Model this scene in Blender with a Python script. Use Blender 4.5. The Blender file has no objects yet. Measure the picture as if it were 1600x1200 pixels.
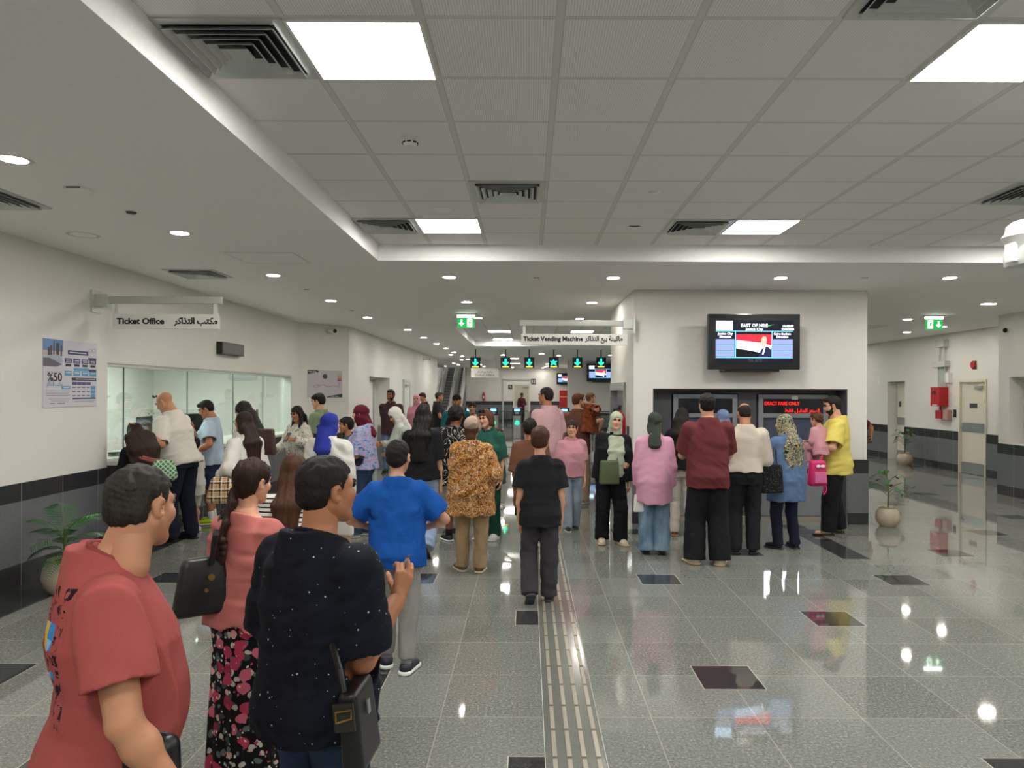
import bpy, bmesh, math, random
import numpy as np
from mathutils import Vector, Matrix

# ------------------------------------------------------------------ camera
SC = bpy.context.scene
COL = SC.collection
F, VX, VY, CH = 1128.0, 825.0, 612.0, 1.83          # focal length (px of a 1600x1200 frame), vanishing point, eye height
ROLL = 0.0035
cr, sr = math.cos(ROLL), math.sin(ROLL)
cam_d = bpy.data.cameras.new('camera'); cam = bpy.data.objects.new('camera', cam_d); COL.objects.link(cam)
cam_d.sensor_fit = 'HORIZONTAL'; cam_d.sensor_width = 36.0; cam_d.lens = 36.0 * F / 1600
cam_d.shift_x = -(VX - 800) / 1600; cam_d.shift_y = (VY - 600) / 1600
cam_d.clip_start = 0.05; cam_d.clip_end = 200
cam.matrix_world = Matrix(((cr, -sr, 0, 0), (0, 0, -1, 0), (sr, cr, 0, CH), (0, 0, 0, 1)))
SC.camera = cam

# ------------------------------------------------------------------ world and exposure
wd = bpy.data.worlds.new('world'); SC.world = wd; wd.use_nodes = True
wd.node_tree.nodes['Background'].inputs[0].default_value = (1, 0.98, 0.95, 1)
wd.node_tree.nodes['Background'].inputs[1].default_value = 0.02
SC.view_settings.view_transform = 'Standard'; SC.view_settings.look = 'None'
SC.view_settings.gamma = 1; SC.view_settings.use_curve_mapping = False
SC.view_settings.exposure = 1.5
PANEL_E, DOWN_E, OFFICE_E = 17.0, 95.0, 22.0           # radiance of the ceiling panels, the downlights and the panel in the ticket office

def ray(px, py):
    u, v = (px - VX) / F, (VY - py) / F
    return Vector((u * cr - v * sr, 1.0, u * sr + v * cr))
def at_y(px, py, y): d = ray(px, py); return Vector((d.x * y, y, CH + d.z * y))
def at_z(px, py, z): d = ray(px, py); t = (z - CH) / d.z; return Vector((d.x * t, t, z))
def at_x(px, py, x): d = ray(px, py); t = x / d.x; return Vector((x, t, CH + d.z * t))

# ------------------------------------------------------------------ materials
def lin(c):
    if isinstance(c, str):
        c = [int(c[i:i + 2], 16) / 255 for i in (0, 2, 4)]
    return tuple(x / 12.92 if x <= 0.04045 else ((x + 0.055) / 1.055) ** 2.4 for x in c)
class N:
    """a small wrapper round a node tree"""
    def __init__(s, name):
        s.m = bpy.data.materials.new(name); s.m.use_nodes = True; s.t = s.m.node_tree
        s.b = s.t.nodes['Principled BSDF']; s.out = s.t.nodes['Material Output']
    def n(s, typ, **kw):
        nd = s.t.nodes.new(typ)
        for k, v in kw.items(): setattr(nd, k, v)
        return nd
    def l(s, a, b): s.t.links.new(a, b)
    def val(s, x, sock):
        if isinstance(x, (int, float)): sock.default_value = x
        elif isinstance(x, tuple): sock.default_value = x if len(x) != 3 or len(sock.default_value) == 3 else x + (1,)
        else: s.l(x, sock)
    def math(s, op, a, b=0.0, c=0.0):
        nd = s.n('ShaderNodeMath', operation=op)
        for i, x in enumerate((a, b, c)): s.val(x, nd.inputs[i])
        return nd.outputs[0]
    def mix(s, f, a, b):
        nd = s.n('ShaderNodeMix', data_type='RGBA')
        s.val(f, nd.inputs[0]); s.val(a, nd.inputs[6]); s.val(b, nd.inputs[7]); return nd.outputs[2]
    def obj(s, scale=None, rot=None):
        o = s.n('ShaderNodeTexCoord').outputs['Object']
        if scale or rot:
            mp = s.n('ShaderNodeMapping'); s.l(o, mp.inputs[0])
            if scale: mp.inputs['Scale'].default_value = scale
            if rot: mp.inputs['Rotation'].default_value = rot
            o = mp.outputs[0]
        return o
    def xyz(s, v):
        nd = s.n('ShaderNodeSeparateXYZ'); s.l(v, nd.inputs[0]); return nd.outputs
    def noise(s, v, scale, detail=2, rough=.5, dist=0.0):
        nd = s.n('ShaderNodeTexNoise'); s.l(v, nd.inputs['Vector'])
        nd.inputs['Scale'].default_value = scale; nd.inputs['Detail'].default_value = detail
        nd.inputs['Roughness'].default_value = rough; nd.inputs['Distortion'].default_value = dist
        return nd.outputs
    def vor(s, v, scale, feature='F1', rnd=1.0):
        nd = s.n('ShaderNodeTexVoronoi', feature=feature); s.l(v, nd.inputs['Vector'])
        nd.inputs['Scale'].default_value = scale; nd.inputs['Randomness'].default_value = rnd; return nd.outputs
    def ramp(s, f, stops, interp='LINEAR'):
        nd = s.n('ShaderNodeValToRGB'); s.val(f, nd.inputs[0]); cr_ = nd.color_ramp; cr_.interpolation = interp
        while len(cr_.elements) < len(stops): cr_.elements.new(0.5)
        for e, (p, c) in zip(cr_.elements, stops): e.position = p; e.color = tuple(c) + (1,)
        return nd.outputs[0]
    def line(s, coord, period, offset, half):
        """1 within half of the lines coord = offset + k * period"""
        a = s.math('SUBTRACT', coord, offset - half); a = s.math('DIVIDE', a, period); a = s.math('FRACT', a)
        return s.math('LESS_THAN', a, 2 * half / period)
    def bump(s, h, strength=.3, dist=.01):
        nd = s.n('ShaderNodeBump'); nd.inputs['Strength'].default_value = strength; nd.inputs['Distance'].default_value = dist
        s.l(h, nd.inputs['Height']); s.l(nd.outputs[0], s.b.inputs['Normal'])
    def fin(s, col=None, rough=None, metal=None, spec=None, sheen=None):
        if col is not None: s.val(col, s.b.inputs['Base Color'])
        if rough is not None: s.val(rough, s.b.inputs['Roughness'])
        if metal is not None: s.b.inputs['Metallic'].default_value = metal
        if spec is not None: s.b.inputs['Specular IOR Level'].default_value = spec
        if sheen is not None: s.b.inputs['Sheen Weight'].default_value = sheen
        return s.m
_mc = {}
def plain(name, c, rough=.5, metal=0.0, spec=.5, bump=None):
    k = (name, c, rough, metal, spec)
    if k in _mc: return _mc[k]
    s = N(name); c = lin(c)
    nz = s.noise(s.obj(), 30 if not bump else bump, 3)[0]
    col = s.mix(nz, tuple(x * .94 for x in c), tuple(min(1, x * 1.04) for x in c))
    if bump: s.bump(nz, .15, .004)
    _mc[k] = s.fin(col, rough, metal, spec); return _mc[k]
def glow(name, c, e):
    s = N(name); s.b.inputs['Base Color'].default_value = (0, 0, 0, 1); s.b.inputs['Specular IOR Level'].default_value = .3
    s.b.inputs['Emission Color'].default_value = lin(c) + (1,); s.b.inputs['Emission Strength'].default_value = e
    s.b.inputs['Roughness'].default_value = .3
    return s.m
def glass(name, tint=(.93, .97, .95), refl=.16):
    s = N(name); g = s.n('ShaderNodeBsdfGlossy'); g.inputs['Roughness'].default_value = .01
    t = s.n('ShaderNodeBsdfTransparent'); t.inputs[0].default_value = tint + (1,)
    fr = s.n('ShaderNodeFresnel'); fr.inputs[0].default_value = 1.45
    mx = s.n('ShaderNodeMixShader'); s.l(s.math('MULTIPLY', fr.outputs[0], refl * 5), mx.inputs[0])
    s.l(t.outputs[0], mx.inputs[1]); s.l(g.outputs[0], mx.inputs[2]); s.l(mx.outputs[0], s.out.inputs[0]); return s.m

M_wall = plain('white_paint', 'deddd8', .62, spec=.35, bump=90)
M_soffit = plain('soffit_paint', 'f3f2ef', .7, spec=.25, bump=60)
M_white = plain('white_enamel', 'e4e4e0', .35)
M_offwhite = plain('cream_paint', 'd8d4c4', .4)
M_steel = plain('brushed_steel', 'b4b6b8', .32, .9)
M_alu = plain('aluminium', 'c6cac6', .4, .35)
M_dark = plain('black_plastic', '161618', .35)
M_black = plain('matt_black', '0c0c0e', .6)
M_dgrey = plain('dark_grey_metal', '45484d', .4, .2)
M_red = plain('red_enamel', 'b3121f', .35)

def granite(name, base, dark, light, joints=None, axis=1, rough=.12, period=.6):
    s = N(name); o = s.obj()
    f1 = s.noise(o, 130, 3, .7)[0]; f2 = s.vor(o, 210)['Distance']; big = s.noise(o, 1.7, 2)[0]
    c = s.ramp(f1, [(.30, dark), (.47, base), (.58, base), (.72, light)])
    c = s.mix(s.math('MULTIPLY', f2, .35), c, dark)
    c = s.mix(s.math('MULTIPLY', big, .22), c, tuple(x * .72 for x in base))
    if joints is not None:
        x = s.xyz(o)
        j = s.line(x[axis], period, joints, .003)
        c = s.mix(j, c, lin('8f8f8c'))
    return s.fin(c, rough, spec=.5)
G_base, G_dark, G_light = lin('74777a'), lin('4c4f52'), lin('9b9ea0')
B_base, B_dark, B_light = lin('38383a'), lin('242426'), lin('55555a')
M_granite_y = granite('grey_granite_cladding', G_base, G_dark, G_light, .15, 1, .2)
M_granite_x = granite('grey_granite_cladding_front', G_base, G_dark, G_light, .15, 0, .2)
M_black_y = granite('black_granite_band', B_base, B_dark, B_light, .15, 1, .2)
M_black_x = granite('black_granite_band_front', B_base, B_dark, B_light, .15, 0, .2)

def floor_material():
    s = N('polished_granite_floor'); o = s.obj(); x = s.xyz(o)
    px, py = .593, .605
    f1 = s.noise(o, 62, 5, .8)[0]; f2 = s.vor(o, 110)['Distance']
    # every tile its own tone
    ix = s.math('FLOOR', s.math('DIVIDE', s.math('SUBTRACT', x[0], .70), px)); iy = s.math('FLOOR', s.math('DIVIDE', s.math('SUBTRACT', x[1], 4.06), py))
    cv = s.n('ShaderNodeCombineXYZ'); s.l(ix, cv.inputs[0]); s.l(iy, cv.inputs[1])
    wn = s.n('ShaderNodeTexWhiteNoise', noise_dimensions='2D'); s.l(cv.outputs[0], wn.inputs['Vector'])
    c = s.ramp(f1, [(.36, lin('4a4d49')), (.46, lin('71736e')), (.55, lin('868881')), (.66, lin('c2c3bb'))])
    c = s.mix(s.math('MULTIPLY', f2, .4), c, lin('555855'))
    big = s.noise(o, 1.3, 3)[0]
    c = s.mix(s.math('MULTIPLY', big, .3), c, lin('6a6d68'))
    c = s.mix(s.math('MULTIPLY', wn.outputs[0], .22), c, lin('a3a6a0'))
    # dark insets where the joints cross, on a chequered lattice
    def dist(co, c0, p):
        a = s.math('DIVIDE', s.math('SUBTRACT', co, c0), p); k = s.math('ROUND', a)
        return s.math('ABSOLUTE', s.math('MULTIPLY', s.math('SUBTRACT', a, k), p)), k
    dx, kx = dist(x[0], 1.285, 2 * px); dy, ky = dist(x[1], 4.64, 2 * py)
    par = s.math('ABSOLUTE', s.math('SUBTRACT', s.math('MULTIPLY', s.math('ADD', kx, ky), .5), s.math('ROUND', s.math('MULTIPLY', s.math('ADD', kx, ky), .5))))
    even = s.math('LESS_THAN', par, .25)
    m = s.math('MAXIMUM', dx, dy)
    ins = s.math('MULTIPLY', even, s.math('LESS_THAN', m, .19))
    rim = s.math('MULTIPLY', even, s.math('MULTIPLY', s.math('LESS_THAN', m, .195), s.math('GREATER_THAN', m, .189)))
    j = s.math('MAXIMUM', s.line(x[0], px, .70, .0028), s.line(x[1], py, 4.06, .0028))
    c = s.mix(j, c, lin('9f9d94'))
    dk = s.ramp(f1, [(.35, lin('2b2c2d')), (.6, lin('3d3e40')), (.8, lin('5a5b5c'))])
    border = s.math('MAXIMUM', s.math('LESS_THAN', x[0], -4.22),
                    s.math('MULTIPLY', s.math('MULTIPLY', s.math('GREATER_THAN', x[0], 3.48), s.math('LESS_THAN', x[0], 3.78)),
                           s.math('MULTIPLY', s.math('GREATER_THAN', x[1], 7.95), s.math('LESS_THAN', x[1], 10))))
    ins = s.math('MAXIMUM', ins, border)
    c = s.mix(ins, c, dk); c = s.mix(rim, c, lin('b9b7ae'))
    r = s.math('ADD', s.math('MULTIPLY', s.noise(o, 3.0, 4)[0], .03), .022)
    s.b.inputs['Coat Weight'].default_value = .0
    return s.fin(c, r, spec=.62)
M_floor = floor_material()

def grid_material():
    s = N('lay_in_ceiling_tile'); o = s.obj(); x = s.xyz(o)
    fine = s.math('MULTIPLY', s.line(x[0], .0125, 0, .0028), s.line(x[1], .0125, 0, .0045))
    c = s.mix(s.math('MULTIPLY', fine, .35), lin('eeedea'), lin('a3a19d'))
    t1 = s.line(x[0], .6, .135, .013); t2 = s.line(x[1], .6, 3.1, .008)
    e = s.math('MAXIMUM', s.line(x[0], .6, .135, .021), s.line(x[1], .6, 3.1, .014))
    t = s.math('MAXIMUM', t1, t2)
    c = s.mix(s.math('MULTIPLY', e, .35), c, lin('88867f')); c = s.mix(t, c, lin('d8d6d0'))
    s.bump(s.math('SUBTRACT', t, s.math('MULTIPLY', fine, .2)), .35, .006)
    return s.fin(c, .65, spec=.25)
M_grid = grid_material()

# ------------------------------------------------------------------ mesh building
class MB:
    def __init__(s): s.b = bmesh.new()
    def box(s, lo, hi, mtx=None, bev=0.0):
        lo, hi = Vector(lo), Vector(hi); c, d = (lo + hi) / 2, hi - lo
        m = Matrix.Translation(c) @ Matrix.Diagonal((d.x, d.y, d.z, 1))
        r = bmesh.ops.create_cube(s.b, size=1, matrix=m)
        if bev:
            es = {e for v in r['verts'] for e in v.link_edges}
            q = bmesh.ops.bevel(s.b, geom=list(es), offset=bev, segments=2, affect='EDGES', profile=.7)
            vs = {v for f in q['faces'] for v in f.verts} | {v for v in r['verts'] if v.is_valid}
        else: vs = r['verts']
        if mtx: bmesh.ops.transform(s.b, matrix=mtx, verts=list(vs))
        return s
    def cyl(s, a, b, r1, r2=None, seg=20, caps=True):
        a, b = Vector(a), Vector(b); d = b - a
        q = d.to_track_quat('Z', 'Y').to_matrix().to_4x4()
        bmesh.ops.create_cone(s.b, cap_ends=caps, segments=seg, radius1=r1, radius2=r1 if r2 is None else r2, depth=d.length, matrix=Matrix.Translation((a + b) / 2) @ q)
        return s
    def ball(s, c, r, seg=16, mtx=None):
        r = (r, r, r) if isinstance(r, (int, float)) else r
        m = Matrix.Translation(c) @ (mtx or Matrix()) @ Matrix.Diagonal((r[0], r[1], r[2], 1))
        bmesh.ops.create_uvsphere(s.b, u_segments=seg, v_segments=max(6, seg * 2 // 3), radius=1, matrix=m); return s
    def quad(s, *p):
        s.b.faces.new([s.b.verts.new(Vector(q)) for q in p]); return s
    def lathe(s, prof, c=(0, 0, 0), seg=28):
        rings = []
        for r, z in prof:
            rings.append([s.b.verts.new((c[0] + r * math.cos(2 * math.pi * i / seg), c[1] + r * math.sin(2 * math.pi * i / seg), c[2] + z)) for i in range(seg)])
        for a, b in zip(rings, rings[1:]):
            for i in range(seg): s.b.faces.new((a[i], a[(i + 1) % seg], b[(i + 1) % seg], b[i]))
        s.b.faces.new(rings[0][::-1]); s.b.faces.new(rings[-1]); return s
    def tube(s, pts, r, seg=8, flat=1.0, flat_dir=None, caps=True):
        pts = [Vector(p) for p in pts]; rs = r if isinstance(r, (list, tuple)) else [r] * len(pts)
        rings = []; up = None
        for i, p in enumerate(pts):
            t = (pts[min(i + 1, len(pts) - 1)] - pts[max(i - 1, 0)]).normalized()
            if flat_dir is not None: n = Vector(flat_dir) - t * t.dot(Vector(flat_dir))
            elif up is None: n = t.orthogonal()
            else: n = up - t * t.dot(up)
            if n.length < 1e-5: n = t.orthogonal()
            n.normalize(); up = n; bn = t.cross(n)
            rings.append([s.b.verts.new(p + (n * math.cos(2 * math.pi * k / seg) * flat + bn * math.sin(2 * math.pi * k / seg)) * rs[i]) for k in range(seg)])
        for a, b in zip(rings, rings[1:]):
            for i in range(seg): s.b.faces.new((a[i], a[(i + 1) % seg], b[(i + 1) % seg], b[i]))
        if caps: s.b.faces.new(rings[0][::-1]); s.b.faces.new(rings[-1])
        return s
    def prism(s, poly, lo, hi, axis=1):
        """polygon in the two other axes, extruded along axis"""
        def v(p, t):
            q = list(p); q.insert(axis, t); return s.b.verts.new(q)
        a = [v(p, lo) for p in poly]; b = [v(p, hi) for p in poly]; n = len(poly)
        s.b.faces.new(a); s.b.faces.new(b[::-1])
        for i in range(n): s.b.faces.new((a[i], b[i], b[(i + 1) % n], a[(i + 1) % n]))
        return s
    def build(s, name, mat, parent=None, smooth=False, loc=None, rot=None, recalc=True):
        me = bpy.data.meshes.new(name)
        if recalc: bmesh.ops.recalc_face_normals(s.b, faces=s.b.faces)
        if smooth:
            for f in s.b.faces: f.smooth = True
        s.b.to_mesh(me); s.b.free()
        if smooth: me.set_sharp_from_angle(angle=math.radians(40))
        return link(name, me, mat, parent, loc, rot)
def link(name, me, mat, parent=None, loc=None, rot=None):
    o = bpy.data.objects.new(name, me); COL.objects.link(o)
    if mat is not None:
        for m in (mat if isinstance(mat, (list, tuple)) else [mat]): me.materials.append(m)
    if parent is not None: o.parent = parent
    if loc is not None: o.location = loc
    if rot is not None: o.rotation_euler = rot
    return o
def tag(o, label, cat, group=None, kind=None):
    o['label'] = label; o['category'] = cat
    if group: o['group'] = group
    if kind: o['kind'] = kind
    return o
def thing(name, label, cat, loc=(0, 0, 0), rot=(0, 0, 0), group=None):
    o = bpy.data.objects.new(name, None); COL.objects.link(o); o.location = loc; o.rotation_euler = rot
    o.empty_display_size = .1
    return tag(o, label, cat, group)
def struct(name, mb, mat, parent=None, smooth=False):
    o = mb.build(name, mat, parent, smooth)
    if parent is None: o['kind'] = 'structure'
    return o
def dup(root, loc, rot=None, label=None, group=None):
    r = root.copy(); COL.objects.link(r); r.location = loc
    if rot is not None: r.rotation_euler = rot
    if label: r['label'] = label
    if group: r['group'] = group
    for ch in list(root.children):
        c = ch.copy(); COL.objects.link(c); c.parent = r
        for g in list(ch.children):
            d = g.copy(); COL.objects.link(d); d.parent = c
    return r

# Arabic letters joined up by hand: (isolated, final, initial, medial) presentation forms, right to left
_AR = {'ا': 'FE8D FE8E FE8D FE8E', 'ب': 'FE8F FE90 FE91 FE92', 'ت': 'FE95 FE96 FE97 FE98', 'ة': 'FE93 FE94 FE93 FE94', 'ذ': 'FEAB FEAC FEAB FEAC',
       'ر': 'FEAD FEAE FEAD FEAE', 'ع': 'FEC9 FECA FECB FECC', 'ق': 'FED5 FED6 FED7 FED8', 'ك': 'FED9 FEDA FEDB FEDC', 'ل': 'FEDD FEDE FEDF FEE0',
       'م': 'FEE1 FEE2 FEE3 FEE4', 'ن': 'FEE5 FEE6 FEE7 FEE8', 'ي': 'FEF1 FEF2 FEF3 FEF4', 'س': 'FEB1 FEB2 FEB3 FEB4', 'ط': 'FEC1 FEC2 FEC3 FEC4', 'ف': 'FED1 FED2 FED3 FED4'}
def arabic(t):
    out = []
    for w in t.split(' '):
        o = ''
        for i, ch in enumerate(w):
            f = [chr(int(h, 16)) for h in _AR[ch].split()]
            prev = i > 0 and w[i - 1] not in 'اذرة'; nxt = i < len(w) - 1 and ch not in 'اذرة'
            o += f[3] if prev and nxt else f[1] if prev else f[2] if nxt else f[0]
        out.append(o[::-1])
    return ' '.join(out[::-1])
def text(name, body, size, mat, parent=None, loc=(0, 0, 0), rot=(math.pi / 2, 0, 0), width=None, align='LEFT', bold=0.0, depth=.001):
    c = bpy.data.curves.new(name, 'FONT'); c.body = body; c.size = size; c.align_x = align; c.extrude = depth; c.offset = bold
    c.resolution_u = 3
    o = bpy.data.objects.new(name, c); COL.objects.link(o)
    me = bpy.data.meshes.new_from_object(o.evaluated_get(bpy.context.evaluated_depsgraph_get()))
    bpy.data.objects.remove(o); bpy.data.curves.remove(c); me.materials.clear()
    if width:
        a = np.empty(len(me.vertices) * 3, np.float32); me.vertices.foreach_get('co', a); a = a.reshape(-1, 3)
        w0 = a[:, 0].max() - a[:, 0].min(); a[:, 0] *= width / w0; me.vertices.foreach_set('co', a.ravel())
    return link(name, me, mat, parent, loc, rot)
def ordinal(i): return ('first second third fourth fifth sixth seventh eighth ninth tenth eleventh twelfth thirteenth').split()[i]
# ================================================================== the setting
ZC, ZG = 3.255, 3.437                                # soffit and lay-in grid heights
LX, MX, RX, NX = -4.75, -3.95, 10.0, 8.6             # left wall, left wall beyond the office, right wall, near right wall
YB = -7.0
struct('floor', MB().quad((-9, YB, 0), (12, YB, 0), (12, 52, 0), (-9, 52, 0)), M_floor)

def rect_ring(mb, x0, x1, y0, y1, holes, z):
    """a ceiling sheet of thickness with rectangular holes, cut in strips along y"""
    ys = sorted({y0, y1} | {h[2] for h in holes} | {h[3] for h in holes})
    for a, b in zip(ys, ys[1:]):
        cuts = sorted((h[0], h[1]) for h in holes if h[2] <= a and h[3] >= b); x = x0
        for c, d in cuts:
            if c > x: mb.quad((x, a, z), (c, a, z), (c, b, z), (x, b, z))
            x = d
        if x < x1: mb.quad((x, a, z), (x1, a, z), (x1, b, z), (x, b, z))
R1, R2 = (-1.64, 6.3, YB, 7.88), (-1.66, 7.6, 15.2, 22.6)
mb = MB()
rect_ring(mb, LX - .02, 12, YB, 44, [R1, R2, (-9, -3.78, 43, 44)], ZC)
for (x0, x1, y0, y1) in (R1, R2):
    for a, b in (((x0, y0), (x0, y1)), ((x0, y1), (x1, y1)), ((x1, y1), (x1, y0)), ((x1, y0), (x0, y0))):
        mb.quad((*a, ZC), (*b, ZC), (*b, ZG), (*a, ZG))
struct('ceiling', mb, M_soffit)
mb = MB()
for (x0, x1, y0, y1) in (R1, R2): mb.quad((x0, y0, ZG), (x1, y0, ZG), (x1, y1, ZG), (x0, y1, ZG))
struct('ceiling_grid', mb, M_grid)

# walls ------------------------------------------------------------
WY0, WY1, WZ0, WZ1 = 8.15, 14.5, 1.02, 2.14          # the ticket office window
mb = MB()
mb.box((LX - .2, YB, 0), (LX, WY0, ZC)).box((LX - .2, WY1, 0), (LX, 15.05, ZC))
mb.box((LX - .2, WY0, WZ1), (LX, WY1, ZC)).box((LX - .2, WY0, 0), (LX, WY1, WZ0 - .04))
struct('wall_left', mb, M_wall)
A0, A1 = Vector((LX, 15.0, 0)), Vector((MX, 15.9, 0)); AD = (A1 - A0).normalized(); AN = Vector((AD.y, -AD.x, 0))
mb = MB(); mb.prism([(LX, 15.0), (MX, 15.9), (MX - .2, 16.0), (LX - .2, 15.05)], 0, ZC, 2)
struct('wall_left_slant', mb, M_wall)
D1, D2 = (18.0, 20.6), (22.0, 24.8)                  # openings in the far left wall: a recess and a door
mb = MB()
mb.box((MX - .2, 15.9, 0), (MX, D1[0], ZC)).box((MX - .2, D1[1], 0), (MX, 31.4, ZC)).box((MX - .2, D1[0], 2.2), (MX, D1[1], ZC))
mb.box((MX - 3.5, 31.2, 0), (MX - .2, 31.4, ZC))
struct('wall_left_far', mb, M_wall)
mb = MB(); mb.box((MX - .45, D1[0] - .05, 0), (MX - .4, D1[1] + .05, 2.25)).box((MX - .4, D1[1], 0), (MX - .2, D1[1] + .05, 2.25)).box((MX - .4, D1[0], 2.2), (MX - .2, D1[1], 2.25)).box((MX - .4, D1[0] - .05, 0), (MX - .2, D1[0], 2.25))
struct('wall_left_alcove', mb, M_wall)
mb = MB(); mb.box((-3.78, 44, 0), (2.62, 44.2, ZC)); struct('wall_far', mb, M_wall)
mb = MB(); mb.box((1.84, 33.5, 0), (RX + .2, 33.7, ZC)).box((2.62, 33.7, 0), (2.8, 44, ZC)); struct('wall_far_right', mb, M_wall)
mb = MB(); mb.box((-9, YB - .2, 0), (12, YB, ZG)); struct('wall_back', mb, M_wall)
NI = (19.15, 20.07)
mb = MB()
mb.box((RX, 13.2, 0), (RX + .2, 15.72, ZC)).box((RX, 15.72, 2.14), (RX + .2, 16.72, ZC)).box((RX, 16.72, 0), (RX + .2, NI[0], ZC))
mb.box((RX, NI[0], 2.14), (RX + .2, NI[1], ZC)).box((RX, NI[1], 0), (RX + .2, 33.5, ZC))
mb.box((RX + .3, NI[0] - .1, 0), (RX + .34, NI[1] + .1, 2.3)).box((RX + .2, NI[1], 0), (RX + .3, NI[1] + .05, 2.3)).box((RX + .2, NI[0] - .05, 0), (RX + .3, NI[0], 2.3)).box((RX + .2, NI[0], 2.14), (RX + .3, NI[1], 2.3))
struct('wall_right', mb, M_wall)
mb = MB()
mb.box((NX, YB, 0), (NX + .25, 9.8, ZC)).box((NX, 12.9, 0), (RX + .2, 13.2, ZC)).box((NX, 9.8, 0), (NX + .25, 12.9, .94)).box((NX, 9.8, 2.12), (NX + .25, 12.9, ZC))
mb.box((NX + .24, 9.7, .9), (NX + .3, 12.95, 2.2))
struct('wall_right_near', mb, M_wall)
mb = MB()
for y in (10.0, 11.45, 12.7): mb.box((NX + .17, y, .95), (NX + .24, y + .06, 2.12))
mb.box((NX + .17, 9.8, 2.06), (NX + .24, 12.9, 2.12))
o = struct('window_2', mb, M_offwhite)
# the block the ticket machines stand in
BX0, BX1, BY = 1.47, 4.72, 10.05
RC = (1.74, 4.45, 1.88)
mb = MB()
mb.box((BX0, BY, 0), (RC[0], BY + .25, ZC)).box((RC[1], BY, 0), (BX1, BY + .25, ZC)).box((RC[0], BY, RC[2]), (RC[1], BY + .25, ZC))
mb.box((BX0, BY + .25, 0), (BX0 + .2, 10.85, ZC)).box((BX0, 10.85, 1.98), (BX0 + .2, 12.72, ZC)).box((BX0, 12.72, 0), (BX0 + .2, 12.8, ZC))
mb.box((BX1 - .2, BY + .25, 0), (BX1, 12.8, ZC)).box((BX0 + .2, 12.6, 0), (BX1 - .2, 12.8, ZC))
struct('wall_centre', mb, M_wall)
M_recess = plain('dark_grey_recess', '55565a', .45, .1)
mb = MB(); T = .02
mb.box((RC[0], BY + .9, 0), (RC[1], BY + .95, RC[2])).box((RC[0] - .02, BY + .01, 0), (RC[0] + .012, BY + .92, RC[2])).box((RC[1] - .012, BY + .01, 0), (RC[1] + .02, BY + .92, RC[2])).box((RC[0], BY + .01, RC[2] - .012), (RC[1], BY + .92, RC[2] + .02))
struct('trim_1', mb, M_recess)

# granite dado: skirting, field and top band ----------------------------------
def dado(i, pts, axis, h=(.17, .74, .92), proud=.018):
    for j, (z0, z1) in enumerate(((0, h[0]), (h[0], h[1]), (h[1], h[2]))):
        mb = MB()
        for (p, q) in pts:
            lo = (min(p[0], q[0]), min(p[1], q[1]), z0); hi = (max(p[0], q[0]), max(p[1], q[1]), z1)
            mb.box(lo, hi)
        struct('baseboard_%d' % i if j == 0 else 'trim_%d' % (i * 2 + j), mb, (M_granite_y if axis == 1 else M_granite_x) if j == 1 else (M_black_y if axis == 1 else M_black_x))
P = .018
dado(1, [((LX, YB), (LX + P, WY0)), ((LX, WY1), (LX + P, 15.0))], 1, (.21, .79, .96))
dado(2, [((MX, 15.9), (MX + P, D1[0])), ((MX, D1[1]), (MX + P, D2[0])), ((MX, D2[1] - 1.6), (MX + P, 31.4))], 1)
dado(3, [((RX - P, 13.2), (RX, 15.72)), ((RX - P, 16.72), (RX, NI[0])), ((RX - P, NI[1]), (RX, 33.5))], 1, (.17, .74, .94))
dado(4, [((NX - P, YB), (NX, 13.2))], 1, (.17, .74, .92))
dado(5, [((BX0 - P, BY - P), (RC[0], BY)), ((RC[1], BY - P), (BX1 + P, BY))], 0, (.16, .71, .90))
dado(6, [((BX0 - P, BY), (BX0, 10.85)), ((BX1, BY), (BX1 + P, 12.8))], 1, (.16, .71, .90))
dado(7, [((-3.78, 44 - P), (2.62, 44)), ], 0, (.17, 1.02, 1.24))
dado(8, [((1.84, 33.5 - P), (RX, 33.5))], 0, (.17, .74, .94))
for j, (z0, z1, m) in enumerate(((0, .17, M_black_y), (.17, .74, M_granite_y), (.74, .92, M_black_y))):
    mb = MB(); n = AN * P
    a, b = A0, A1
    mb.prism([(a.x, a.y), (b.x, b.y), (b.x + n.x, b.y + n.y), (a.x + n.x, a.y + n.y)], z0, z1, 2)
    struct('trim_%d' % (30 + j), mb, m)
# ticket office counter front and worktop
mb = MB().box((LX, WY0, .0), (LX + .1, WY1 + .4, .17)); struct('trim_40', mb, M_black_y)
mb = MB().box((LX, WY0, .17), (LX + .1, WY1 + .4, .8)); struct('trim_41', mb, M_granite_y)
mb = MB().box((LX, WY0, .8), (LX + .1, WY1 + .4, .98)); struct('trim_42', mb, M_black_y)
# ticket office interior
mb = MB()
mb.box((-8.6, 6.0, 0), (-8.5, 16.5, 2.75)).box((-8.5, 6.0, 0), (LX - .2, 6.1, 2.75)).box((-8.5, 16.4, 0), (LX - .2, 16.5, 2.75)).box((-8.5, 6.1, 2.7), (LX - .2, 16.4, 2.75))
struct('wall_office', mb, M_wall)

# stairwell at the far left
mb = MB()
mb.box((-6.6, 31.4, 0), (-6.4, 60, 6.5)).box((-3.78, 44.2, 0), (-3.6, 60, 9)).box((-6.6, 60, 0), (-3.6, 60.2, 9)).box((-9, 43, ZC), (-3.78, 43.1, 4.2))
mb.box((-6.6, 43, 6.5), (-3.6, 60.2, 6.6))
struct('wall_stairwell', mb, M_wall)
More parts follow.
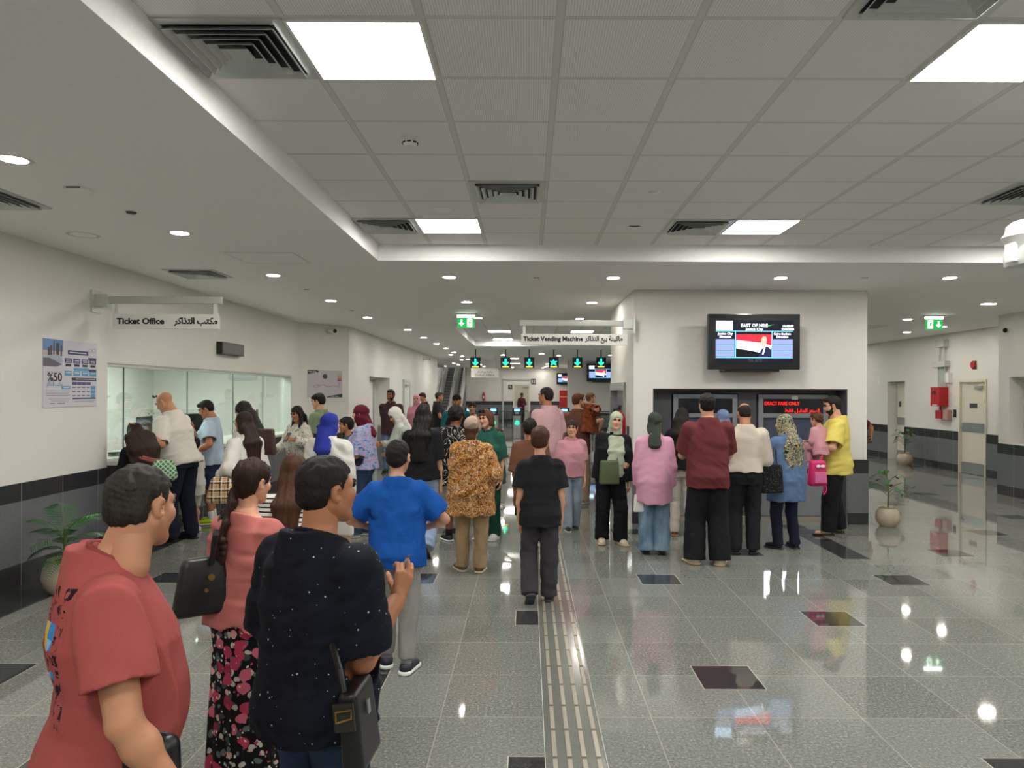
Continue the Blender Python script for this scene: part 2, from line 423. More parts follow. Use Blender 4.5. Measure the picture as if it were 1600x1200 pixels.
# ================================================================== ceiling fittings
M_panel = glow('lit_panel_diffuser', 'fffdf8', PANEL_E); M_office = glow('lit_office_panel', 'f6fff4', OFFICE_E); M_lens = glow('lit_downlight_lens', 'fff7ea', DOWN_E)
def panel_light(x, y, label, z=ZG, group='square ceiling light panels'):
    t = thing('ceiling_light', label, 'ceiling light', (x + .3, y + .3, z), group=group)
    mb = MB()
    for a, b in (((-.3, -.3), (.3, -.285)), ((-.3, .285), (.3, .3)), ((-.3, -.285), (-.285, .285)), ((.285, -.285), (.3, .285))): mb.box((*a, -.012), (*b, 0))
    mb.build('frame', M_white, t)
    MB().box((-.285, -.285, -.009), (.285, .285, -.004)).build('diffuser', M_panel if z > 2.8 else M_office, t)
    return t
panel_light(-1.065, 3.11, 'large bright light panel beside the big near air diffuser at upper left')
panel_light(1.935, 3.11, 'large bright square light panel cut by the right edge of the photo')
panel_light(-1.065, 6.69, 'bright light panel at the far left corner of the tile ceiling')
panel_light(1.935, 6.69, 'bright light panel at the far end of the tile ceiling above the wall screen')
for x, y in ((-1.065, -.5), (1.935, -.5), (4.935, 3.11), (4.935, 6.69), (4.935, -.5), (-1.065, -4.1), (1.935, -4.1), (4.935, -4.1)):
    o = panel_light(x, y, 'bright square light panel in the tile ceiling outside the photo')
panel_light(-1.065, 18.9, 'bright light panel in the second ceiling recess, seen above the fare gates')
panel_light(-1.065, 21.8, 'brightest light panel at the far edge of the second ceiling recess')
panel_light(1.13, 18.9, 'light panel seen through the gap of the ticket vending machine sign')
panel_light(4.9, 18.9, 'bright light panel behind the ticket machine block'); panel_light(4.9, 21.8, 'bright light panel at the back behind the ticket machine block')
for i, (x, y) in enumerate(((-1.0, 30.5), (-1.0, 36.0), (1.0, 39.5), (5.5, 27.5))):
    panel_light(x, y, ['bright strip of light panel over the fare gates', 'light panel beyond the fare gates', 'far light panel near the red cabinet', 'light panel over the hall right of the gates'][i], ZC)
panel_light(-7.4, 8.6, 'light panel inside the ticket office at its near end', 2.70, 'office light panels'); panel_light(-7.4, 11.2, 'light panel inside the middle of the ticket office', 2.70, 'office light panels')
panel_light(-7.4, 14.0, 'light panel inside the ticket office at its far end', 2.70, 'office light panels')
panel_light(-6.0, 9.6, 'light panel above the ticket office counter', 2.70, 'office light panels'); panel_light(-6.0, 13.0, 'light panel above the far counter in the ticket office', 2.70, 'office light panels')

for i, y in enumerate((45.0, 48.0, 51.0)): panel_light(-5.0, y, 'unseen light panel added over the escalator, %s from its foot' % ('first', 'second', 'third')[i], 6.5, 'added stairwell light panels')  # unseen panels, added to brighten the otherwise unlit stairwell
def downlight_proto():
    t = thing('downlight', 'x', 'downlight')
    MB().lathe([(.070, -.003), (.098, -.006), (.105, -.002), (.105, 0), (.070, 0)]).build('trim_ring', M_white, t, True)
    MB().lathe([(.001, -.0045), (.074, -.0045), (.074, 0), (.001, 0)]).build('lens', M_lens, t)
    return t
dl0 = downlight_proto(); _first = [True]
def downlight(p, label, group):
    if _first[0]:
        _first[0] = False; dl0.location = p; dl0['label'] = label; dl0['group'] = group; return dl0
    return dup(dl0, p, None, label, group)
for i, (px, py) in enumerate(((22, 249), (281, 364), (427, 430), (517, 470), (574, 496), (637, 515.5), (662, 527.5), (682, 537), (697, 544.6), (709, 550.6), (722, 556.6))):
    downlight(at_z(px, py, ZC), '%s round downlight counted from the camera in the row along the left wall' % ordinal(i), 'downlights along the left wall')
for i, (px, py) in enumerate(((702, 433), (958, 434), (1220, 434), (1484, 434))):
    downlight(at_z(px, py, ZC), 'round downlight just beyond the tile ceiling, %s of four from the left' % ordinal(i), 'downlights in the cross row before the block')
for px, py, l in ((729, 472, 'round downlight above the left green exit sign'), (925, 473, 'round downlight just left of the ticket machine block, above the hanging sign'),
                  (1548, 475, 'round downlight near the right wall corner, beyond the fourth cross-row lamp'), (906, 498, 'round downlight right above the ticket vending machine sign'),
                  (747, 497, 'round downlight just behind the left exit sign'), (1418, 499, 'upper of two round downlights left of the right exit sign'),
                  (1417, 519, 'lower of two round downlights left of the right exit sign')):
    downlight(at_z(px, py, ZC), l, 'downlights in the middle of the hall')
for i, (px, py) in enumerate(((786, 554.5), (873, 555.5), (731, 561.5), (709, 567.5), (696, 572.2), (716, 569.8), (855, 568.5), (801, 574.2), (848, 575))):
    downlight(at_z(px, py, ZC), ['tiny round downlight above the second gate sign from the left', 'tiny round downlight over the fourth gate sign from the left', 'tiny round downlight beside the first gate sign',
        'tiny round downlight over the escalator foot', 'tiny round downlight leftmost above the escalator', 'tiny round downlight between escalator and first gate sign', 'tiny far downlight between the fourth and fifth gate signs', 'tiny farthest downlight near the second gate sign', 'tiny farthest downlight below the fourth gate sign'][i], 'downlights of the far hall')
for x, y in ((-3.15, 2.1), (-3.15, -.3), (-3.15, -2.7), (7.4, 9), (7.3, 4.5), (7.3, 0), (7.3, 11.5), (8.9, 15.5), (8.9, 21.5), (8.3, 18.4), (6.3, 25), (3.2, 28), (-3, 28), (-3, 32.5), (.5, 27), (1, 41), (-2.5, 41), (-2.5, 38)):
    downlight((x, y, ZC), 'round downlight of the hall outside the photo or hidden in it', 'downlights elsewhere')

def diffuser(x, y, label, z=ZG, n=5, group='square air diffusers'):
    t = thing('air_diffuser', label, 'air diffuser', (x + .3, y + .3, z), group=group)
    f = MB()
    for a, b in (((-.297, -.297), (.297, -.25)), ((-.297, .25), (.297, .297)), ((-.297, -.25), (-.25, .25)), ((.25, -.25), (.297, .25))): f.box((*a, -.01), (*b, 0))
    f.build('frame', M_alu, t)
    MB().box((-.25, -.25, -.003), (.25, .25, -.001)).build('backing', M_black, t)
    lv = MB()
    for k in range(n):
        r = .25 - .25 * k / n * .92; q = r - .026
        def ring(a, za, b, zb):
            for sx, sy in ((1, 0), (0, 1), (-1, 0), (0, -1)):
                c = Vector((sx, sy, 0)); s_ = Vector((-sy, sx, 0))
                lv.quad(c * a + s_ * -a + Vector((0, 0, za)), c * a + s_ * a + Vector((0, 0, za)), c * b + s_ * b + Vector((0, 0, zb)), c * b + s_ * -b + Vector((0, 0, zb)))
        ring(r, -.030, q, -.004); ring(r, -.030, r - .003, -.031); ring(r - .003, -.031, q - .003, -.005)
    q = .05; lv.quad((-q, -q, -.02), (q, -q, -.02), (q, q, -.02), (-q, q, -.02))
    lv.build('louvre', M_alu, t, recalc=False)
    return t
diffuser(-1.665, 3.1, 'large square louvred air diffuser at the near left corner of the tile ceiling')
diffuser(-.465, 5.5, 'square louvred air diffuser in the middle of the tile ceiling')
diffuser(-1.665, 6.7, 'square louvred air diffuser left of the far left light panel')
diffuser(1.335, 6.7, 'square louvred air diffuser left of the light panel above the screen')
diffuser(3.735, 5.5, 'square louvred air diffuser at the right edge of the photo')
diffuser(1.335, 2.49, 'square air diffuser cut by the top edge of the photo')
def on_soffit(px, py, z=ZC): return at_z(px, py, z)
p = on_soffit(-22, 309); diffuser(p.x - .3, p.y - .3, 'flat air diffuser in the left soffit cut by the left edge of the photo', ZC, 5, 'soffit air diffusers')
p = on_soffit(310, 427); diffuser(p.x - .3, p.y - .3, 'flat air diffuser in the left soffit above the ticket office sign', ZC, 5, 'soffit air diffusers')
p = on_soffit(420, 403); t = thing('access_hatch', 'flush square access hatch in the left soffit beside a downlight', 'hatch', p)
mb = MB()
for a, b in (((-.36, -.3), (.36, -.292)), ((-.36, .292), (.36, .3)), ((-.36, -.3), (-.352, .3)), ((.352, -.3), (.36, .3))): mb.box((*a, -.004), (*b, 0))
mb.build('frame', M_alu, t); MB().box((-.352, -.292, -.002), (.352, .292, -.0005)).build('panel', M_soffit, t)
# detectors
p = at_z(641, 224, ZG - .03); t = thing('smoke_detector', 'white domed smoke detector on the tile ceiling', 'smoke detector', (p.x, p.y, ZG))
MB().lathe([(.001, -.05), (.03, -.05), (.045, -.035), (.052, -.02), (.052, 0), (.001, 0)]).build('head', M_white, t, True)
mb = MB()
for a in range(8):
    q = Matrix.Rotation(a * math.pi / 4, 4, 'Z'); mb.box((.043, -.012, -.034), (.0505, .012, -.026), q)
mb.build('slots', M_black, t)
def disc_fitting(name, label, cat, px, py, z, r, h, mat, ring=None):
    p = at_z(px, py, z); t = thing(name, label, cat, (p.x, p.y, z))
    MB().lathe([(.001, -h), (r * .8, -h), (r, -h * .4), (r, 0), (.001, 0)]).build('cover', mat, t, True)
    MB().lathe([(r * 1.0, -.002), (r * 1.25, -.002), (r * 1.25, 0), (r, 0)]).build('collar', ring or M_white, t, True)
disc_fitting('sprinkler', 'small white round sprinkler cover right of centre on the tile ceiling', 'sprinkler', 1022, 301, ZG, .045, .012, M_white)
disc_fitting('ceiling_speaker', 'flush round loudspeaker beside the far left light panel', 'speaker', 690, 328, ZG, .085, .004, M_soffit)
disc_fitting('heat_detector', 'small dark-slotted round detector in the left soffit', 'detector', 205, 331, ZC, .04, .015, M_dgrey)
disc_fitting('ceiling_speaker', 'flush round loudspeaker in the left soffit near the wall', 'speaker', 130, 367, ZC, .11, .006, M_soffit, M_alu)
p = at_z(990, 354, ZG); t = thing('motion_sensor', 'small square sensor on the tile ceiling left of the far right diffuser', 'sensor', p)
MB().box((-.07, -.05, -.015), (.07, .05, 0), bev=.004).build('housing', M_white, t); MB().box((-.05, -.052, -.012), (.05, -.049, -.004)).build('slot', M_black, t)
p = at_z(124, 295, ZC); t = thing('motion_sensor', 'small square sensor box in the left soffit near the first downlight', 'sensor', p)
MB().box((-.07, -.07, -.02), (.07, .07, 0), bev=.004).build('housing', M_soffit, t); MB().box((-.05, -.072, -.014), (.05, -.069, -.005)).build('slot', M_black, t)
for px, py, l in ((838, 434, 'tiny dark slot sensor in the soffit between the first two cross-row downlights'), (1350, 434, 'tiny dark slot sensor in the soffit between the last two cross-row downlights'), (480, 452, 'tiny dark slot sensor in the soffit before the map poster'), (550, 485, 'tiny dark slot sensor in the soffit above the map poster')):
    p = at_z(px, py, ZC); t = thing('sprinkler', l, 'sprinkler', p, group='small soffit sprinklers')
    MB().lathe([(.001, -.012), (.03, -.012), (.04, 0), (.001, 0)]).build('cover', M_soffit, t, True); MB().box((-.034, -.036, -.009), (.034, -.030, -.003)).build('slot', M_dgrey, t)

# ================================================================== hanging signs
M_signface = plain('white_sign_face', 'dcdcd6', .4); M_ink = plain('black_lettering', '131313', .6)
M_signgrey = plain('sign_grey_metal', 'b9bcb6', .4, .15)
def hanging_sign(name, label, x0, x1, y, zb, zt, zbeam, wall_left, items):
    t = thing(name, label, 'sign', (x0, y, zb))
    L = x1 - x0
    MB().box((.14 if wall_left else 0, -.03, zbeam - .02 - zb), (L - (0 if wall_left else .14), .03, zbeam + .06 - zb), bev=.012).build('beam', M_signgrey, t)
    bx = (0, .022) if wall_left else (L - .022, L)
    ba = (.02, .16) if wall_left else (L - .16, L - .02)
    b = MB().box((bx[0], -.09, zbeam - .12 - zb), (bx[1], .09, zbeam + .12 - zb)); b.box((ba[0], -.045, zbeam - .06 - zb), (ba[1], .045, zbeam + .085 - zb), bev=.01)
    b.build('wall_bracket', M_alu, t)
    s0, s1 = (.2, L - .03) if wall_left else (.02, L - .1)
    MB().box((s0, -.022, 0), (s1, .022, zt - zb), bev=.004).build('board', M_signface, t)
    for sx in (s0 + .02, s1 - .06):
        h = MB().box((sx, -.012, zt - zb - .002), (sx + .04, .012, zbeam - zb - .015))
        for k in range(2): h.box((sx + .008, -.016, zt - zb + .03 + .05 * k), (sx + .03, -.011, zt - zb + .045 + .05 * k))
        h.build('hanger', M_signface, t)
    for k, (s_, u, v, size, w, al) in enumerate(items):
        text('lettering', s_, size, M_ink, t, (u, -.0235, v), width=w, align=al, bold=.004 * size / .1)
    return t
hanging_sign('hanging_sign', 'white bilingual Ticket Office sign on a bracket from the left wall', LX, -3.36, 7.92, 2.505, 2.665, 2.80, True,
             [('Ticket Office', .25, .052, .088, .52, 'LEFT'), (arabic('مكتب التذاكر'), .88, .055, .092, .48, 'LEFT')])
hanging_sign('hanging_sign', 'white bilingual Ticket Vending Machine sign on a bracket from the block corner', -.115, 1.462, 9.95, 2.475, 2.625, 2.755, False,
             [('Ticket Vending Machine', .05, .055, .085, .82, 'LEFT'), (arabic('ماكينة بيع التذاكر'), .90, .058, .09, .52, 'LEFT')])

# exit signs
M_green = glow('exit_sign_green', '1fa04a', .55); M_exwhite = glow('exit_sign_white', 'eafff0', 1.5); M_extop = glow('exit_sign_lamp', 'f4fff4', 3.0)
def exit_sign(px, label, flip):
    c = at_z(px, 490 if px < 800 else 492.5, ZC); c = at_y(px, 502, 13.2); t = thing('exit_sign', label, 'exit sign', (c.x, 13.2, 2.99))
    MB().box((-.19, -.05, .235), (.19, .05, .265)).build('mounting_plate', M_alu, t)
    MB().box((-.16, -.02, .19), (.16, .02, .236)).build('lamp', M_extop, t)
    MB().box((-.155, -.006, 0), (.155, .006, .19)).build('plate', M_green, t)
    s = -1 if flip else 1
    a = MB()  # arrow pointing down
    ax = .08 * -s
    a.prism([(ax - .014, .15), (ax + .014, .15), (ax + .014, .09), (ax + .05, .09), (ax, .035), (ax - .05, .09), (ax - .014, .09)], -.009, -.006, 1); a.build('arrow', M_exwhite, t)
    m = MB(); fx = .07 * s
    m.box((fx - .045, -.008, .02), (fx + .045, -.0065, .17)); m.build('doorway', M_exwhite, t)
    g = MB(); d = -.0095
    g.ball((fx + .012, d, .138), (.013, .0015, .013), 10).tube([(fx + .008, d, .12), (fx - .004, d, .085)], .014, 8).tube([(fx + .006, d, .115), (fx + .03, d, .1), (fx + .034, d, .115)], .006, 6).tube([(fx + .004, d, .115), (fx - .022, d, .108), (fx - .028, d, .09)], .006, 6)
    g.tube([(fx - .002, d, .085), (fx + .022, d, .06), (fx + .018, d, .03)], .008, 6).tube([(fx - .004, d, .085), (fx - .012, d, .055), (fx - .035, d, .045)], .008, 6); g.build('running_figure', M_green, t)
exit_sign(728, 'green exit sign hanging over the hall left of centre', False); exit_sign(1459.5, 'green exit sign hanging over the right corridor', True)

# gate signals: six arrow lamps hung over the fare gates
M_arrow = glow('signal_arrow', '18f0b0', 1.6); M_bar = glow('signal_amber_bar', 'ffb020', 1.3)
def gate_signal(px, label, star=False):
    y = 24.4; c = at_y(px, 566.5, y); t = thing('gate_signal', label, 'signal', (c.x, y, c.z), group='arrow signals over the fare gates')
    MB().box((-.17, -.05, -.175), (.17, .05, .175), bev=.012).build('housing', M_dark, t)
    MB().cyl((0, 0, .17), (0, 0, ZC - c.z), .018, seg=8).build('rod', M_black, t)
    a = MB(); y0, y1 = -.062, -.051
    if star: a.prism([(0, .12), (.03, .03), (.12, .05), (.06, -.01), (.1, -.1), (0, -.05), (-.1, -.1), (-.06, -.01), (-.12, .05), (-.03, .03)], y0, y1, 1)
    else: a.prism([(-.026, .13), (.026, .13), (.026, -.03), (.075, .02), (.1, -.01), (0, -.11), (-.1, -.01), (-.075, .02), (-.026, -.03)], y0, y1, 1)
    a.build('arrow', M_arrow, t)
    MB().box((-.11, -.06, -.155), (.11, -.051, -.125)).build('amber_bar', M_bar, t)
for i, px in enumerate((743, 790, 827, 865, 902, 939)): gate_signal(px, ('black signal box with a green %s, %s from the left over the gates' % ('star' if i == 3 else 'arrow', ordinal(i))), i == 3)

# ================================================================== screens
def screen_mats():
    return dict(bg=glow('screen_navy', '0c1426', .35), pale=glow('screen_pale_blue', 'cfeaff', 1.15), grey=glow('screen_slate', '7f8bb2', .75), blue=glow('screen_cyan', '5fb8e8', 1.0),
                white=glow('screen_white', 'f4f8ff', 1.25), red=glow('screen_red', 'd8202c', 1.0), flagw=glow('screen_flag_white', 'b9cdea', 1.0), blk=glow('screen_black', '15151b', .25),
                skin=glow('screen_skin', 'c99a86', .9), suit=glow('screen_suit', '20264a', .5), dim=glow('screen_dim_green', '3c5a58', .5))
SM = screen_mats()
M_bezel = plain('black_screen_bezel', '101012', .22)
def info_screen(label, loc, w, h, words=True, back=.368):
    t = thing('information_screen', label, 'screen', loc)
    MB().box((-w / 2, 0, -h / 2), (w / 2, .09, h / 2), bev=.008).build('housing', M_bezel, t)
    MB().box((-w * .3, .08, -h * .5 - .03), (w * .3, back, h * .25), bev=.01).build('wall_mount', M_dgrey, t)
    W, H = w * .42, h * .385
    MB().box((-W, -.002, -H), (W, .002, H)).build('display', SM['bg'], t)
    def r(name, x0, x1, z0, z1, m, d=-.004): return MB().box((x0 * w, d, z0 * h), (x1 * w, d + .0015, z1 * h)).build(name, SM[m], t)
    r('logo_panel', -.415, -.235, .205, .375, 'pale')
    rows = []
    for s0, s1 in ((-.42, -.215), (.205, .42)):
        for k in range(3): MB().box((s0 * w, -.004, (-.27 + .11 * k) * h), (s1 * w, -.0025, (-.175 + .11 * k) * h)).build('timetable_row', SM['grey'], t)
    b = MB()
    b.box((-.42 * w, -.0045, .185 * h), (.42 * w, -.003, .197 * h)).box((-.42 * w, -.0045, -.292 * h), (.42 * w, -.003, -.28 * h)).box((-.208 * w, -.0045, -.29 * h), (-.2 * w, -.003, .19 * h)).box((.19 * w, -.0045, -.29 * h), (.198 * w, -.003, .19 * h))
    for s0, s1 in ((-.42, -.215), (.205, .42)):
        for k in (1, 2): b.box((s0 * w, -.0045, (-.174 + .11 * (k - 1)) * h), (s1 * w, -.003, (-.166 + .11 * (k - 1)) * h))
    b.build('divider_lines', SM['blue'], t)
    # picture: a flag and a man in a dark suit
    x0, x1, z0, z1 = -.195 * w, .188 * w, -.27 * h, .13 * h
    def pz(u, v): return (x0 + u * (x1 - x0), z0 + v * (z1 - z0))
    p_ = MB().prism([pz(0, 0), pz(1, 0), pz(1, 1), pz(0, 1)], -.0045, -.003, 1).build('picture', SM['blk'], t)
    MB().prism([pz(0, 1), pz(1, 1), pz(1, .5), pz(.75, .62), pz(0, .76)], -.006, -.0046, 1).build('red_band', SM['red'], p_)
    MB().prism([pz(0, .755), pz(.75, .615), pz(1, .495), pz(.98, .2), pz(.7, .18), pz(.3, .3), pz(0, .36)], -.006, -.0046, 1).build('white_band', SM['flagw'], p_)
    MB().prism([pz(.62, 0), pz(1, 0), pz(.99, .3), pz(.9, .44), pz(.8, .46), pz(.7, .3)], -.0075, -.0061, 1).build('suit', SM['suit'], p_)
    MB().prism([pz(.70, .62), pz(.71, .8), pz(.76, .92), pz(.84, .9), pz(.87, .75), pz(.84, .55), pz(.8, .42), pz(.73, .46)], -.009, -.0076, 1).build('face', SM['skin'], p_)
    MB().prism([pz(.73, .1), pz(.79, .42), pz(.83, .42), pz(.77, .1)], -.0092, -.0078, 1).build('shirt_front', SM['white'], p_)
    if words:
        for s_, u, v, sz, wd in (('EAST OF NILE', 0, .265, .062, .29), ('Justice City', 0, .205, .048, .19), ('14:40:19', .365, .265, .04, .115), ('22/05/2025', .365, .21, .036, .135),
                                 ('Justice City', -.315, .125, .045, .165), ('Direction', -.315, .07, .043, .125), ('Cairo Stadium', .305, .125, .043, .185), ('Direction', .305, .07, .043, .125)):
            text('lettering', s_, sz, SM['white'], t, (u * w, -.005, v * h), width=wd * w, align='CENTER', bold=.0004, depth=.0006)
        MB().prism([(.13 * w, .29 * h), (.22 * w, .315 * h), (.15 * w, .275 * h)], -.005, -.004, 1).build('green_flash', glow('screen_green', '3f9a4e', .8), t)
        text('lettering', 'SLES', .055, SM['dim'], t, (.01 * w, -.004, -.36 * h), width=.15 * w, align='CENTER', depth=.0006)
    return t
info_screen('large wall screen above the ticket machines showing EAST OF NILE and a flag', (3.03, 9.68, 2.51), 1.23, .745)
info_screen('black flag-picture screen beyond the fare gates, partly behind the last gate signal', (at_y(939, 582, 33.2).x, 33.2, 2.72), 1.3, .84, False, .298)
info_screen('small far screen half hidden by a wall edge above the red cabinet', (at_y(884, 592, 43.6).x, 43.6, 2.62), 1.1, .68, False, .398)

# ================================================================== ticket machines
M_tvm = plain('ticket_machine_grey', '8d9299', .35, .25); M_tvm2 = plain('ticket_machine_blue_grey', '6f7683', .4, .2)
M_tvmscreen = glow('ticket_machine_lit_screen', 'eef6ff', 1.5); M_tvmdark = plain('dark_smoked_panel', '1d2028', .15)
M_led = glow('red_led_text', 'ff2418', .9); M_tvmblue = plain('blue_grey_panel', '4a5268', .3)
def tvm(x0, x1, label, lit):
    t = thing('ticket_machine', label, 'ticket machine', ((x0 + x1) / 2, BY + .3, 0)); w = (x1 - x0) / 2; zt = 1.80
    b = MB().box((-w, .05, .07), (w, .58, zt), bev=.01).build('body', M_tvm2, t)
    f = MB()
    f.box((-w, -.02, .07), (-w + .07, .05, zt), bev=.006).box((w - .07, -.02, .07), (w, .05, zt), bev=.006).box((-w + .07, -.02, zt - .06), (w - .07, .05, zt)).box((-w + .07, -.02, zt - .33), (w - .07, .05, zt - .27)).box((-w + .07, -.02, .07), (w - .07, .05, .62))
    f.build('frame', M_tvm, t)
    MB().box((-w + .07, .0, zt - .27), (w - .07, .048, zt - .06)).build('message_display', M_tvmdark, t)
    MB().box((-w + .07, .03, 1.15), (w - .07, .048, zt - .33)).build('upper_panel', M_tvmblue, t)
    MB().box((-w + .07, .025, .62), (w * .25, .049, 1.15)).build('screen_surround', M_tvm2, t)
    MB().box((-w + .1, .018, .74), (w * .2, .026, 1.12)).build('touch_screen', M_tvmscreen if lit else M_tvmdark, t)
    p = MB().box((w * .3, .012, .62), (w - .075, .049, 1.15)).build('payment_panel', M_tvm, t)
    MB().box((w * .42, -.01, .93), (w * .78, .013, 1.06), bev=.004).build('banknote_slot', M_tvmdark, p)
    MB().box((w * .46, -.02, .955), (w * .74, -.008, 1.03)).build('slot_lip', M_steel, p)
    MB().box((w * .42, .004, .78), (w * .78, .013, .88)).build('blue_label', plain('pale_blue_label', '8fb4cf', .4), p)
    MB().box((w * .42, .002, .67), (w * .6, .013, .74)).build('coin_slot', M_dark, p)
    MB().box((-w * .55, -.012, .36), (w * .1, -.019, .5), bev=.003).build('ticket_tray', M_tvmdark, t)
    MB().box((-w * .05, -.03, zt - .07), (w * .12, -.018, zt - .02)).build('camera_cover', M_white, t)
    if lit:
        text('lettering', 'EXACT FARE ONLY', .068, M_led, t, (-w + .09, -.001, zt - .15), width=.50, bold=.0004, depth=.0008)
        text('lettering', arabic('السعر المقبل فقط'), .075, M_led, t, (-.12, -.001, zt - .25), width=.50, bold=.0003, depth=.0008)
    else:
        text('lettering', '0', .08, SM['dim'], t, (0, -.001, zt - .2), width=.04)
tvm(2.08, 3.00, 'grey ticket machine with a dark display on the left of the recess', False)
tvm(3.30, 4.30, 'grey ticket machine with red EXACT FARE ONLY display on the right of the recess', True)
struct('trim_50', MB().box((RC[0] + .012, BY + .32, 0), (2.06, BY + .9, RC[2])).box((3.02, BY + .32, 0), (3.28, BY + .9, RC[2])).box((4.32, BY + .32, 0), (RC[1] - .012, BY + .9, RC[2])).box((2.06, BY + .32, 1.815), (3.02, BY + .9, RC[2])).box((3.28, BY + .32, 1.815), (4.32, BY + .9, RC[2])), M_recess)
struct('trim_51', MB().box((RC[0] + .012, BY + .25, 0), (RC[1] - .012, BY + .9, .06)), plain('beige_plinth', '9a9287', .4))

# steel framed lift-like opening in the side of the block, and the extinguisher before it
t = thing('steel_door', 'narrow steel framed doorway in the left side of the block behind the extinguisher', 'door', (BX0, 11.78, 0))
MB().box((-.03, -.93, 0), (.15, -.80, 1.98)).box((-.03, .80, 0), (.15, .93, 1.98)).box((-.03, -.8, 1.86), (.15, .8, 1.98)).build('frame', M_steel, t)
MB().box((.06, -.8, 0), (.1, 0, 1.86)).box((.07, 0, 0), (.11, .8, 1.86)).build('panel', plain('grey_steel_leaf', '8b8d90', .3, .7), t)
MB().box((.052, -.6, 1.05), (.062, -.2, 1.65)).build('pane', plain('grey_door_glass', '77808a', .1), t)
def extinguisher(label, loc, s=1.0, stand=True):
    t = thing('fire_extinguisher', label, 'fire extinguisher', loc)
    MB().lathe([(.001, 0), (.07 * s, 0), (.08 * s, .02 * s), (.08 * s, .40 * s), (.065 * s, .46 * s), (.03 * s, .49 * s), (.025 * s, .52 * s), (.001, .52 * s)]).build('cylinder', M_red, t, True)
    MB().box((-.02 * s, -.02 * s, .52 * s), (.02 * s, .02 * s, .57 * s)).box((-.012 * s, -.1 * s, .565 * s), (.012 * s, .03 * s, .59 * s)).build('valve', M_black, t)
    MB().tube([(0, .02 * s, .54 * s), (-.07 * s, .02 * s, .53 * s), (-.105 * s, 0, .42 * s), (-.1 * s, 0, .15 * s)], .012 * s, 8).build('hose', M_black, t, True)
    mb = MB()
    for a in range(-3, 4):
        for b in (.16, .24, .32):
            pass
    q = [(.0815 * s * math.sin(math.radians(a)), -.0815 * s * math.cos(math.radians(a))) for a in range(-75, 16, 15)]
    for k in range(len(q) - 1): mb.quad((*q[k], .14 * s), (*q[k + 1], .14 * s), (*q[k + 1], .32 * s), (*q[k], .32 * s))
    mb.build('label', M_white, t)
    return t
extinguisher('large red fire extinguisher against the corner of the white block', (BX0 - .13, 10.55, .98), 1.12)
t = thing('extinguisher_bracket', 'dark wall bracket under the large red fire extinguisher', 'bracket', (BX0, 10.55, .98))
MB().box((-.24, -.1, -.03), (0, .1, -.002)).build('shelf', M_dgrey, t); MB().box((-.02, -.06, -.1), (0, .06, .35)).build('back_plate', M_dgrey, t)
extinguisher('small far red fire extinguisher on the wall beyond the gates', (at_y(756, 620, 43.85).x, 43.895, at_y(756, 626, 43.895).z), .9)

# ================================================================== fare gates
M_gateglass = glass('gate_glass', (.9, .95, .94), .2); M_gled = glow('gate_green_lamp', '18d070', 1.6); M_gscreen = glow('gate_reader_screen', '78b8e0', 1.0)
def fare_gate():
    t = thing('fare_gate', 'x', 'fare gate')
    MB().box((-.14, 0, 0), (.14, 1.7, .98), bev=.02).build('cabinet', M_steel, t)
    MB().box((-.15, -.02, .93), (.15, 1.72, .985), bev=.01).build('cabinet_top', M_alu, t)
    r = MB().box((-.19, -.05, .90), (.19, .3, 1.22), bev=.02).build('card_reader', plain('reader_dark_blue', '22303f', .3), t)
    MB().box((-.11, -.056, 1.07), (.11, -.05, 1.17)).build('reader_display', M_gscreen, r)
    MB().box((-.07, -.056, .97), (.07, -.05, 1.04)).build('reader_pad', plain('pad_grey', 'aeb8c2', .3), r)
    MB().cyl((0, -.012, .62), (0, .01, .62), .085, seg=24).build('arrow_lamp', M_gled, t)
    return t
gate = None
for i, px in enumerate((734, 771, 808, 845, 882, 919)):
    p = at_y(px, 640, 28); lb = 'steel fare gate cabinet with green lamp, %s from the left' % ordinal(i)
    if gate is None: gate = fare_gate(); gate.location = (p.x, 28, 0); gate['label'] = lb; gate['group'] = 'fare gate cabinets'
    else: dup(gate, (p.x, 28, 0), None, lb, 'fare gate cabinets')
xs = [at_y(px, 640, 28).x for px in (734, 771, 808, 845, 882, 919)]
for i in range(5):
    a, b = xs[i] + .175, xs[i + 1] - .175; mid = (a + b) / 2
    for k, (s, e) in enumerate(((a, mid - .03), (mid + .03, b))):
        lab = 'clear glass gate flap, %s of the %s lane from the left' % ('left half' if k == 0 else 'right half', ordinal(i))
        t = thing('gate_flap', lab, 'gate flap', (s, 28.8, 0), group='glass gate flaps'); w = e - s
        MB().box((0, -.006, .4), (w, .006, 1.05)).build('pane', M_gateglass, t); MB().box((-.012 if k == 0 else w - .02, -.03, 0), (.02 if k == 0 else w + .012, .03, 1.06)).build('post', M_dgrey, t)
        f = MB().tube([(0, 0, 1.06), (w * .9, 0, 1.06), (w, 0, 1.0), (w, 0, .45), (w * .9, 0, .39), (0, 0, .39)] if k == 0 else [(w, 0, 1.06), (w * .1, 0, 1.06), (0, 0, 1.0), (0, 0, .45), (w * .1, 0, .39), (w, 0, .39)], .016, 8).build('frame', M_dgrey, t, True)
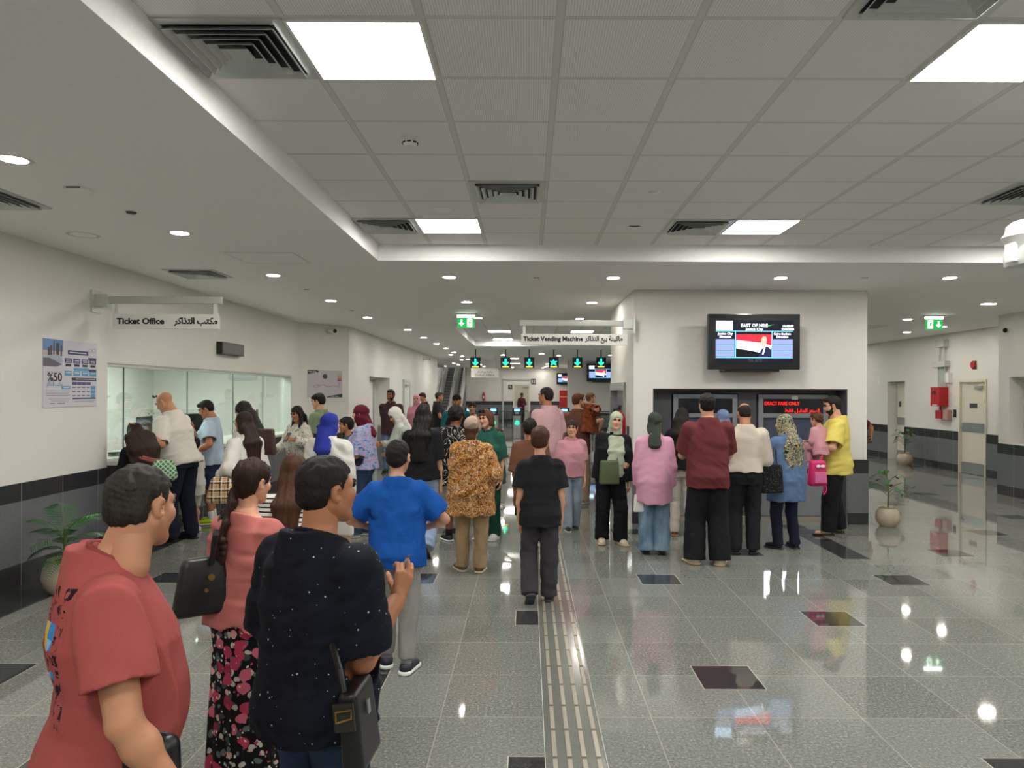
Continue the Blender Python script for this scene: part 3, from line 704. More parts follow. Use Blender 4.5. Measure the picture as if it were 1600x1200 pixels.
# side barrier left of the gates
p = at_y(690, 640, 28); t = thing('glass_barrier', 'low glass barrier between the left wall and the fare gates', 'barrier', (MX + .02, 28.4, 0))
MB().box((.05, -.006, .12), (xs[0] - .2 - MX, .006, 1.0)).build('pane', M_gateglass, t)
MB().box((0, -.03, 0), (.05, .03, 1.05)).box((xs[0] - .25 - MX, -.03, 0), (xs[0] - .2 - MX, .03, 1.05)).box((0, -.02, 1.0), (xs[0] - .2 - MX, .02, 1.04)).build('frame', M_steel, t)
t = thing('glass_barrier', 'low glass barrier at the right end of the fare gates', 'barrier', (xs[5] + .30, 28.4, 0))
MB().box((0, -.006, .12), (4.0, .006, 1.0)).build('pane', M_gateglass, t)
MB().box((-.05, -.03, 0), (0, .03, 1.05)).box((4.5, -.03, 0), (4.55, .03, 1.05)).box((0, -.02, 1.0), (4.5, .02, 1.04)).build('frame', M_steel, t)

# ================================================================== escalator and stair
M_step = plain('escalator_step_grey', '97999b', .45, .4); M_riser = plain('escalator_riser_dark', '66686a', .5, .3)
def flight(name, label, x0, x1, moving):
    t = thing(name, label, name, (x0, 39.6, 0)); w = x1 - x0; n = 26
    tr = MB(); ri = MB()
    for k in range(n):
        y = .5 + k * .30; z = .02 + k * .172
        tr.box((.12, y, z + .14), (w - .12, y + .31, z + .172)); ri.box((.12, y + .012, z), (w - .12, y + .03, z + .14))
    tr.build('treads', M_step, t); ri.build('risers', M_riser, t)
    for s in ((0, w - .1) if moving else (w - .1,)):
        MB().prism([(-.6, 0), (.4, 0), (.4 + n * .3, n * .172), (.4 + n * .3, n * .172 + 1.0), (.35, 1.0), (-.4, .95), (-.6, .8)], s, s + .1, 0).build('balustrade', M_white, t)
        MB().tube([(s + .05, -.6, .5), (s + .05, -.55, .85), (s + .05, -.3, 1.02), (s + .05, .35, 1.06), (s + .05, .4 + n * .3, n * .172 + 1.06)], .04, 8).build('handrail', M_dgrey if moving else M_steel, t, True)
flight('escalator', 'dark escalator rising behind the waiting men at the far left', -5.15, -4.35, True)
flight('staircase', 'grey fixed stair flight rising beside the escalator', -4.34, -3.80, False)

# ================================================================== far wall things
def flat_panel(name, label, cat, x0, x1, z0, z1, y, mat, d=.02, marks=None):
    t = thing(name, label, cat, ((x0 + x1) / 2, y, (z0 + z1) / 2)); w, h = (x1 - x0) / 2, (z1 - z0) / 2
    MB().box((-w, -d, -h), (w, 0, h), bev=.003).build('panel', mat, t)
    if marks: marks(t, w, h, -d - .002)
    return t
def pxrect(x0, y0, x1, y1, y):
    a, b = at_y(x0, y0, y), at_y(x1, y1, y); return a.x, b.x, b.z, a.z
def wc(t, w, h, d):
    m = MB()
    for s in (-.45, .45): m.ball((s * w, d, h * .55), (w * .16, .002, w * .16), 10).box((s * w - w * .18, d - .001, -h * .2), (s * w + w * .18, d + .001, h * .35)).box((s * w - w * .13, d - .001, -h * .75), (s * w + w * .13, d + .001, -h * .2))
    m.build('figures', M_white, t)
flat_panel('restroom_sign', 'small dark square sign with two white figures on the far wall', 'sign', *pxrect(830, 591.5, 837, 600, 43.95), 43.98, M_dgrey, .02, wc)
def wheel(t, w, h, d):
    m = MB().ball((-w * .05, d, h * .6), (w * .15, .002, w * .15), 10).box((-w * .15, d - .001, -h * .1), (w * .05, d + .001, h * .45)).box((-w * .15, d - .001, -h * .25), (w * .4, d + .001, -h * .08)).box((w * .3, d - .001, -h * .7), (w * .45, d + .001, -h * .1)); m.build('figure', M_white, t)
flat_panel('accessible_sign', 'small dark square sign with a seated white figure beside the far door', 'sign', *pxrect(794, 601, 800.5, 608, 43.95), 43.98, M_dgrey, .02, wheel)
t = flat_panel('red_cabinet', 'tall red fire hose cabinet at the far end beside the wall edge', 'cabinet', *pxrect(874.5, 610, 888, 650, 43.7), 43.98, M_red, .25)
MB().box((-.3, -.27, .35), (.3, -.25, .42)).build('yellow_label', plain('yellow_label', 'd9a21b', .4), t); MB().box((-.3, -.27, -.5), (-.05, -.25, -.42)).build('handle', M_steel, t)
x0, x1, z0, z1 = pxrect(804, 601, 826, 664, 43.95)
t = thing('door_leaf', 'pale grey door in the far wall behind the maroon jacket person', 'door', ((x0 + x1) / 2, 43.97, 0)); w = (x1 - x0) / 2
MB().box((-w, -.04, .02), (w, 0, z1 - .03)).build('leaf', plain('grey_door', 'bcb9ad', .4), t); MB().box((-w - .09, -.06, 0), (-w, 0, z1 + .06)).box((w, -.06, 0), (w + .09, 0, z1 + .06)).box((-w, -.06, z1 - .03), (w, 0, z1 + .06)).build('frame', M_offwhite, t)
MB().box((-w + .05, -.05, 1.0), (w - .05, -.04, 1.25)).build('kick_plate', M_steel, t); MB().box((0, -.12, z1 - .15), (w, -.04, z1 - .08)).build('door_closer', M_steel, t)
struct('trim_60', MB().box((at_y(785, 600, 43.9).x, 43.9, 0), (at_y(787, 600, 43.9).x, 44, at_y(786, 592, 43.9).z)).box((at_y(785, 600, 43.9).x, 43.9, at_y(786, 592, 43.9).z - .06), (at_y(828, 600, 43.9).x, 44, at_y(786, 592, 43.9).z)), M_alu)
x0, x1, z0, z1 = pxrect(736, 577, 779, 590, 30)
t = thing('hanging_sign', 'pale hanging sign with two rows of lettering at the far end beyond the gates', 'sign', ((x0 + x1) / 2, 30, z0)); w = (x1 - x0) / 2
MB().box((-w, -.03, 0), (w, .03, z1 - z0), bev=.01).build('board', M_signface, t); MB().box((-w, -.02, z1 - z0), (w, .02, z1 - z0 + .06)).cyl((-w * .7, 0, z1 - z0), (-w * .7, 0, ZC - z0), .015, seg=8).cyl((w * .7, 0, z1 - z0), (w * .7, 0, ZC - z0), .015, seg=8).build('hanger', M_alu, t)
text('lettering', arabic('ماكينة بيع التذاكر'), .12, M_ink, t, (0, -.032, .2), width=.62, align='CENTER'); text('lettering', 'Ticket Office', .12, M_ink, t, (0, -.032, .06), width=.8, align='CENTER')

# ================================================================== left wall things
def on_wall(px0, py_top, px1, py_bot, x):
    """rectangle on the plane x = const: (y0, y1, z0, z1)"""
    a, b = at_x(px0, py_top, x), at_x(px0, py_bot, x); c = at_x(px1, py_top, x); return a.y, c.y, b.z, a.z
M_paper = plain('poster_paper', 'cfcbd6', .35)
y0, y1, z0, z1 = on_wall(66, 528, 150.5, 637, LX)
t = thing('fare_poster', 'white and blue fare poster with a city picture and large %50 on the left wall', 'poster', (LX, (y0 + y1) / 2, (z0 + z1) / 2), (0, 0, math.pi / 2)); w, h = (y1 - y0) / 2, (z1 - z0) / 2
# poster frame: local x runs along +y of the room (to the right as seen), -y faces the room
MB().box((-w, -.008, -h), (w, 0, h)).build('sheet', M_paper, t)
def pr(name, rects, c, d=-.0095):
    mb = MB()
    for u0, v0, u1, v1 in rects: mb.box((-w + 2 * w * u0, d, h - 2 * h * v1), (-w + 2 * w * u1, d + .002, h - 2 * h * v0))
    return mb.build(name, plain('poster_' + name, c, .4), t)
pr('navy_boxes', [(.43, .14, .82, .205), (.82, .235, .98, .27)] + [(.375 + .158 * k, .265, .505 + .158 * k, .335) for k in range(4)] + [(.83, .42, .98, .455)], '3b3b66')
pr('dark_strips', [(.505, .555, .98, .60), (.52, .865, .97, .885)] + [(.39 + .158 * k, .35, .49 + .158 * k, .385) for k in range(4)], '24243a')
pr('violet_boxes', [(.51 + .092 * k, .62, .595 + .092 * k, .665) for k in range(4)], '56528c')
pr('blue_heading', [(.54, .405, .83, .45)], '5f9fc8'); pr('blue_button', [(.32, .685, .475, .735)], '5f9fc8'); pr('blue_boxes',  [(.375 + .158 * k, .455, .505 + .158 * k, .53) for k in range(4)], '5f9fc8'); pr('blue_column', [(.875, .68 + .065 * k, .965, .735 + .065 * k) for k in range(3)], '5f9fc8')
pr('small_print', [(.05, .755 + .033 * k, .47 - .03 * (k % 2), .761 + .033 * k) for k in range(3)] + [(.1, .875, .46, .879), (.14, .905, .4, .909), (.12, .94, .2, .95), (.25, .94, .38, .95), (.56, .92, .94, .926), (.06, .48, .33, .484)]
   + [(.515 + .092 * k, .695 + .065 * j, .575 + .092 * k, .71 + .065 * j) for k in range(4) for j in range(3)], '55556a')
pr('white_print', [(.46, .165, .78, .18), (.58, .57, .95, .582), (.35, .70, .45, .715)] + [(.395 + .158 * k, .285, .485 + .158 * k, .297) for k in range(4)] + [(.395 + .158 * k, .31, .485 + .158 * k, .318) for k in range(4)] + [(.395 + .158 * k, .475, .485 + .158 * k, .49) for k in range(4)], 'd8d8e4', -.011)
pic = pr('picture_sky', [(.0, .0, .34, .17)], '5f86b8')
pr('picture_haze', [(.0, .17, .34, .24)], 'c9b6ac'); pr('picture_towers', [(.08, .12, .11, .24), (.12, .09, .15, .24), (.175, .02, .19, .24), (.22, .05, .27, .24), (.3, .08, .32, .24)], '4a3f44', -.011)
mb = MB()
def q(u, v): return (-w + 2 * w * u, h - 2 * h * v)
mb.prism([q(.0, .26), q(.22, .215), (q(.30, .24)), q(.34, .33), q(.27, .345), q(.1, .27), q(0, .28)], -.0125, -.0095, 1); mb.build('picture_train', plain('poster_train', 'aab4c4', .4), t)
mb = MB(); mb.prism([q(.0, .28), q(.1, .275), q(.27, .345), q(.33, .36), q(.22, .40), q(0, .40)], -.0115, -.0095, 1); mb.build('picture_viaduct', plain('poster_viaduct', '6b6470', .5), t)
text('lettering', '%50', .12, M_ink, t, (-w + 2 * w * .07, -.0098, h - 2 * h * .615), width=.5 * w, bold=.001)
text('lettering', arabic('مكتب التذاكر'), .06, plain('poster_blue_text', '7c9cc4', .5), t, (-w + 2 * w * .06, -.0098, h - 2 * h * .685), width=.54 * w)
mb = MB()
for k in range(2): mb.tube([(q(.86 + .07 * k + .03 * math.cos(a * .5), .12 + .025 * math.sin(a * .5))[0], -.0095, q(0, .12 + .03 * math.sin(a * .5))[1]) for a in range(13)], .002, 4)
mb.build('emblem', plain('poster_emblem', '9a98a4', .5), t)

y0, y1, z0, z1 = on_wall(338, 533.5, 373, 553, LX)
t = thing('led_display', 'small dark unlit display box on the wall above the ticket window', 'display', (LX, (y0 + y1) / 2, (z0 + z1) / 2)); w, h = (y1 - y0) / 2, (z1 - z0) / 2
MB().box((0, -w, -h), (.09, w, h), bev=.006).build('housing', M_dark, t); MB().box((.088, -w * .93, -h * .75), (.0935, w * .93, h * .75)).build('dot_panel', plain('led_dot_panel', '4a4448', .4), t)

# ticket window glazing
M_pane = glass('window_glass', (.94, .975, .955), .075)
tq = (WY0, 8.72, 10.35, 11.95, 13.3, WY1)
f = struct('window_1', MB().box((LX - .2, WY0, WZ1 - .035), (LX - .02, WY1, WZ1)).box((LX - .2, WY1 - .02, WZ0), (LX - .005, WY1, WZ1 - .035)).box((LX - .2, WY0, WZ0), (LX - .02, WY0 + .02, WZ1 - .035)), M_alu)
for k in range(5): MB().box((LX - .14, tq[k] + .004, WZ0), (LX - .13, tq[k + 1] - .004, WZ1 - .035)).build('pane', M_pane, f)
for k in (1, 2, 3, 4): MB().box((LX - .142, tq[k] - .003, WZ0), (LX - .128, tq[k] + .003, WZ1 - .035)).build('seam', plain('glass_edge_green', '5d6a62', .3), f)
for k in range(3):
    mb = MB(); yc = (9.35, 11.2, 12.7)[k]
    for a, b in ((0, 1), (-1, .5), (1, .5), (0, 0), (-1.2, -.8), (-.6, -.8), (0, -.8), (.6, -.8), (1.2, -.8), (0, -1.8)):
        mb.cyl((LX - .128, yc + a * .06, 1.5 + b * .06), (LX - .124, yc + a * .06, 1.5 + b * .06), .008, seg=10)
    mb.build('speech_holes', M_dgrey, f)
t = thing('counter_top', 'pale stone worktop of the ticket counter under the glass', 'counter', (LX, (WY0 + WY1) / 2, 0))
MB().box((-.7, -(WY1 - WY0) / 2, .98), (.17, (WY1 - WY0) / 2 + .5, 1.02), bev=.006).build('slab', plain('pale_stone', 'c9c7c0', .2), t) if False else MB().box((-.7, -(WY1 - WY0) / 2, .981), (.16, (WY1 - WY0) / 2, 1.019)).build('slab', plain('pale_stone', 'c9c7c0', .2), t)
struct('trim_43', MB().box((LX + .002, WY1 + .001, .98), (LX + .16, WY1 + .42, 1.02)), plain('pale_stone', 'c9c7c0', .2))

def monitor(label, loc, rz, on=False):
    t = thing('monitor', label, 'monitor', loc, (0, 0, rz))
    MB().box((-.11, -.09, 0), (.11, .09, .015), bev=.004).build('foot', M_dark, t); MB().box((-.03, .0, .014), (.03, .03, .2)).build('neck', M_dark, t)
    MB().box((-.26, -.02, .13), (.26, .02, .46), bev=.006).build('housing', M_dgrey, t); MB().box((-.245, -.0215, .145), (.245, -.0205, .445)).build('display', glow('monitor_display', '30343a', .4) if on else M_dark, t)
monitor('grey monitor behind the glass at the near end of the ticket counter', (-5.12, 8.5, 1.019), math.radians(-60))
monitor('dark monitor behind the glass beside the untucked white shirt', (-5.15, 9.7, 1.019), math.radians(100))
monitor('dark monitor tilted on the counter beside the light blue polo', (-5.1, 11.0, 1.019), math.radians(70))
monitor('pale-backed monitor behind the glass near the far end of the counter', (-5.1, 13.6, 1.019), math.radians(-70))
t = thing('card_terminal', 'small card terminal on the near end of the counter', 'card terminal', (-5.1, 8.95, 1.019))
MB().box((-.05, -.1, 0), (.05, .1, .05), bev=.01).build('body', M_dark, t); MB().box((-.04, .02, .05), (.04, .08, .056)).build('display', SM['pale'], t); MB().box((-.04, -.08, .05), (.04, .0, .054)).build('keypad', M_dgrey, t)
t = thing('paper_stack', 'stack of white papers on the near end of the counter', 'papers', (-4.72, 8.35, 1.019)); MB().box((-.1, -.14, 0), (.1, .14, .03)).build('sheets', M_white, t); MB().box((-.06, -.08, .03), (.06, .08, .036), Matrix.Rotation(.3, 4, 'Z')).build('slip', plain('grey_slip', 'a9aeb2', .6), t)
# office furniture beyond the glass
def cabinet(label, loc, w, d, h, panel=True):
    t = thing('office_cabinet', label, 'cabinet', loc); MB().box((0, -w / 2, 0), (d, w / 2, h)).build('body', plain('office_white', 'd5d3c9', .4), t)
    for s in (-1, 1):
        e = MB().box((d, min(0, s * w / 2) + .006, .06), (d + .02, max(0, s * w / 2) - .006, h - .02)).build('door', plain('office_white_door', 'cdcbc0', .4), t); MB().box((d + .02, s * .06 - .01, h * .45), (d + .04, s * .06 + .01, h * .6)).build('handle', M_steel, e)
    return t
cabinet('tall white office cabinet standing behind the untucked white shirt', (-8.49, 9.6, 0), 1.2, .45, 2.1)
cabinet('tall white office cabinet standing behind the glass at the near end', (-8.49, 7.4, 0), 1.4, .45, 2.2)
t = thing('office_door', 'cream office door with a steel plate seen through the glass behind the light blue polo', 'door', (-8.49, 13.6, 0))
MB().box((0, -.5, 0), (.05, .5, 2.1)).build('leaf', M_offwhite, t); MB().box((0, -.6, 0), (.08, -.5, 2.2)).box((0, .5, 0), (.08, .6, 2.2)).box((0, -.5, 2.1), (.08, .5, 2.2)).build('frame', M_alu, t); MB().box((.05, -.3, 1.75), (.06, .3, 1.88)).build('name_plate', M_dgrey, t)
MB().box((.05, -.48, .95), (.06, .48, 1.25)).build('steel_plate', M_steel, t); MB().tube([(.05, .38, 1.1), (.11, .38, 1.1), (.11, .24, 1.1)], .012, 8).build('handle', M_steel, t)

# slanted wall: map poster and camera
sl = math.atan2(AD.y, AD.x)
def slant_pt(px, py):
    d = ray(px, py); o = Vector((0, 0, CH)); k = (A0 - o).dot(AN) / d.dot(AN); return o + d * k
a, b = slant_pt(480.5, 578), slant_pt(534, 621); c = (a + b) / 2; w = (Vector((b.x, b.y)) - Vector((a.x, a.y))).length / 2; h = abs(a.z - b.z) / 2
t = thing('map_poster', 'pale metro map poster on the slanted wall beyond the ticket window', 'poster', c + AN * .002, (0, 0, sl))
MB().box((-w, -.012, -h), (w, 0, h)).build('sheet', plain('map_paper', 'c3bcc4', .3), t)
mb = MB(); mb.prism([(-w, h), (-w + .55 * w, h), (-w + .62 * w, h * .86), (-w, h * .72)], -.0145, -.0121, 1).prism([(w, -h), (w, -h * .72), (w * .1, -h * .93), (w * .1, -h)], -.0145, -.0121, 1); mb.build('green_corners', plain('map_dark_green', '22483c', .4), t)
mb = MB(); mb.tube([(w * u, -.0135, h * v) for u, v in ((-.7, -.15), (-.5, -.05), (-.35, -.15), (-.1, -.05), (.1, -.2), (.5, -.1), (.78, -.2), (.8, .1))], .004, 5).tube([(w * u, -.0135, h * v) for u, v in ((-.7, -.15), (-.6, -.25), (-.4, -.2), (-.38, -.02))], .004, 5); mb.build('route_lines', plain('map_red_line', 'b0606a', .5), t)
mb = MB(); mb.box((w * .72, -.0135, h * .48), (w * .95, -.012, h * .58)).box((w * .72, -.0135, h * .62), (w * .95, -.012, h * .68)); mb.build('yellow_keys', plain('map_yellow', 'c9b45a', .5), t)
mb = MB(); mb.box((w * .72, -.0135, h * .22), (w * .95, -.012, h * .34)).box((w * .72, -.0135, h * .38), (w * .95, -.012, h * .44)); mb.build('pink_keys', plain('map_pink', 'b85f80', .5), t)
MB().ball((-.02 * w, -.013, h * .55), (.06, .004, .05), 12).build('round_emblem', plain('map_emblem', '4a4452', .5), t)
text('lettering', 'Metro Map', .06, M_white, t, (-w * .95, -.0148, h * .82), width=w * .42, depth=.0008); text('lettering', 'Ticket Office', .03, M_white, t, (w * .3, -.0148, -h * .97), width=w * .5, depth=.0008)

def cctv(label, loc, rz, s=1.0):
    t = thing('security_camera', label, 'security camera', loc, (0, 0, rz))
    MB().cyl((0, 0, 0), (0, -.03 * s, 0), .06 * s).build('base', M_white, t)
    MB().tube([(0, -.03 * s, 0), (0, -.07 * s, .01 * s), (0, -.1 * s, .0)], .018 * s, 8).build('arm', M_white, t, True)
    MB().cyl((0, -.06 * s, 0), (.02 * s, -.24 * s, -.02 * s), .05 * s).build('housing', M_white, t, True)
    MB().cyl((.02 * s, -.235 * s, -.02 * s), (.0215 * s, -.25 * s, -.0217 * s), .043 * s).build('lens', M_black, t)
p = slant_pt(512, 516.5); cctv('small bullet camera on the slanted wall above the map poster', p + AN * .001, sl, 1.0)
p = at_x(662, 561, MX); cctv('small bullet camera on the far left wall near the escalator', p, math.pi / 2 - .3)
p = at_x(1566, 517.5, RX) if False else Vector((NX + .9, 13.2, 2.92))
p = at_y(1561, 518, 13.6); cctv('small dark-lensed camera at the corner of the right wall', Vector((NX + .9, 13.21, p.z)), math.pi, 1.0)
p = at_y(1556, 518, 13.0); t = thing('dome_camera', 'small dark dome camera high on the right wall corner', 'security camera', (NX, 12.95, at_x(1560, 518, NX).z))
MB().cyl((0, 0, 0), (-.03, 0, 0), .05).build('base', M_white, t); MB().ball((-.04, 0, 0), .042, 14).build('dome', M_black, t, True)

# far-left alcove frame and door
t = thing('alcove_panel', 'white panel door standing in the far left alcove', 'door', (MX - .36, 18.9, 0)); MB().box((0, -.8, 0), (.04, 1.0, 2.1)).build('leaf', M_white, t); MB().box((.04, -.82, 0), (.07, -.76, 2.15)).box((.04, .96, 0), (.07, 1.02, 2.15)).build('frame', M_steel, t)
t = thing('door_leaf', 'white closed door with a closer bar in the far left wall', 'door', (MX, 23.3, 0))
MB().box((.0, -.52, 0), (.04, .52, 2.12)).build('leaf', M_white, t); MB().box((0, -.6, 0), (.06, -.52, 2.2)).box((0, .52, 0), (.06, .6, 2.2)).box((0, -.52, 2.12), (.06, .52, 2.2)).build('frame', M_alu, t); MB().box((.04, -.4, 1.98), (.1, .1, 2.04)).build('door_closer', M_steel, t); MB().tube([(.04, .42, 1.02), (.1, .42, 1.02), (.1, .28, 1.02)], .012, 8).build('handle', M_steel, t)
t = thing('turnstile_post', 'narrow grey steel post standing at the alcove beside the far left wall', 'post', (-3.45, 17.1, 0)); MB().box((-.1, -.1, 0), (.1, .1, 1.0), bev=.01).build('column', M_steel, t); MB().box((-.11, -.11, 1.0), (.11, .11, 1.04), bev=.01).build('cap', M_alu, t)

# ================================================================== right corridor wall
t = thing('door_3', 'cream steel door with two metal plates in the right corridor wall', 'door', (RX, 16.22, 0)); t.name = 'corridor_door'
MB().box((.02, -.46, .01), (.07, .46, 2.08)).build('leaf', M_offwhite, t); MB().box((-.03, -.5, 0), (.1, -.46, 2.14)).box((-.03, .46, 0), (.1, .5, 2.14)).box((-.03, -.46, 2.08), (.1, .46, 2.14)).build('frame', M_offwhite, t)
for z0, z1 in ((.95, 1.16), (.02, .26)): MB().box((.012, -.44, z0), (.02, .44, z1)).build('kick_plate', M_steel, t)
MB().box((.01, -.12, 1.5), (.02, .14, 1.6)).build('name_plate', M_dgrey, t); MB().tube([(.02, .38, 1.06), (-.05, .38, 1.06), (-.05, .25, 1.06)], .013, 8).build('handle', M_steel, t, True)
c_ = MB().box((-.04, -.34, 1.93), (.02, -.1, 2.0), bev=.01).build('door_closer', M_steel, t); MB().tube([(-.01, -.2, 2.01), (-.09, .08, 2.04), (.0, .34, 2.06)], .008, 6).build('closer_arm', M_steel, c_)
for z in (.3, 1.6, 1.9): MB().box((-.032, -.47, z), (-.02, -.45, z + .1)).build('hinge', M_steel, t)
def on_right(px, py, x=RX): return at_x(px, py, x)
a, b = on_right(1465.5, 605), on_right(1484.5, 635)
t = thing('fire_alarm_cabinet', 'red fire alarm cabinet with grey conduits above it on the right corridor wall', 'cabinet', (RX, (a.y + b.y) / 2, (a.z + b.z) / 2)); w, h = abs(a.y - b.y) / 2, abs(a.z - b.z) / 2
MB().box((-.22, -w * .75, -h), (0, w * .75, h), bev=.008).build('box', M_red, t); MB().box((-.226, -.05, h * .2), (-.22, .12, h * .6)).build('gauge', plain('dark_red', '6a0e16', .3), t); MB().box((-.228, -.1, -h * .95), (-.22, .1, -h * .82)).build('label', M_white, t)
mb = MB()
for k in range(4): mb.cyl((-.06, -w * .5 + k * w * .33, h), (-.06, -w * .5 + k * w * .33, h + .48), .022, seg=10)
mb.build('conduits', M_alu, t, True)
MB().box((-.14, -w * 1.0, h + .48), (0, w * 1.15, h + .62), bev=.008).build('trunking', M_alu, t)
mb = MB().cyl((-.06, -.1, h + .62), (-.06, -.1, h + .98), .022, seg=10).cyl((-.06, .1, h + .62), (-.06, .1, h + .98), .022, seg=10); mb.build('riser_conduits', M_alu, t, True)
MB().box((-.13, -.2, h + .96), (0, .16, h + 1.14), bev=.006).build('junction_box', M_alu, t)
MB().box((-.1, -w * .75 - .16, h + .1), (0, -w * .75 - .02, h + .34), bev=.006).build('switch_box', M_white, t)
lo = MB().cyl((-.06, .04, -h - .1), (-.06, .04, -h), .02, seg=10).box((-.12, -.1, -h - .3), (0, .16, -h - .1), bev=.01).build('call_box', M_red, t); MB().box((-.11, -.34, -h - .32), (0, -.14, -h - .08), bev=.006).build('sounder_base', plain('grey_pink_box', 'b98f8c', .5), t)
a = on_right(1523, 570); t = thing('alarm_sounder', 'small red alarm sounder above the corridor door', 'alarm', a); MB().cyl((0, 0, 0), (-.06, 0, 0), .075).build('horn', M_red, t); MB().box((-.02, -.07, -.1), (0, .07, .09), bev=.006).build('base', plain('dark_red', '6a0e16', .3), t)
a = on_right(1492.5, 646); t = thing('card_switch', 'small dark switch plate left of the corridor door', 'switch', a); MB().box((-.02, -.05, -.09), (0, .05, .09), bev=.004).build('plate', M_dark, t); MB().box((-.026, -.02, -.03), (-.02, .02, .05)).build('button', M_dgrey, t)
a = on_right(1374, 594); t = thing('wall_socket', 'faint white plate on the corridor wall left of the niche', 'switch', a); MB().box((-.015, -.08, -.12), (0, .08, .12), bev=.004).build('plate', M_white, t); MB().box((-.02, -.03, -.02), (-.015, .03, .06)).build('button', M_white, t)
t = thing('niche_door', 'cream door set back in the niche of the right corridor wall', 'door', (RX + .265, (NI[0] + NI[1]) / 2, 0))
MB().box((-.02, -.42, 0), (.02, .42, 2.1)).build('leaf', M_offwhite, t); MB().box((-.03, -.40, .95), (-.02, .40, 1.16)).build('push_plate', M_steel, t); MB().box((-.03, -.40, .02), (-.02, .4, .26)).build('kick_plate', M_steel, t); MB().box((-.04, .2, 1.45), (-.02, .3, 1.6)).build('lock_box', M_dgrey, t)

# big camera hanging at the right edge of the tile ceiling
c = at_y(1614, 380, 3.9); t = thing('ptz_camera', 'large grey twin-lens camera hanging at the right edge of the photo', 'security camera', (c.x, 3.9, 0))
z = lambda py: at_y(1590, py, 3.9).z
MB().lathe([(.001, z(366)), (.135, z(366)), (.125, z(352)), (.10, z(346)), (.06, z(343)), (.001, z(343))]).build('mount', M_alu, t, True)
MB().tube([(0, 0, z(346)), (.05, 0, z(338)), (.13, 0, z(334)), (.18, 0, z(325)), (.19, 0, z(300)), (.19, 0, ZG)], .035, 12).build('pole', M_alu, t, True)
MB().lathe([(.001, z(392)), (.11, z(388)), (.148, z(370)), (.14, z(366)), (.001, z(366))]).build('collar', M_white, t, True)
b_ = MB().box((-.105, -.12, z(416)), (.105, .10, z(384)), bev=.035).build('head', M_alu, t, True)
for py, x_ in ((391, -.04), (405, -.035)): MB().cyl((x_, -.115, z(py)), (x_, -.130, z(py)), .034).build('lens', M_black, b_)
MB().box((-.13, -.04, z(410)), (-.105, .04, z(380)), bev=.01).build('yoke', M_white, t)

# tactile guidance strips in the floor
def tactile(label, x, y0, y1):
    t = thing('tactile_strip', label, 'guidance strip', (x, y0, 0)); L = y1 - y0
    MB().box((-.15, 0, .0003), (.15, L, .0015)).build('base', granite('tactile_base', lin('74756f'), lin('52534e'), lin('94958e'), None, 1, .14), t)
    mb = MB(); k = 0
    for k in range(4):
        for j in range(int(L / .3)):
            mb.box((-.115 + k * .073, j * .3 + .012, .0012), (-.092 + k * .073, j * .3 + .288, .006))
    o = mb.build('ribs', plain('tactile_rib', 'a8a293', .3, .3), t); o['kind'] = 'stuff'
    MB().box((-.155, 0, .0005), (-.151, L, .0025)).box((.151, 0, .0005), (.155, L, .0025)).build('edge', plain('pale_joint', 'b9b7ae', .5), t)
tactile('ribbed tactile guidance strip running down the middle of the floor', .245, 1.5, 27)
tactile('ribbed tactile guidance strip crossing the floor left of centre toward the gates', -1.95, 11.0, 26)

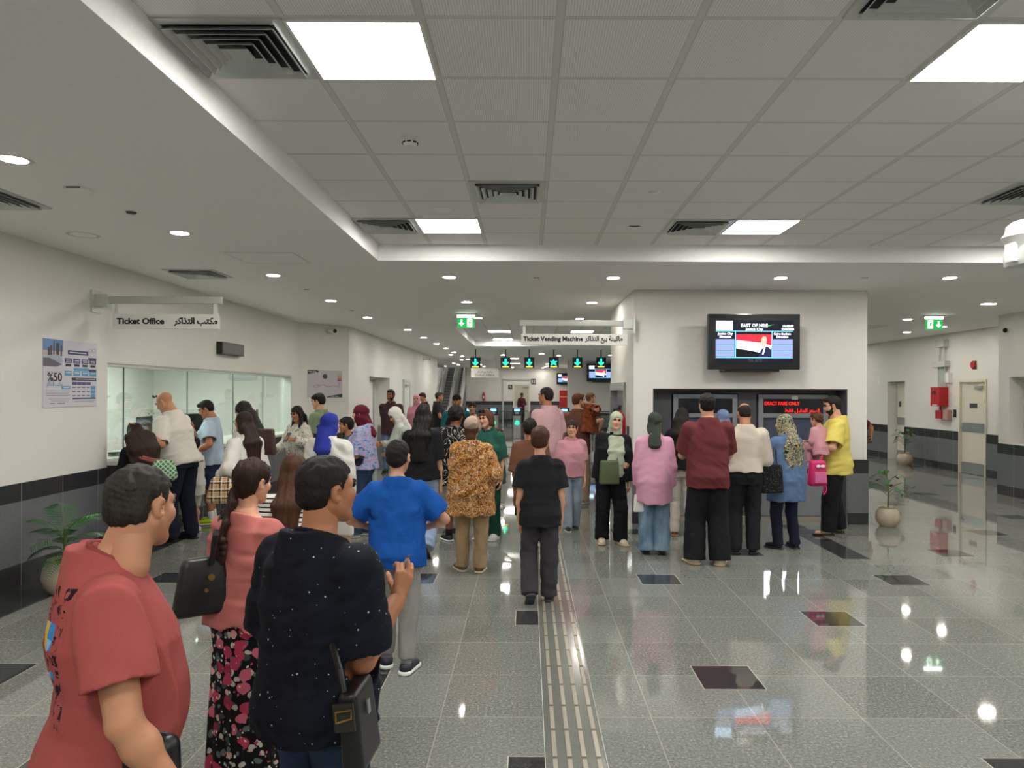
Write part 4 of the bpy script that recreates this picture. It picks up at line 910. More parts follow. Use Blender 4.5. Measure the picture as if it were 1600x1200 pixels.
# ================================================================== plants
M_pot = plain('cream_ceramic', 'b5a893', .3); M_soil = plain('potting_soil', '3a2c20', .95); M_stem = plain('plant_stem', '5d6a35', .6)
def leafmat(name, a, b):
    s = N(name); nz = s.noise(s.obj(), 22, 2)[0]; s.b.inputs['Subsurface Weight'].default_value = .0
    return s.fin(s.mix(nz, lin(a), lin(b)), .45)
M_leaf = leafmat('dark_palm_leaf', '1d4a26', '2f6b35'); M_leaf2 = leafmat('bright_young_leaf', '4fae3e', '6fd04c'); M_leaf3 = leafmat('round_dark_leaf', '24502b', '3d7440')
POT = [(.001, 0), (.09, 0), (.135, .05), (.155, .12), (.14, .19), (.105, .235), (.115, .255), (.10, .255), (.09, .23), (.001, .225)]
def pot_plant(label, loc, kind, s=1.0, seed=1):
    rnd = random.Random(seed); t = thing('potted_plant', label, 'plant', loc)
    MB().lathe([(r * s, z * s) for r, z in POT]).build('pot', M_pot, t, True)
    MB().lathe([(.001, .222 * s), (.092 * s, .222 * s), (.092 * s, .234 * s), (.001, .240 * s)]).build('soil', M_soil, t)
    def frond(mb, base, az, length, rise, droop, young):
        pts = []
        for i in range(9):
            u = i / 8; r = length * u; z = rise * u - droop * u * u
            pts.append(base + Vector((math.cos(az) * r, math.sin(az) * r, z)))
        st.tube(pts, [.004 * s * (1 - .6 * i / 8) for i in range(9)], 5)
        side = Vector((-math.sin(az), math.cos(az), 0))
        for i in range(2, 21):
            u = i / 20; k = u * 8; a = pts[min(7, int(k))].lerp(pts[min(8, int(k) + 1)], k - int(k)); dr = (pts[min(8, int(k) + 1)] - pts[min(7, int(k))]).normalized()
            ll = length * .42 * math.sin(math.pi * (u * .85 + .12)) + .01
            for sg in (-1, 1):
                d = (side * sg * .9 + dr * .55 + Vector((0, 0, -.18))).normalized(); wv = dr * (.0025 * s + ll * .022)
                m = a + d * ll * .5 + Vector((0, 0, .006)); mb.b.faces.new([mb.b.verts.new(v) for v in (a - wv * .4, m - wv, a + d * ll, m + wv, a + wv * .4)])
    st = MB(); top = Vector((0, 0, .23 * s))
    if kind == 'palm':
        n = 15
        for i in range(n):
            mb = MB(); az = i * 2.39996 + rnd.uniform(-.2, .2); lv = (i + .5) / n
            L = rnd.uniform(.24, .34) * s; h0 = top + Vector((0, 0, .02 + .22 * s * lv))
            frond(mb, h0, az, L, (.10 + .26 * lv) * s, (.28 - .10 * lv) * s, False)
            mb.build('frond', M_leaf2 if i == 13 else M_leaf, t, True)
        st.tube([top - Vector((0, 0, .01)), top + Vector((.01, 0, .25 * s))], .012 * s, 8)
    else:
        n = 16 if kind == 'round' else 13
        st.tube([top - Vector((0, 0, .01)), top + Vector((.01, .005, .2 * s)), top + Vector((.0, -.01, .38 * s))], [.012 * s, .010 * s, .007 * s], 8)
        for i in range(n):
            lv = .35 + .65 * (i + .5) / n; az = i * 2.39996; b0 = top + Vector((0, 0, .38 * s * lv)); L = rnd.uniform(.10, .17) * s
            e = b0 + Vector((math.cos(az) * L, math.sin(az) * L, (.08 + .05 * lv) * s)); st.tube([b0, b0.lerp(e, .5) + Vector((0, 0, .02)), e], .004 * s, 5)
            mb = MB(); dr = Vector((math.cos(az), math.sin(az), -.25)).normalized(); sd = Vector((-math.sin(az), math.cos(az), 0)); big = .16 * s if kind == 'leafy' and i in (n - 2,) else rnd.uniform(.075, .12) * s; wd = big * (.34 if kind == 'leafy' else .42)
            rows = []
            for k in range(7):
                u = k / 6; ww = wd * math.sin(math.pi * min(1, u * .92 + .06)) ** .8; c_ = e + dr * big * u + Vector((0, 0, -big * .25 * u * u))
                rows.append([mb.b.verts.new(c_ + sd * ww * q_ + Vector((0, 0, abs(q_) * ww * .25))) for q_ in (-1, 0, 1)])
            for r0, r1 in zip(rows, rows[1:]):
                for k in range(2): mb.b.faces.new((r0[k], r0[k + 1], r1[k + 1], r1[k]))
            mb.build('leaf', M_leaf2 if kind == 'leafy' and i in (n - 2,) else M_leaf3, t, True, recalc=False)
    st.build('stem', M_stem, t, True)
    return t
p = at_z(70, 905, 0); pot_plant('potted palm with drooping green fronds beside the left wall', (-4.2, 6.55, 0), 'palm', 1.2, 3)
p = at_z(1372, 822, 0); pot_plant('leafy potted plant in a cream pot at the right corner of the white block', (BX1 + .235, BY - .12, 0), 'leafy', 1.05, 5)
p = at_z(1432, 724, 0); pot_plant('small round-leaved plant in a cream pot by the corridor wall', (RX - .42, 18.35, 0), 'round', 1.25, 9)
# ================================================================== figures: signed-distance modelling, meshed by surface nets
V3 = lambda *a: np.array(a, np.float32)
class Field:
    """a distance grid; shapes are blended in inside their own boxes only"""
    def __init__(s, lo, hi, vox):
        s.vox = vox; s.o = np.array(lo, np.float32) - 2 * vox; n = np.ceil((np.array(hi) - np.array(lo)) / vox).astype(int) + 5
        s.d = np.full(n, 9.0, np.float32)
    def sl(s, lo, hi):
        a = np.clip(np.floor((np.array(lo) - s.o) / s.vox).astype(int), 0, np.array(s.d.shape)); b = np.clip(np.ceil((np.array(hi) - s.o) / s.vox).astype(int) + 1, 0, np.array(s.d.shape))
        return tuple(slice(i, j) for i, j in zip(a, b))
    def pts(s, sl):
        ax = [s.o[i] + s.vox * np.arange(sl[i].start, sl[i].stop, dtype=np.float32) for i in range(3)]
        return ax[0][:, None, None], ax[1][None, :, None], ax[2][None, None, :]
    def add(s, fn, lo, hi, k=.0, op='u'):
        pad = k + 3 * s.vox if op == 'u' else k + s.vox
        sl = s.sl(np.array(lo) - pad, np.array(hi) + pad)
        if any(q.stop <= q.start for q in sl): return
        X, Y, Z = s.pts(sl); v = fn(X, Y, Z); d = s.d[sl]
        if op == 'u':
            if k > 0: h = np.clip(.5 + .5 * (d - v) / k, 0, 1); s.d[sl] = d + (v - d) * h - k * h * (1 - h)
            else: s.d[sl] = np.minimum(d, v)
        else:
            v = -v
            if k > 0: h = np.clip(.5 - .5 * (d - v) / k, 0, 1); s.d[sl] = d + (v - d) * h + k * h * (1 - h)
            else: s.d[sl] = np.maximum(d, v)
    def cut(s, fn):
        """keep only where fn < 0"""
        X, Y, Z = s.pts(tuple(slice(0, n) for n in s.d.shape)); s.d = np.maximum(s.d, fn(X, Y, Z)).astype(np.float32)
    def warp(s, fn):
        X, Y, Z = s.pts(tuple(slice(0, n) for n in s.d.shape)); s.d = (s.d + fn(X, Y, Z)).astype(np.float32)
    def mesh(s):
        d = s.d; ins = d < 0; n = d.shape
        c = np.zeros(tuple(q - 1 for q in n), np.int8)
        for i in (0, 1):
            for j in (0, 1):
                for k in (0, 1): c += ins[i:n[0] - 1 + i, j:n[1] - 1 + j, k:n[2] - 1 + k]
        act = (c > 0) & (c < 8); idx = np.argwhere(act)
        if len(idx) == 0: return np.zeros((0, 3), np.float32), np.zeros((0, 4), np.int32)
        num = np.full(act.shape, -1, np.int32); num[act] = np.arange(len(idx))
        acc = np.zeros((len(idx), 3), np.float32); cnt = np.zeros(len(idx), np.float32)
        for ax in range(3):
            o1, o2 = [a for a in range(3) if a != ax]
            for i in (0, 1):
                for j in (0, 1):
                    p = idx.copy(); p[:, o1] += i; p[:, o2] += j; q = p.copy(); q[:, ax] += 1
                    a = d[p[:, 0], p[:, 1], p[:, 2]]; b = d[q[:, 0], q[:, 1], q[:, 2]]
                    m = (a < 0) != (b < 0); t = np.where(m, a / np.where(m, a - b, 1), 0)
                    w = p.astype(np.float32); w[:, ax] += t; acc += np.where(m[:, None], w, 0); cnt += m
        v = acc / np.maximum(cnt, 1)[:, None] * s.vox + s.o
        quads = []
        for ax in range(3):
            o1, o2 = (ax + 1) % 3, (ax + 2) % 3
            sa = [slice(1, q - 1) for q in n]; sb = list(sa); sa[ax] = slice(0, n[ax] - 1); sb[ax] = slice(1, n[ax])
            m = ins[tuple(sa)] != ins[tuple(sb)]; e = np.argwhere(m)
            for a_ in range(3):
                if a_ != ax: e[:, a_] += 1
            def at(i, j):
                p = e.copy(); p[:, o1] -= i; p[:, o2] -= j; return num[p[:, 0], p[:, 1], p[:, 2]]
            qd = np.stack([at(1, 1), at(0, 1), at(0, 0), at(1, 0)], 1)
            flip = ~ins[e[:, 0], e[:, 1], e[:, 2]]; qd[flip] = qd[flip][:, ::-1]; quads.append(qd)
        return v, np.concatenate(quads)

def sd_cone(a, b, r1, r2, ax=None, sc=1.0):
    """tapered capsule; ax, sc: thicker (sc > 1) or thinner along one direction"""
    a, b = np.array(a, np.float32), np.array(b, np.float32); ba = b - a; L = max(float(ba @ ba), 1e-9)
    def f(X, Y, Z):
        px, py, pz = X - a[0], Y - a[1], Z - a[2]
        h = np.clip((px * ba[0] + py * ba[1] + pz * ba[2]) / L, 0, 1)
        px, py, pz = px - h * ba[0], py - h * ba[1], pz - h * ba[2]
        if ax is not None:
            t = (px * ax[0] + py * ax[1] + pz * ax[2]) * (1 / sc - 1); px, py, pz = px + t * ax[0], py + t * ax[1], pz + t * ax[2]
        return np.sqrt(px * px + py * py + pz * pz) - (r1 + (r2 - r1) * h)
    r = max(r1, r2) * max(1, sc); return f, np.minimum(a, b) - r, np.maximum(a, b) + r
def sd_ell(c, r, R=None):
    c, r = np.array(c, np.float32), np.array(r, np.float32); m = float(r.min())
    def f(X, Y, Z):
        px, py, pz = X - c[0], Y - c[1], Z - c[2]
        if R is not None: px, py, pz = [R[0][i] * px + R[1][i] * py + R[2][i] * pz for i in range(3)]
        k0 = np.sqrt((px / r[0]) ** 2 + (py / r[1]) ** 2 + (pz / r[2]) ** 2); k1 = np.sqrt((px / r[0] ** 2) ** 2 + (py / r[1] ** 2) ** 2 + (pz / r[2] ** 2) ** 2)
        return k0 * (k0 - 1) / np.maximum(k1, 1e-4)
    e = np.full(3, float(r.max()), np.float32) if R is not None else r; return f, c - e, c + e
def sd_loft(P0, P1, lat0, lat1, t, a, b, c=None, ex=2.2, t0=None, t1=None):
    """elliptic loft round the line P0-P1: half widths a, half depths b, forward shifts c at the stations t; lateral axis turns from lat0 to lat1"""
    P0, P1 = np.array(P0, np.float32), np.array(P1, np.float32); up = P1 - P0; L = float(np.linalg.norm(up)); up = up / L
    t, a, b = [np.array(q, np.float32) for q in (t, a, b)]; c = np.zeros_like(t) if c is None else np.array(c, np.float32)
    t0 = float(t[0]) if t0 is None else t0; t1 = float(t[-1]) if t1 is None else t1
    def unit(q): q = np.array(q, np.float32); q = q - up * (q @ up); return q / np.linalg.norm(q)
    l0, l1 = unit(lat0), unit(lat1)
    def f(X, Y, Z):
        px, py, pz = X - P0[0], Y - P0[1], Z - P0[2]
        w = (px * up[0] + py * up[1] + pz * up[2]) / L; ww = np.clip(w, 0, 1)
        lx, ly, lz = [l0[i] + (l1[i] - l0[i]) * ww for i in range(3)]; nl = np.sqrt(lx * lx + ly * ly + lz * lz); lx, ly, lz = lx / nl, ly / nl, lz / nl
        fx, fy, fz = up[1] * lz - up[2] * ly, up[2] * lx - up[0] * lz, up[0] * ly - up[1] * lx
        A, B, C = np.interp(w, t, a).astype(np.float32), np.interp(w, t, b).astype(np.float32), np.interp(w, t, c).astype(np.float32)
        u = np.abs(px * lx + py * ly + pz * lz) / A; v = np.abs(px * fx + py * fy + pz * fz - C) / B
        d = ((u ** ex + v ** ex) ** (1 / ex) - 1) * np.minimum(A, B)
        return np.maximum(d, np.maximum(t0 - w, w - t1) * L)
    m = max(a.max(), b.max()) + abs(c).max(); q0, q1 = P0 + up * L * t0, P0 + up * L * t1
    return f, np.minimum(q0, q1) - m, np.maximum(q0, q1) + m
def sd_box(c, h, R, r):
    c, h = np.array(c, np.float32), np.array(h, np.float32)
    def f(X, Y, Z):
        px, py, pz = X - c[0], Y - c[1], Z - c[2]; q = [np.abs(R[0][i] * px + R[1][i] * py + R[2][i] * pz) - h[i] + r for i in range(3)]
        return np.sqrt(sum(np.maximum(k, 0) ** 2 for k in q)) + np.minimum(np.maximum(np.maximum(q[0], q[1]), q[2]), 0) - r
    m = float(np.linalg.norm(h)); return f, c - m, c + m
def build_field(prims, vox, k=.02, subs=(), cuts=(), warp=None, sub_k=.0):
    los, his = np.min([p[1] for p in prims], 0), np.max([p[2] for p in prims], 0); F_ = Field(los, his, vox)
    for p in prims: F_.add(p[0], p[1], p[2], p[3] if len(p) > 3 else k)
    if warp is not None: F_.warp(warp)
    for p in subs: F_.add(p[0], p[1], p[2], p[3] if len(p) > 3 else sub_k, 's')
    for c in cuts: F_.cut(c)
    return F_.mesh()
def tomesh(name, parts, mats, smooth=True):
    """parts: (verts, quads, material index)"""
    vs, qs, mi, n = [], [], [], 0
    for v, q, m in parts:
        if len(q) == 0: continue
        vs.append(v); qs.append(q + n); mi.append(np.full(len(q), m, np.int32)); n += len(v)
    me = bpy.data.meshes.new(name)
    if not vs: return me
    v, q, mi = np.concatenate(vs).astype(np.float32), np.concatenate(qs).astype(np.int32), np.concatenate(mi)
    me.vertices.add(len(v)); me.vertices.foreach_set('co', v.ravel()); me.loops.add(q.size); me.loops.foreach_set('vertex_index', q.ravel())
    me.polygons.add(len(q)); me.polygons.foreach_set('loop_start', np.arange(0, q.size, 4, dtype=np.int32)); me.polygons.foreach_set('loop_total', np.full(len(q), 4, np.int32))
    me.polygons.foreach_set('material_index', mi); me.polygons.foreach_set('use_smooth', np.ones(len(q), bool))
    for m in mats: me.materials.append(m)
    me.update(); me.validate(); return me

# --------------------------------------------------------------- skin, eyes and cloth materials
def skin_mat(name, c):
    s = N(name); o = s.obj(); nz = s.noise(o, 14, 3)[0]; c = lin(c)
    col = s.mix(nz, tuple(x * .86 for x in c), (min(1, c[0] * 1.1), c[1] * 1.0, c[2] * .98))
    s.b.inputs['Subsurface Weight'].default_value = .12; s.b.inputs['Subsurface Radius'].default_value = (.012, .005, .003); s.b.inputs['Subsurface Scale'].default_value = 1
    return s.fin(col, .5, spec=.4)
SKIN = {k: skin_mat('skin_' + k, v) for k, v in dict(light='d0a083', mid='c08d6c', tan='ab7654', dark='7d5138', brown='8f6044').items()}
M_lips = plain('lips', 'a5605a', .45); M_eyew = plain('eye_white', 'd8d2ca', .25); M_iris = plain('iris_dark', '20150f', .15); M_nail = plain('nail', 'd6a595', .3)
def cloth(name, c, rough=.85, weave=900, amt=.12):
    k = ('cloth', name, c)
    if k in _mc: return _mc[k]
    s = N(name); o = s.obj(); n1 = s.noise(o, 260, 2)[0]; n2 = s.noise(o, 5, 3)[0]; c = lin(c)
    col = s.mix(s.math('MULTIPLY', n1, .5), c, tuple(x * .72 for x in c)); col = s.mix(s.math('MULTIPLY', n2, amt), col, tuple(min(1, x * 1.35 + .01) for x in c))
    s.bump(n1, .10, .002); _mc[k] = s.fin(col, rough, spec=.2); return _mc[k]
def denim(name, c, fade):
    s = N(name); o = s.obj((1, 1, .35)); n1 = s.noise(o, 7, 4, .6)[0]; n2 = s.noise(s.obj((1, 1, .2)), 320, 2)[0]
    col = s.mix(s.ramp(n1, [(.35, (0, 0, 0)), (.72, (1, 1, 1))]), lin(c), lin(fade)); col = s.mix(s.math('MULTIPLY', n2, .4), col, tuple(x * .6 for x in lin(c)))
    return s.fin(col, .85, spec=.2)
def hair_mat(name, a, b, streak=(160, 160, 9)):
    s = N(name); n1 = s.noise(s.obj(streak), 1, 4, .6, .4)[0]; col = s.mix(n1, lin(a), lin(b)); s.bump(n1, .5, .004)
    s.b.inputs['Anisotropic'].default_value = .5; return s.fin(col, .55, spec=.22)
HAIR = dict(black=hair_mat('black_hair', '0b0908', '241d19'), dark=hair_mat('dark_brown_hair', '1a100c', '38251c'), brown=hair_mat('brown_hair', '2b1911', '5a3a28'), grey=hair_mat('greying_dark_hair', '14110f', '3b3531', (240, 240, 60)),
            crop=hair_mat('cropped_black_hair', '0d0b0a', '2a2522', (420, 420, 420)), chestnut=hair_mat('chestnut_hair', '321b12', '6d452c'), stubble=hair_mat('grey_stubble', '5f4234', '7d5a47', (400, 400, 400)), light=hair_mat('light_brown_hair', '3a2718', '7a5a3a'))

# --------------------------------------------------------------- heads and hands, modelled once
def head_shape(kind):
    f = kind != 'male'; j = .9 if f else 1.0; pr = []
    A = lambda p, k=.02: pr.append((*p, k))
    A(sd_ell((0, -.014, .036), (.073, .094, .080)), 0); A(sd_ell((0, .030, -.030), (.056 * (j + .04), .062, .078)), .03)
    for s_ in (-1, 1):
        A(sd_cone((.050 * j * s_, .0, -.048), (.012 * s_, .066, -.094), .022, .018), .03)
        A(sd_ell((.036 * s_, .062, -.024), (.024, .024, .024)), .025)
        A(sd_cone((.012 * s_, .082, .026), (.045 * s_, .068, .024), .010 if not f else .007, .008), .018)
    A(sd_ell((0, .070, -.096), (.024 * j, .020, .017)), .02)
    A(sd_cone((0, .088, .012), (0, .106, -.026), .0075, .0115), .012)
    for s_ in (-1, 1): A(sd_ell((.0115 * s_, .094, -.030), (.009, .010, .008)), .008)
    A(sd_ell((0, .082, -.058), (.026, .014, .010)), .012)
    A(sd_ell((0, .0885, -.0545), (.020, .0075, .0045)), .004); A(sd_ell((0, .0865, -.066), (.018, .0085, .0058)), .004)
    for s_ in (-1, 1): A(sd_ell((.076 * s_, -.004, -.006), (.009, .021, .032), [(math.cos(.3 * s_), math.sin(.3 * s_), 0), (-math.sin(.3 * s_), math.cos(.3 * s_), 0), (0, 0, 1)]), .007)
    nr = .046 if f else .055
    A(sd_cone((0, -.020, -.05), (0, -.034, -.175), nr, nr + .004), .025)
    subs = [(*sd_ell((.031 * s_, .099, .006), (.021, .020, .013)), .012) for s_ in (-1, 1)] + [(*sd_ell((0, .104, -.0605), (.019, .010, .0016)), .002)] + [(*sd_ell((.082 * s_, .004, -.006), (.006, .011, .018)), .004) for s_ in (-1, 1)]
    v, q = build_field(pr, .0042, subs=subs); c = v[q].mean(1)
    mi = np.zeros(len(q), np.int32); mi[(np.abs(c[:, 0]) < .021) & (c[:, 1] > .082) & (np.abs(c[:, 2] + .0605) < .0095 * (1 - (c[:, 0] / .024) ** 2) + .001)] = 1
    parts = [(v, q[mi == 0], 0), (v, q[mi == 1], 1)]
    for s_ in (-1, 1):
        parts.append((*build_field([sd_ell((.031 * s_, .0765, .006), (.0125, .0125, .0105))], .003), 2)); parts.append((*build_field([sd_ell((.031 * s_, .0835, .006), (.0062, .0068, .0062))], .002), 3))
        parts.append((*build_field([sd_cone((.014 * s_, .0935, .024), (.030 * s_, .0900, .0285), .0032, .0032), sd_cone((.030 * s_, .0900, .0285), (.048 * s_, .0745, .022), .0032, .0022)], .0024), 4))
        parts.append((*build_field([sd_cone((.018 * s_, .0865, .010), (.031 * s_, .0890, .0155), .0022, .0026), sd_cone((.031 * s_, .0890, .0155), (.045 * s_, .0785, .0085), .0026, .0022)], .002), 4))
    return parts
_heads = {}
def head_parts(kind):
    if kind not in _heads: _heads[kind] = head_shape('male' if kind == 'male' else 'female')
    return _heads[kind]
_hands = {}
def hand_parts(pose):
    """right hand: wrist at the origin, fingers along +x, back of the hand +z, thumb side +y"""
    if pose in _hands: return _hands[pose]
    cur = {'relax': (18, 28, 18, 0), 'grip': (62, 80, 45, 25), 'hold': (38, 52, 30, 15), 'flat': (4, 8, 5, 0), 'pinch': (48, 60, 30, 30)}[pose]
    pr = []
    base = [(.088, .027), (.092, .009), (.088, -.010), (.080, -.027)]; ln = [(.040, .024, .020), (.044, .028, .021), (.041, .026, .020), (.032, .019, .017)]
    for i, (bx, by) in enumerate(base):
        pr.append((*sd_cone((.008, by * .55, 0), (bx, by, .002), .0125, .0105, (0, 0, 1), .95), .012))
    for i, ((bx, by), L) in enumerate(zip(base, ln)):
        p = np.array((bx, by, .001)); ang = 0; sp = by * 1.6; r = .0092 if i < 3 else .0078
        kk = 1 + (i - 1) * .10
        if pose == 'pinch': kk = (.85, 1.0, .55, .45)[i]
        for q in range(3):
            ang += math.radians(cur[q] * kk); d = np.array((math.cos(ang), math.sin(sp) * .3, -math.sin(ang))); d /= np.linalg.norm(d); e = p + d * L[q]
            pr.append((*sd_cone(p, e, r, r * .92), .003)); p = e; r *= .92
    t = math.radians(42 - cur[3] * .5); dn = math.radians(14 + cur[3]); p = np.array((.022, .020, -.004))
    for L, r, add in ((.040, .0125, 0), (.033, .0105, 10), (.026, .009, 14)):
        dn += math.radians(add); t -= math.radians(add * .9); d = np.array((math.cos(t) * math.cos(dn), math.sin(t) * math.cos(dn), -math.sin(dn))); e = p + d * L; pr.append((*sd_cone(p, e, r, r * .9), .006)); p = e
    pr.append((*sd_cone((-.03, 0, 0), (.012, 0, 0), .024, .020, (0, 1, 0), 1.22), .014))
    _hands[pose] = build_field(pr, .0036, k=.006); return _hands[pose]

def unit(v): v = np.array(v, float); return v / max(np.linalg.norm(v), 1e-9)
def ik(a, c, l1, l2, hint):
    """middle joint of a two-bone limb from a toward c; returns (joint, end)"""
    a, c = np.array(a, float), np.array(c, float); d = c - a; L = min(max(np.linalg.norm(d), abs(l1 - l2) + .01), (l1 + l2) * .998); d = unit(d); c = a + d * L
    x = (l1 * l1 - l2 * l2 + L * L) / (2 * L); h = math.sqrt(max(l1 * l1 - x * x, 0)); n = np.array(hint, float); n = n - d * (n @ d); n = unit(n); return a + d * x + n * h, c
def rotm(yaw=0, pitch=0, roll=0):
    """columns right, forward, up; yaw turns left, pitch looks up, roll tips toward the right shoulder (degrees)"""
    return np.array(Matrix.Rotation(math.radians(yaw), 3, 'Z') @ Matrix.Rotation(math.radians(pitch), 3, 'X') @ Matrix.Rotation(math.radians(roll), 3, 'Y'))
def folds(seed, amp, freq=34, stretch=(.75, .75, .85), zlim=None):
    r = np.random.RandomState(seed); ks = [r.normal(size=3) * freq * np.array(stretch) for _ in range(4)]; ph = r.uniform(0, 6, 4)
    def f(X, Y, Z):
        a = np.sin(ks[0][0] * X + ks[0][1] * Y + ks[0][2] * Z + ph[0]); b = np.sin(ks[1][0] * X + ks[1][1] * Y + ks[1][2] * Z + ph[1] + 1.4 * a)
        c = np.sin(ks[2][0] * X + ks[2][1] * Y + ks[2][2] * Z + ph[2] + 1.2 * b); w = amp * (.35 * a + .4 * b + .45 * c * np.abs(b) + .28 * np.sin(2.3 * (ks[3][0] * X + ks[3][1] * Y + ks[3][2] * Z) + ph[3] + 1.6 * b) * (.5 + .5 * a))
        return w if zlim is None else w * zlim(X, Y, Z)
    return f

TP = dict(t=(0, .12, .30, .45, .65, .80, .90, .97, 1.04),
          ma=(.096, .098, .092, .088, .094, .090, .068, .048, .036), mb=(.060, .068, .065, .062, .068, .064, .050, .042, .034),
          fa=(.098, .103, .089, .076, .082, .076, .060, .041, .030), fb=(.060, .070, .060, .054, .068, .058, .045, .036, .029),
          ca=(.092, .093, .088, .084, .088, .083, .064, .046, .036), cb=(.058, .064, .064, .060, .062, .058, .046, .040, .034))
def person(label, at, H, face, **k):
    """face: heading in degrees, 0 = away from the camera, 90 = to the left, 180 = toward the camera, 270 = to the right"""
    g = k.get; sex = g('sex', 'male'); S = {'male': 'm', 'female': 'f', 'child': 'c'}[sex]; vox = g('vox', .0105); wd = g('wide', 1.0); dp = g('deep', wd); seed = g('seed', 1)
    skin = SKIN[g('skin', 'mid')]; hs = g('head', H * (.131 if sex != 'child' else .152) / .232)
    # ---- skeleton
    lean, side, twist = g('lean', 0), g('side', 0), g('twist', 0)
    hipz = .505 * H + g('drop', 0) * H; P0 = np.array((g('shift', 0), g('back', 0), hipz)); Rt = rotm(0, -lean, side); Rs = rotm(twist, 0, 0)
    up = Rt @ np.array((0, 0, 1.)); fw = Rt @ np.array((0, 1., 0)); rt = Rt @ np.array((1., 0, 0)); rs = Rt @ Rs @ np.array((1., 0, 0)); fs = Rt @ Rs @ np.array((0, 1., 0))
    TL = .345 * H; P1 = P0 + up * TL; shw = {'m': .103, 'f': .089, 'c': .093}[S] * H * (wd * .6 + .4) * g('shoulder', 1.0)
    sh = {s: P0 + up * TL * .832 + rs * shw * s for s in (-1, 1)}; hip = {s: P0 + rt * .050 * H * s * wd - up * .0 for s in (-1, 1)}
    neck_lean = lean * .45 + g('stoop', 6); hy, hp, hr = g('look', (0, 0, 0))
    Rn = Rt @ rotm(twist * .5, -g('stoop', 6), 0); N0 = P1 - up * .02 * H; hc = N0 + Rn @ np.array((0, .012 * H, .118 * hs + .045 * H * .9)); Rh = rotm(twist * .6 + hy, hp - lean * .15, hr + side * .3)
    # ---- limbs
    ua, fa_ = .172 * H, .148 * H; el, wr = {}, {}
    for s, key in ((-1, 'L'), (1, 'R')):
        tgt = g(key, 'down'); pole = g(key + 'e', None)
        if tgt == 'down': t = np.array((.030 * s, .02, -.315)); pole = pole or (s * .5, -1, 0)
        elif tgt == 'front': t = np.array((-.075 * s, .125, -.175)); pole = pole or (s * .8, -.6, -.4)
        elif tgt == 'belly': t = np.array((-.12 * s, .105, -.18)); pole = pole or (s * .9, -.5, -.3)
        elif tgt == 'phone': t = np.array((-.05 * s, .17, -.10)); pole = pole or (s * .6, -.3, -1)
        elif tgt == 'back': t = np.array((-.05 * s, -.085, -.27)); pole = pole or (s * .5, -1, 0)
        elif tgt == 'pocket': t = np.array((.035 * s, .045, -.275)); pole = pole or (s * .8, -1, 0)
        elif tgt == 'bag': t = np.array((.055 * s, .075, -.21)); pole = pole or (s * .5, -1, -.2)
        else: t = np.array(tgt); pole = pole or (s * .6, -.6, -.5)
        w = sh[s] + (rs * t[0] + fs * t[1] + np.array((0, 0, t[2])) * .6 + up * t[2] * .4) * H
        el[s], wr[s] = ik(sh[s], w, ua, fa_, rs * pole[0] + fs * pole[1] + up * pole[2])
    th, sk = .235 * H, .232 * H; kn, an, ft = {}, {}, {}
    feet = g('feet', ((-.055, 0, 0, 8, 0), (.055, 0, 0, -8, 0)))         # x, y, heel lift (of H), toe-out yaw, pitch of the foot (heel up)
    for s, q in ((-1, feet[0]), (1, feet[1])):
        an[s] = np.array((q[0] * H + g('shift', 0), q[1] * H, .042 * H + q[2] * H)); kn[s], an[s] = ik(hip[s], an[s], th, sk, (s * .12, 1, 0)); ft[s] = (q[3], q[4])
    # ---- body
    mr = {'m': 1.0, 'f': .86, 'c': .88}[S] * g('limb', 1.0); a, b = np.array(TP[S + 'a']) * H, np.array(TP[S + 'b']) * H; T_ = TP['t']
    a = a * np.array([wd] * 5 + [wd * .5 + .5] * 2 + [1, 1]); b = b * np.array([dp] * 5 + [dp * .5 + .5] * 2 + [1, 1]); cf = np.array((-.004, -.012, -.002, .004, .006, .0, -.008, -.014, -.016)) * H + np.array((0, .5, 1, .8, .2, 0, 0, 0, 0)) * g('belly', 0) * H
    b = b + np.array((.0, .4, 1, .8, .2, 0, 0, 0, 0)) * g('belly', 0) * H * .5
    if S == 'f': b = b + np.array((0, 0, 0, 0, .010, .0, 0, 0, 0)) * H * g('bust', 1); cf = cf + np.array((0, 0, 0, .002, .012, .002, 0, 0, 0)) * H * g('bust', 1)
    body = [(*sd_loft(P0 - up * .03 * H, P1, rt, rs, T_, a, b, cf, 2.2, -.02, 1.03), 0)]
    rad = dict(sh=.032 * H * mr, el=.0255 * H * mr, wr=.0165 * H * mr, hip=.053 * H * mr * (1.08 if S == 'f' else 1) * (wd * .5 + .5), kn=.034 * H * mr, an=.0225 * H * mr)
    for s in (-1, 1):
        body += [(*sd_cone(sh[s], el[s], rad['sh'], rad['el']), .02 * H), (*sd_cone(el[s], wr[s], rad['el'] * 1.02, rad['wr']), .008), (*sd_ell(el[s] * .72 + wr[s] * .28, np.full(3, rad['el'] * 1.06)), .02),
                 (*sd_cone(hip[s] - up * .01 * H, kn[s], rad['hip'], rad['kn']), .02), (*sd_cone(kn[s], an[s], rad['kn'] * .95, rad['an']), .01), (*sd_ell(kn[s] * .7 + an[s] * .3 + np.array((0, -.008 * H, 0)), np.full(3, rad['kn'] * 1.08)), .025)]
        yw = math.radians(ft[s][0]); pt = math.radians(ft[s][1]); fd = np.array((-math.sin(yw) * math.cos(pt), math.cos(yw) * math.cos(pt), -math.sin(pt))); fu = np.array((-math.sin(yw) * math.sin(pt), math.cos(yw) * math.sin(pt), math.cos(pt)))
        ft[s] = (fd, fu); body.append((*sd_cone(an[s] - fu * .022 * H, an[s] + fd * .085 * H - fu * .026 * H, .017 * H, .013 * H), .015))
    nr = (.034 if S == 'm' else .029) * H * (.9 if S == 'c' else 1) * g('neck', 1.0)
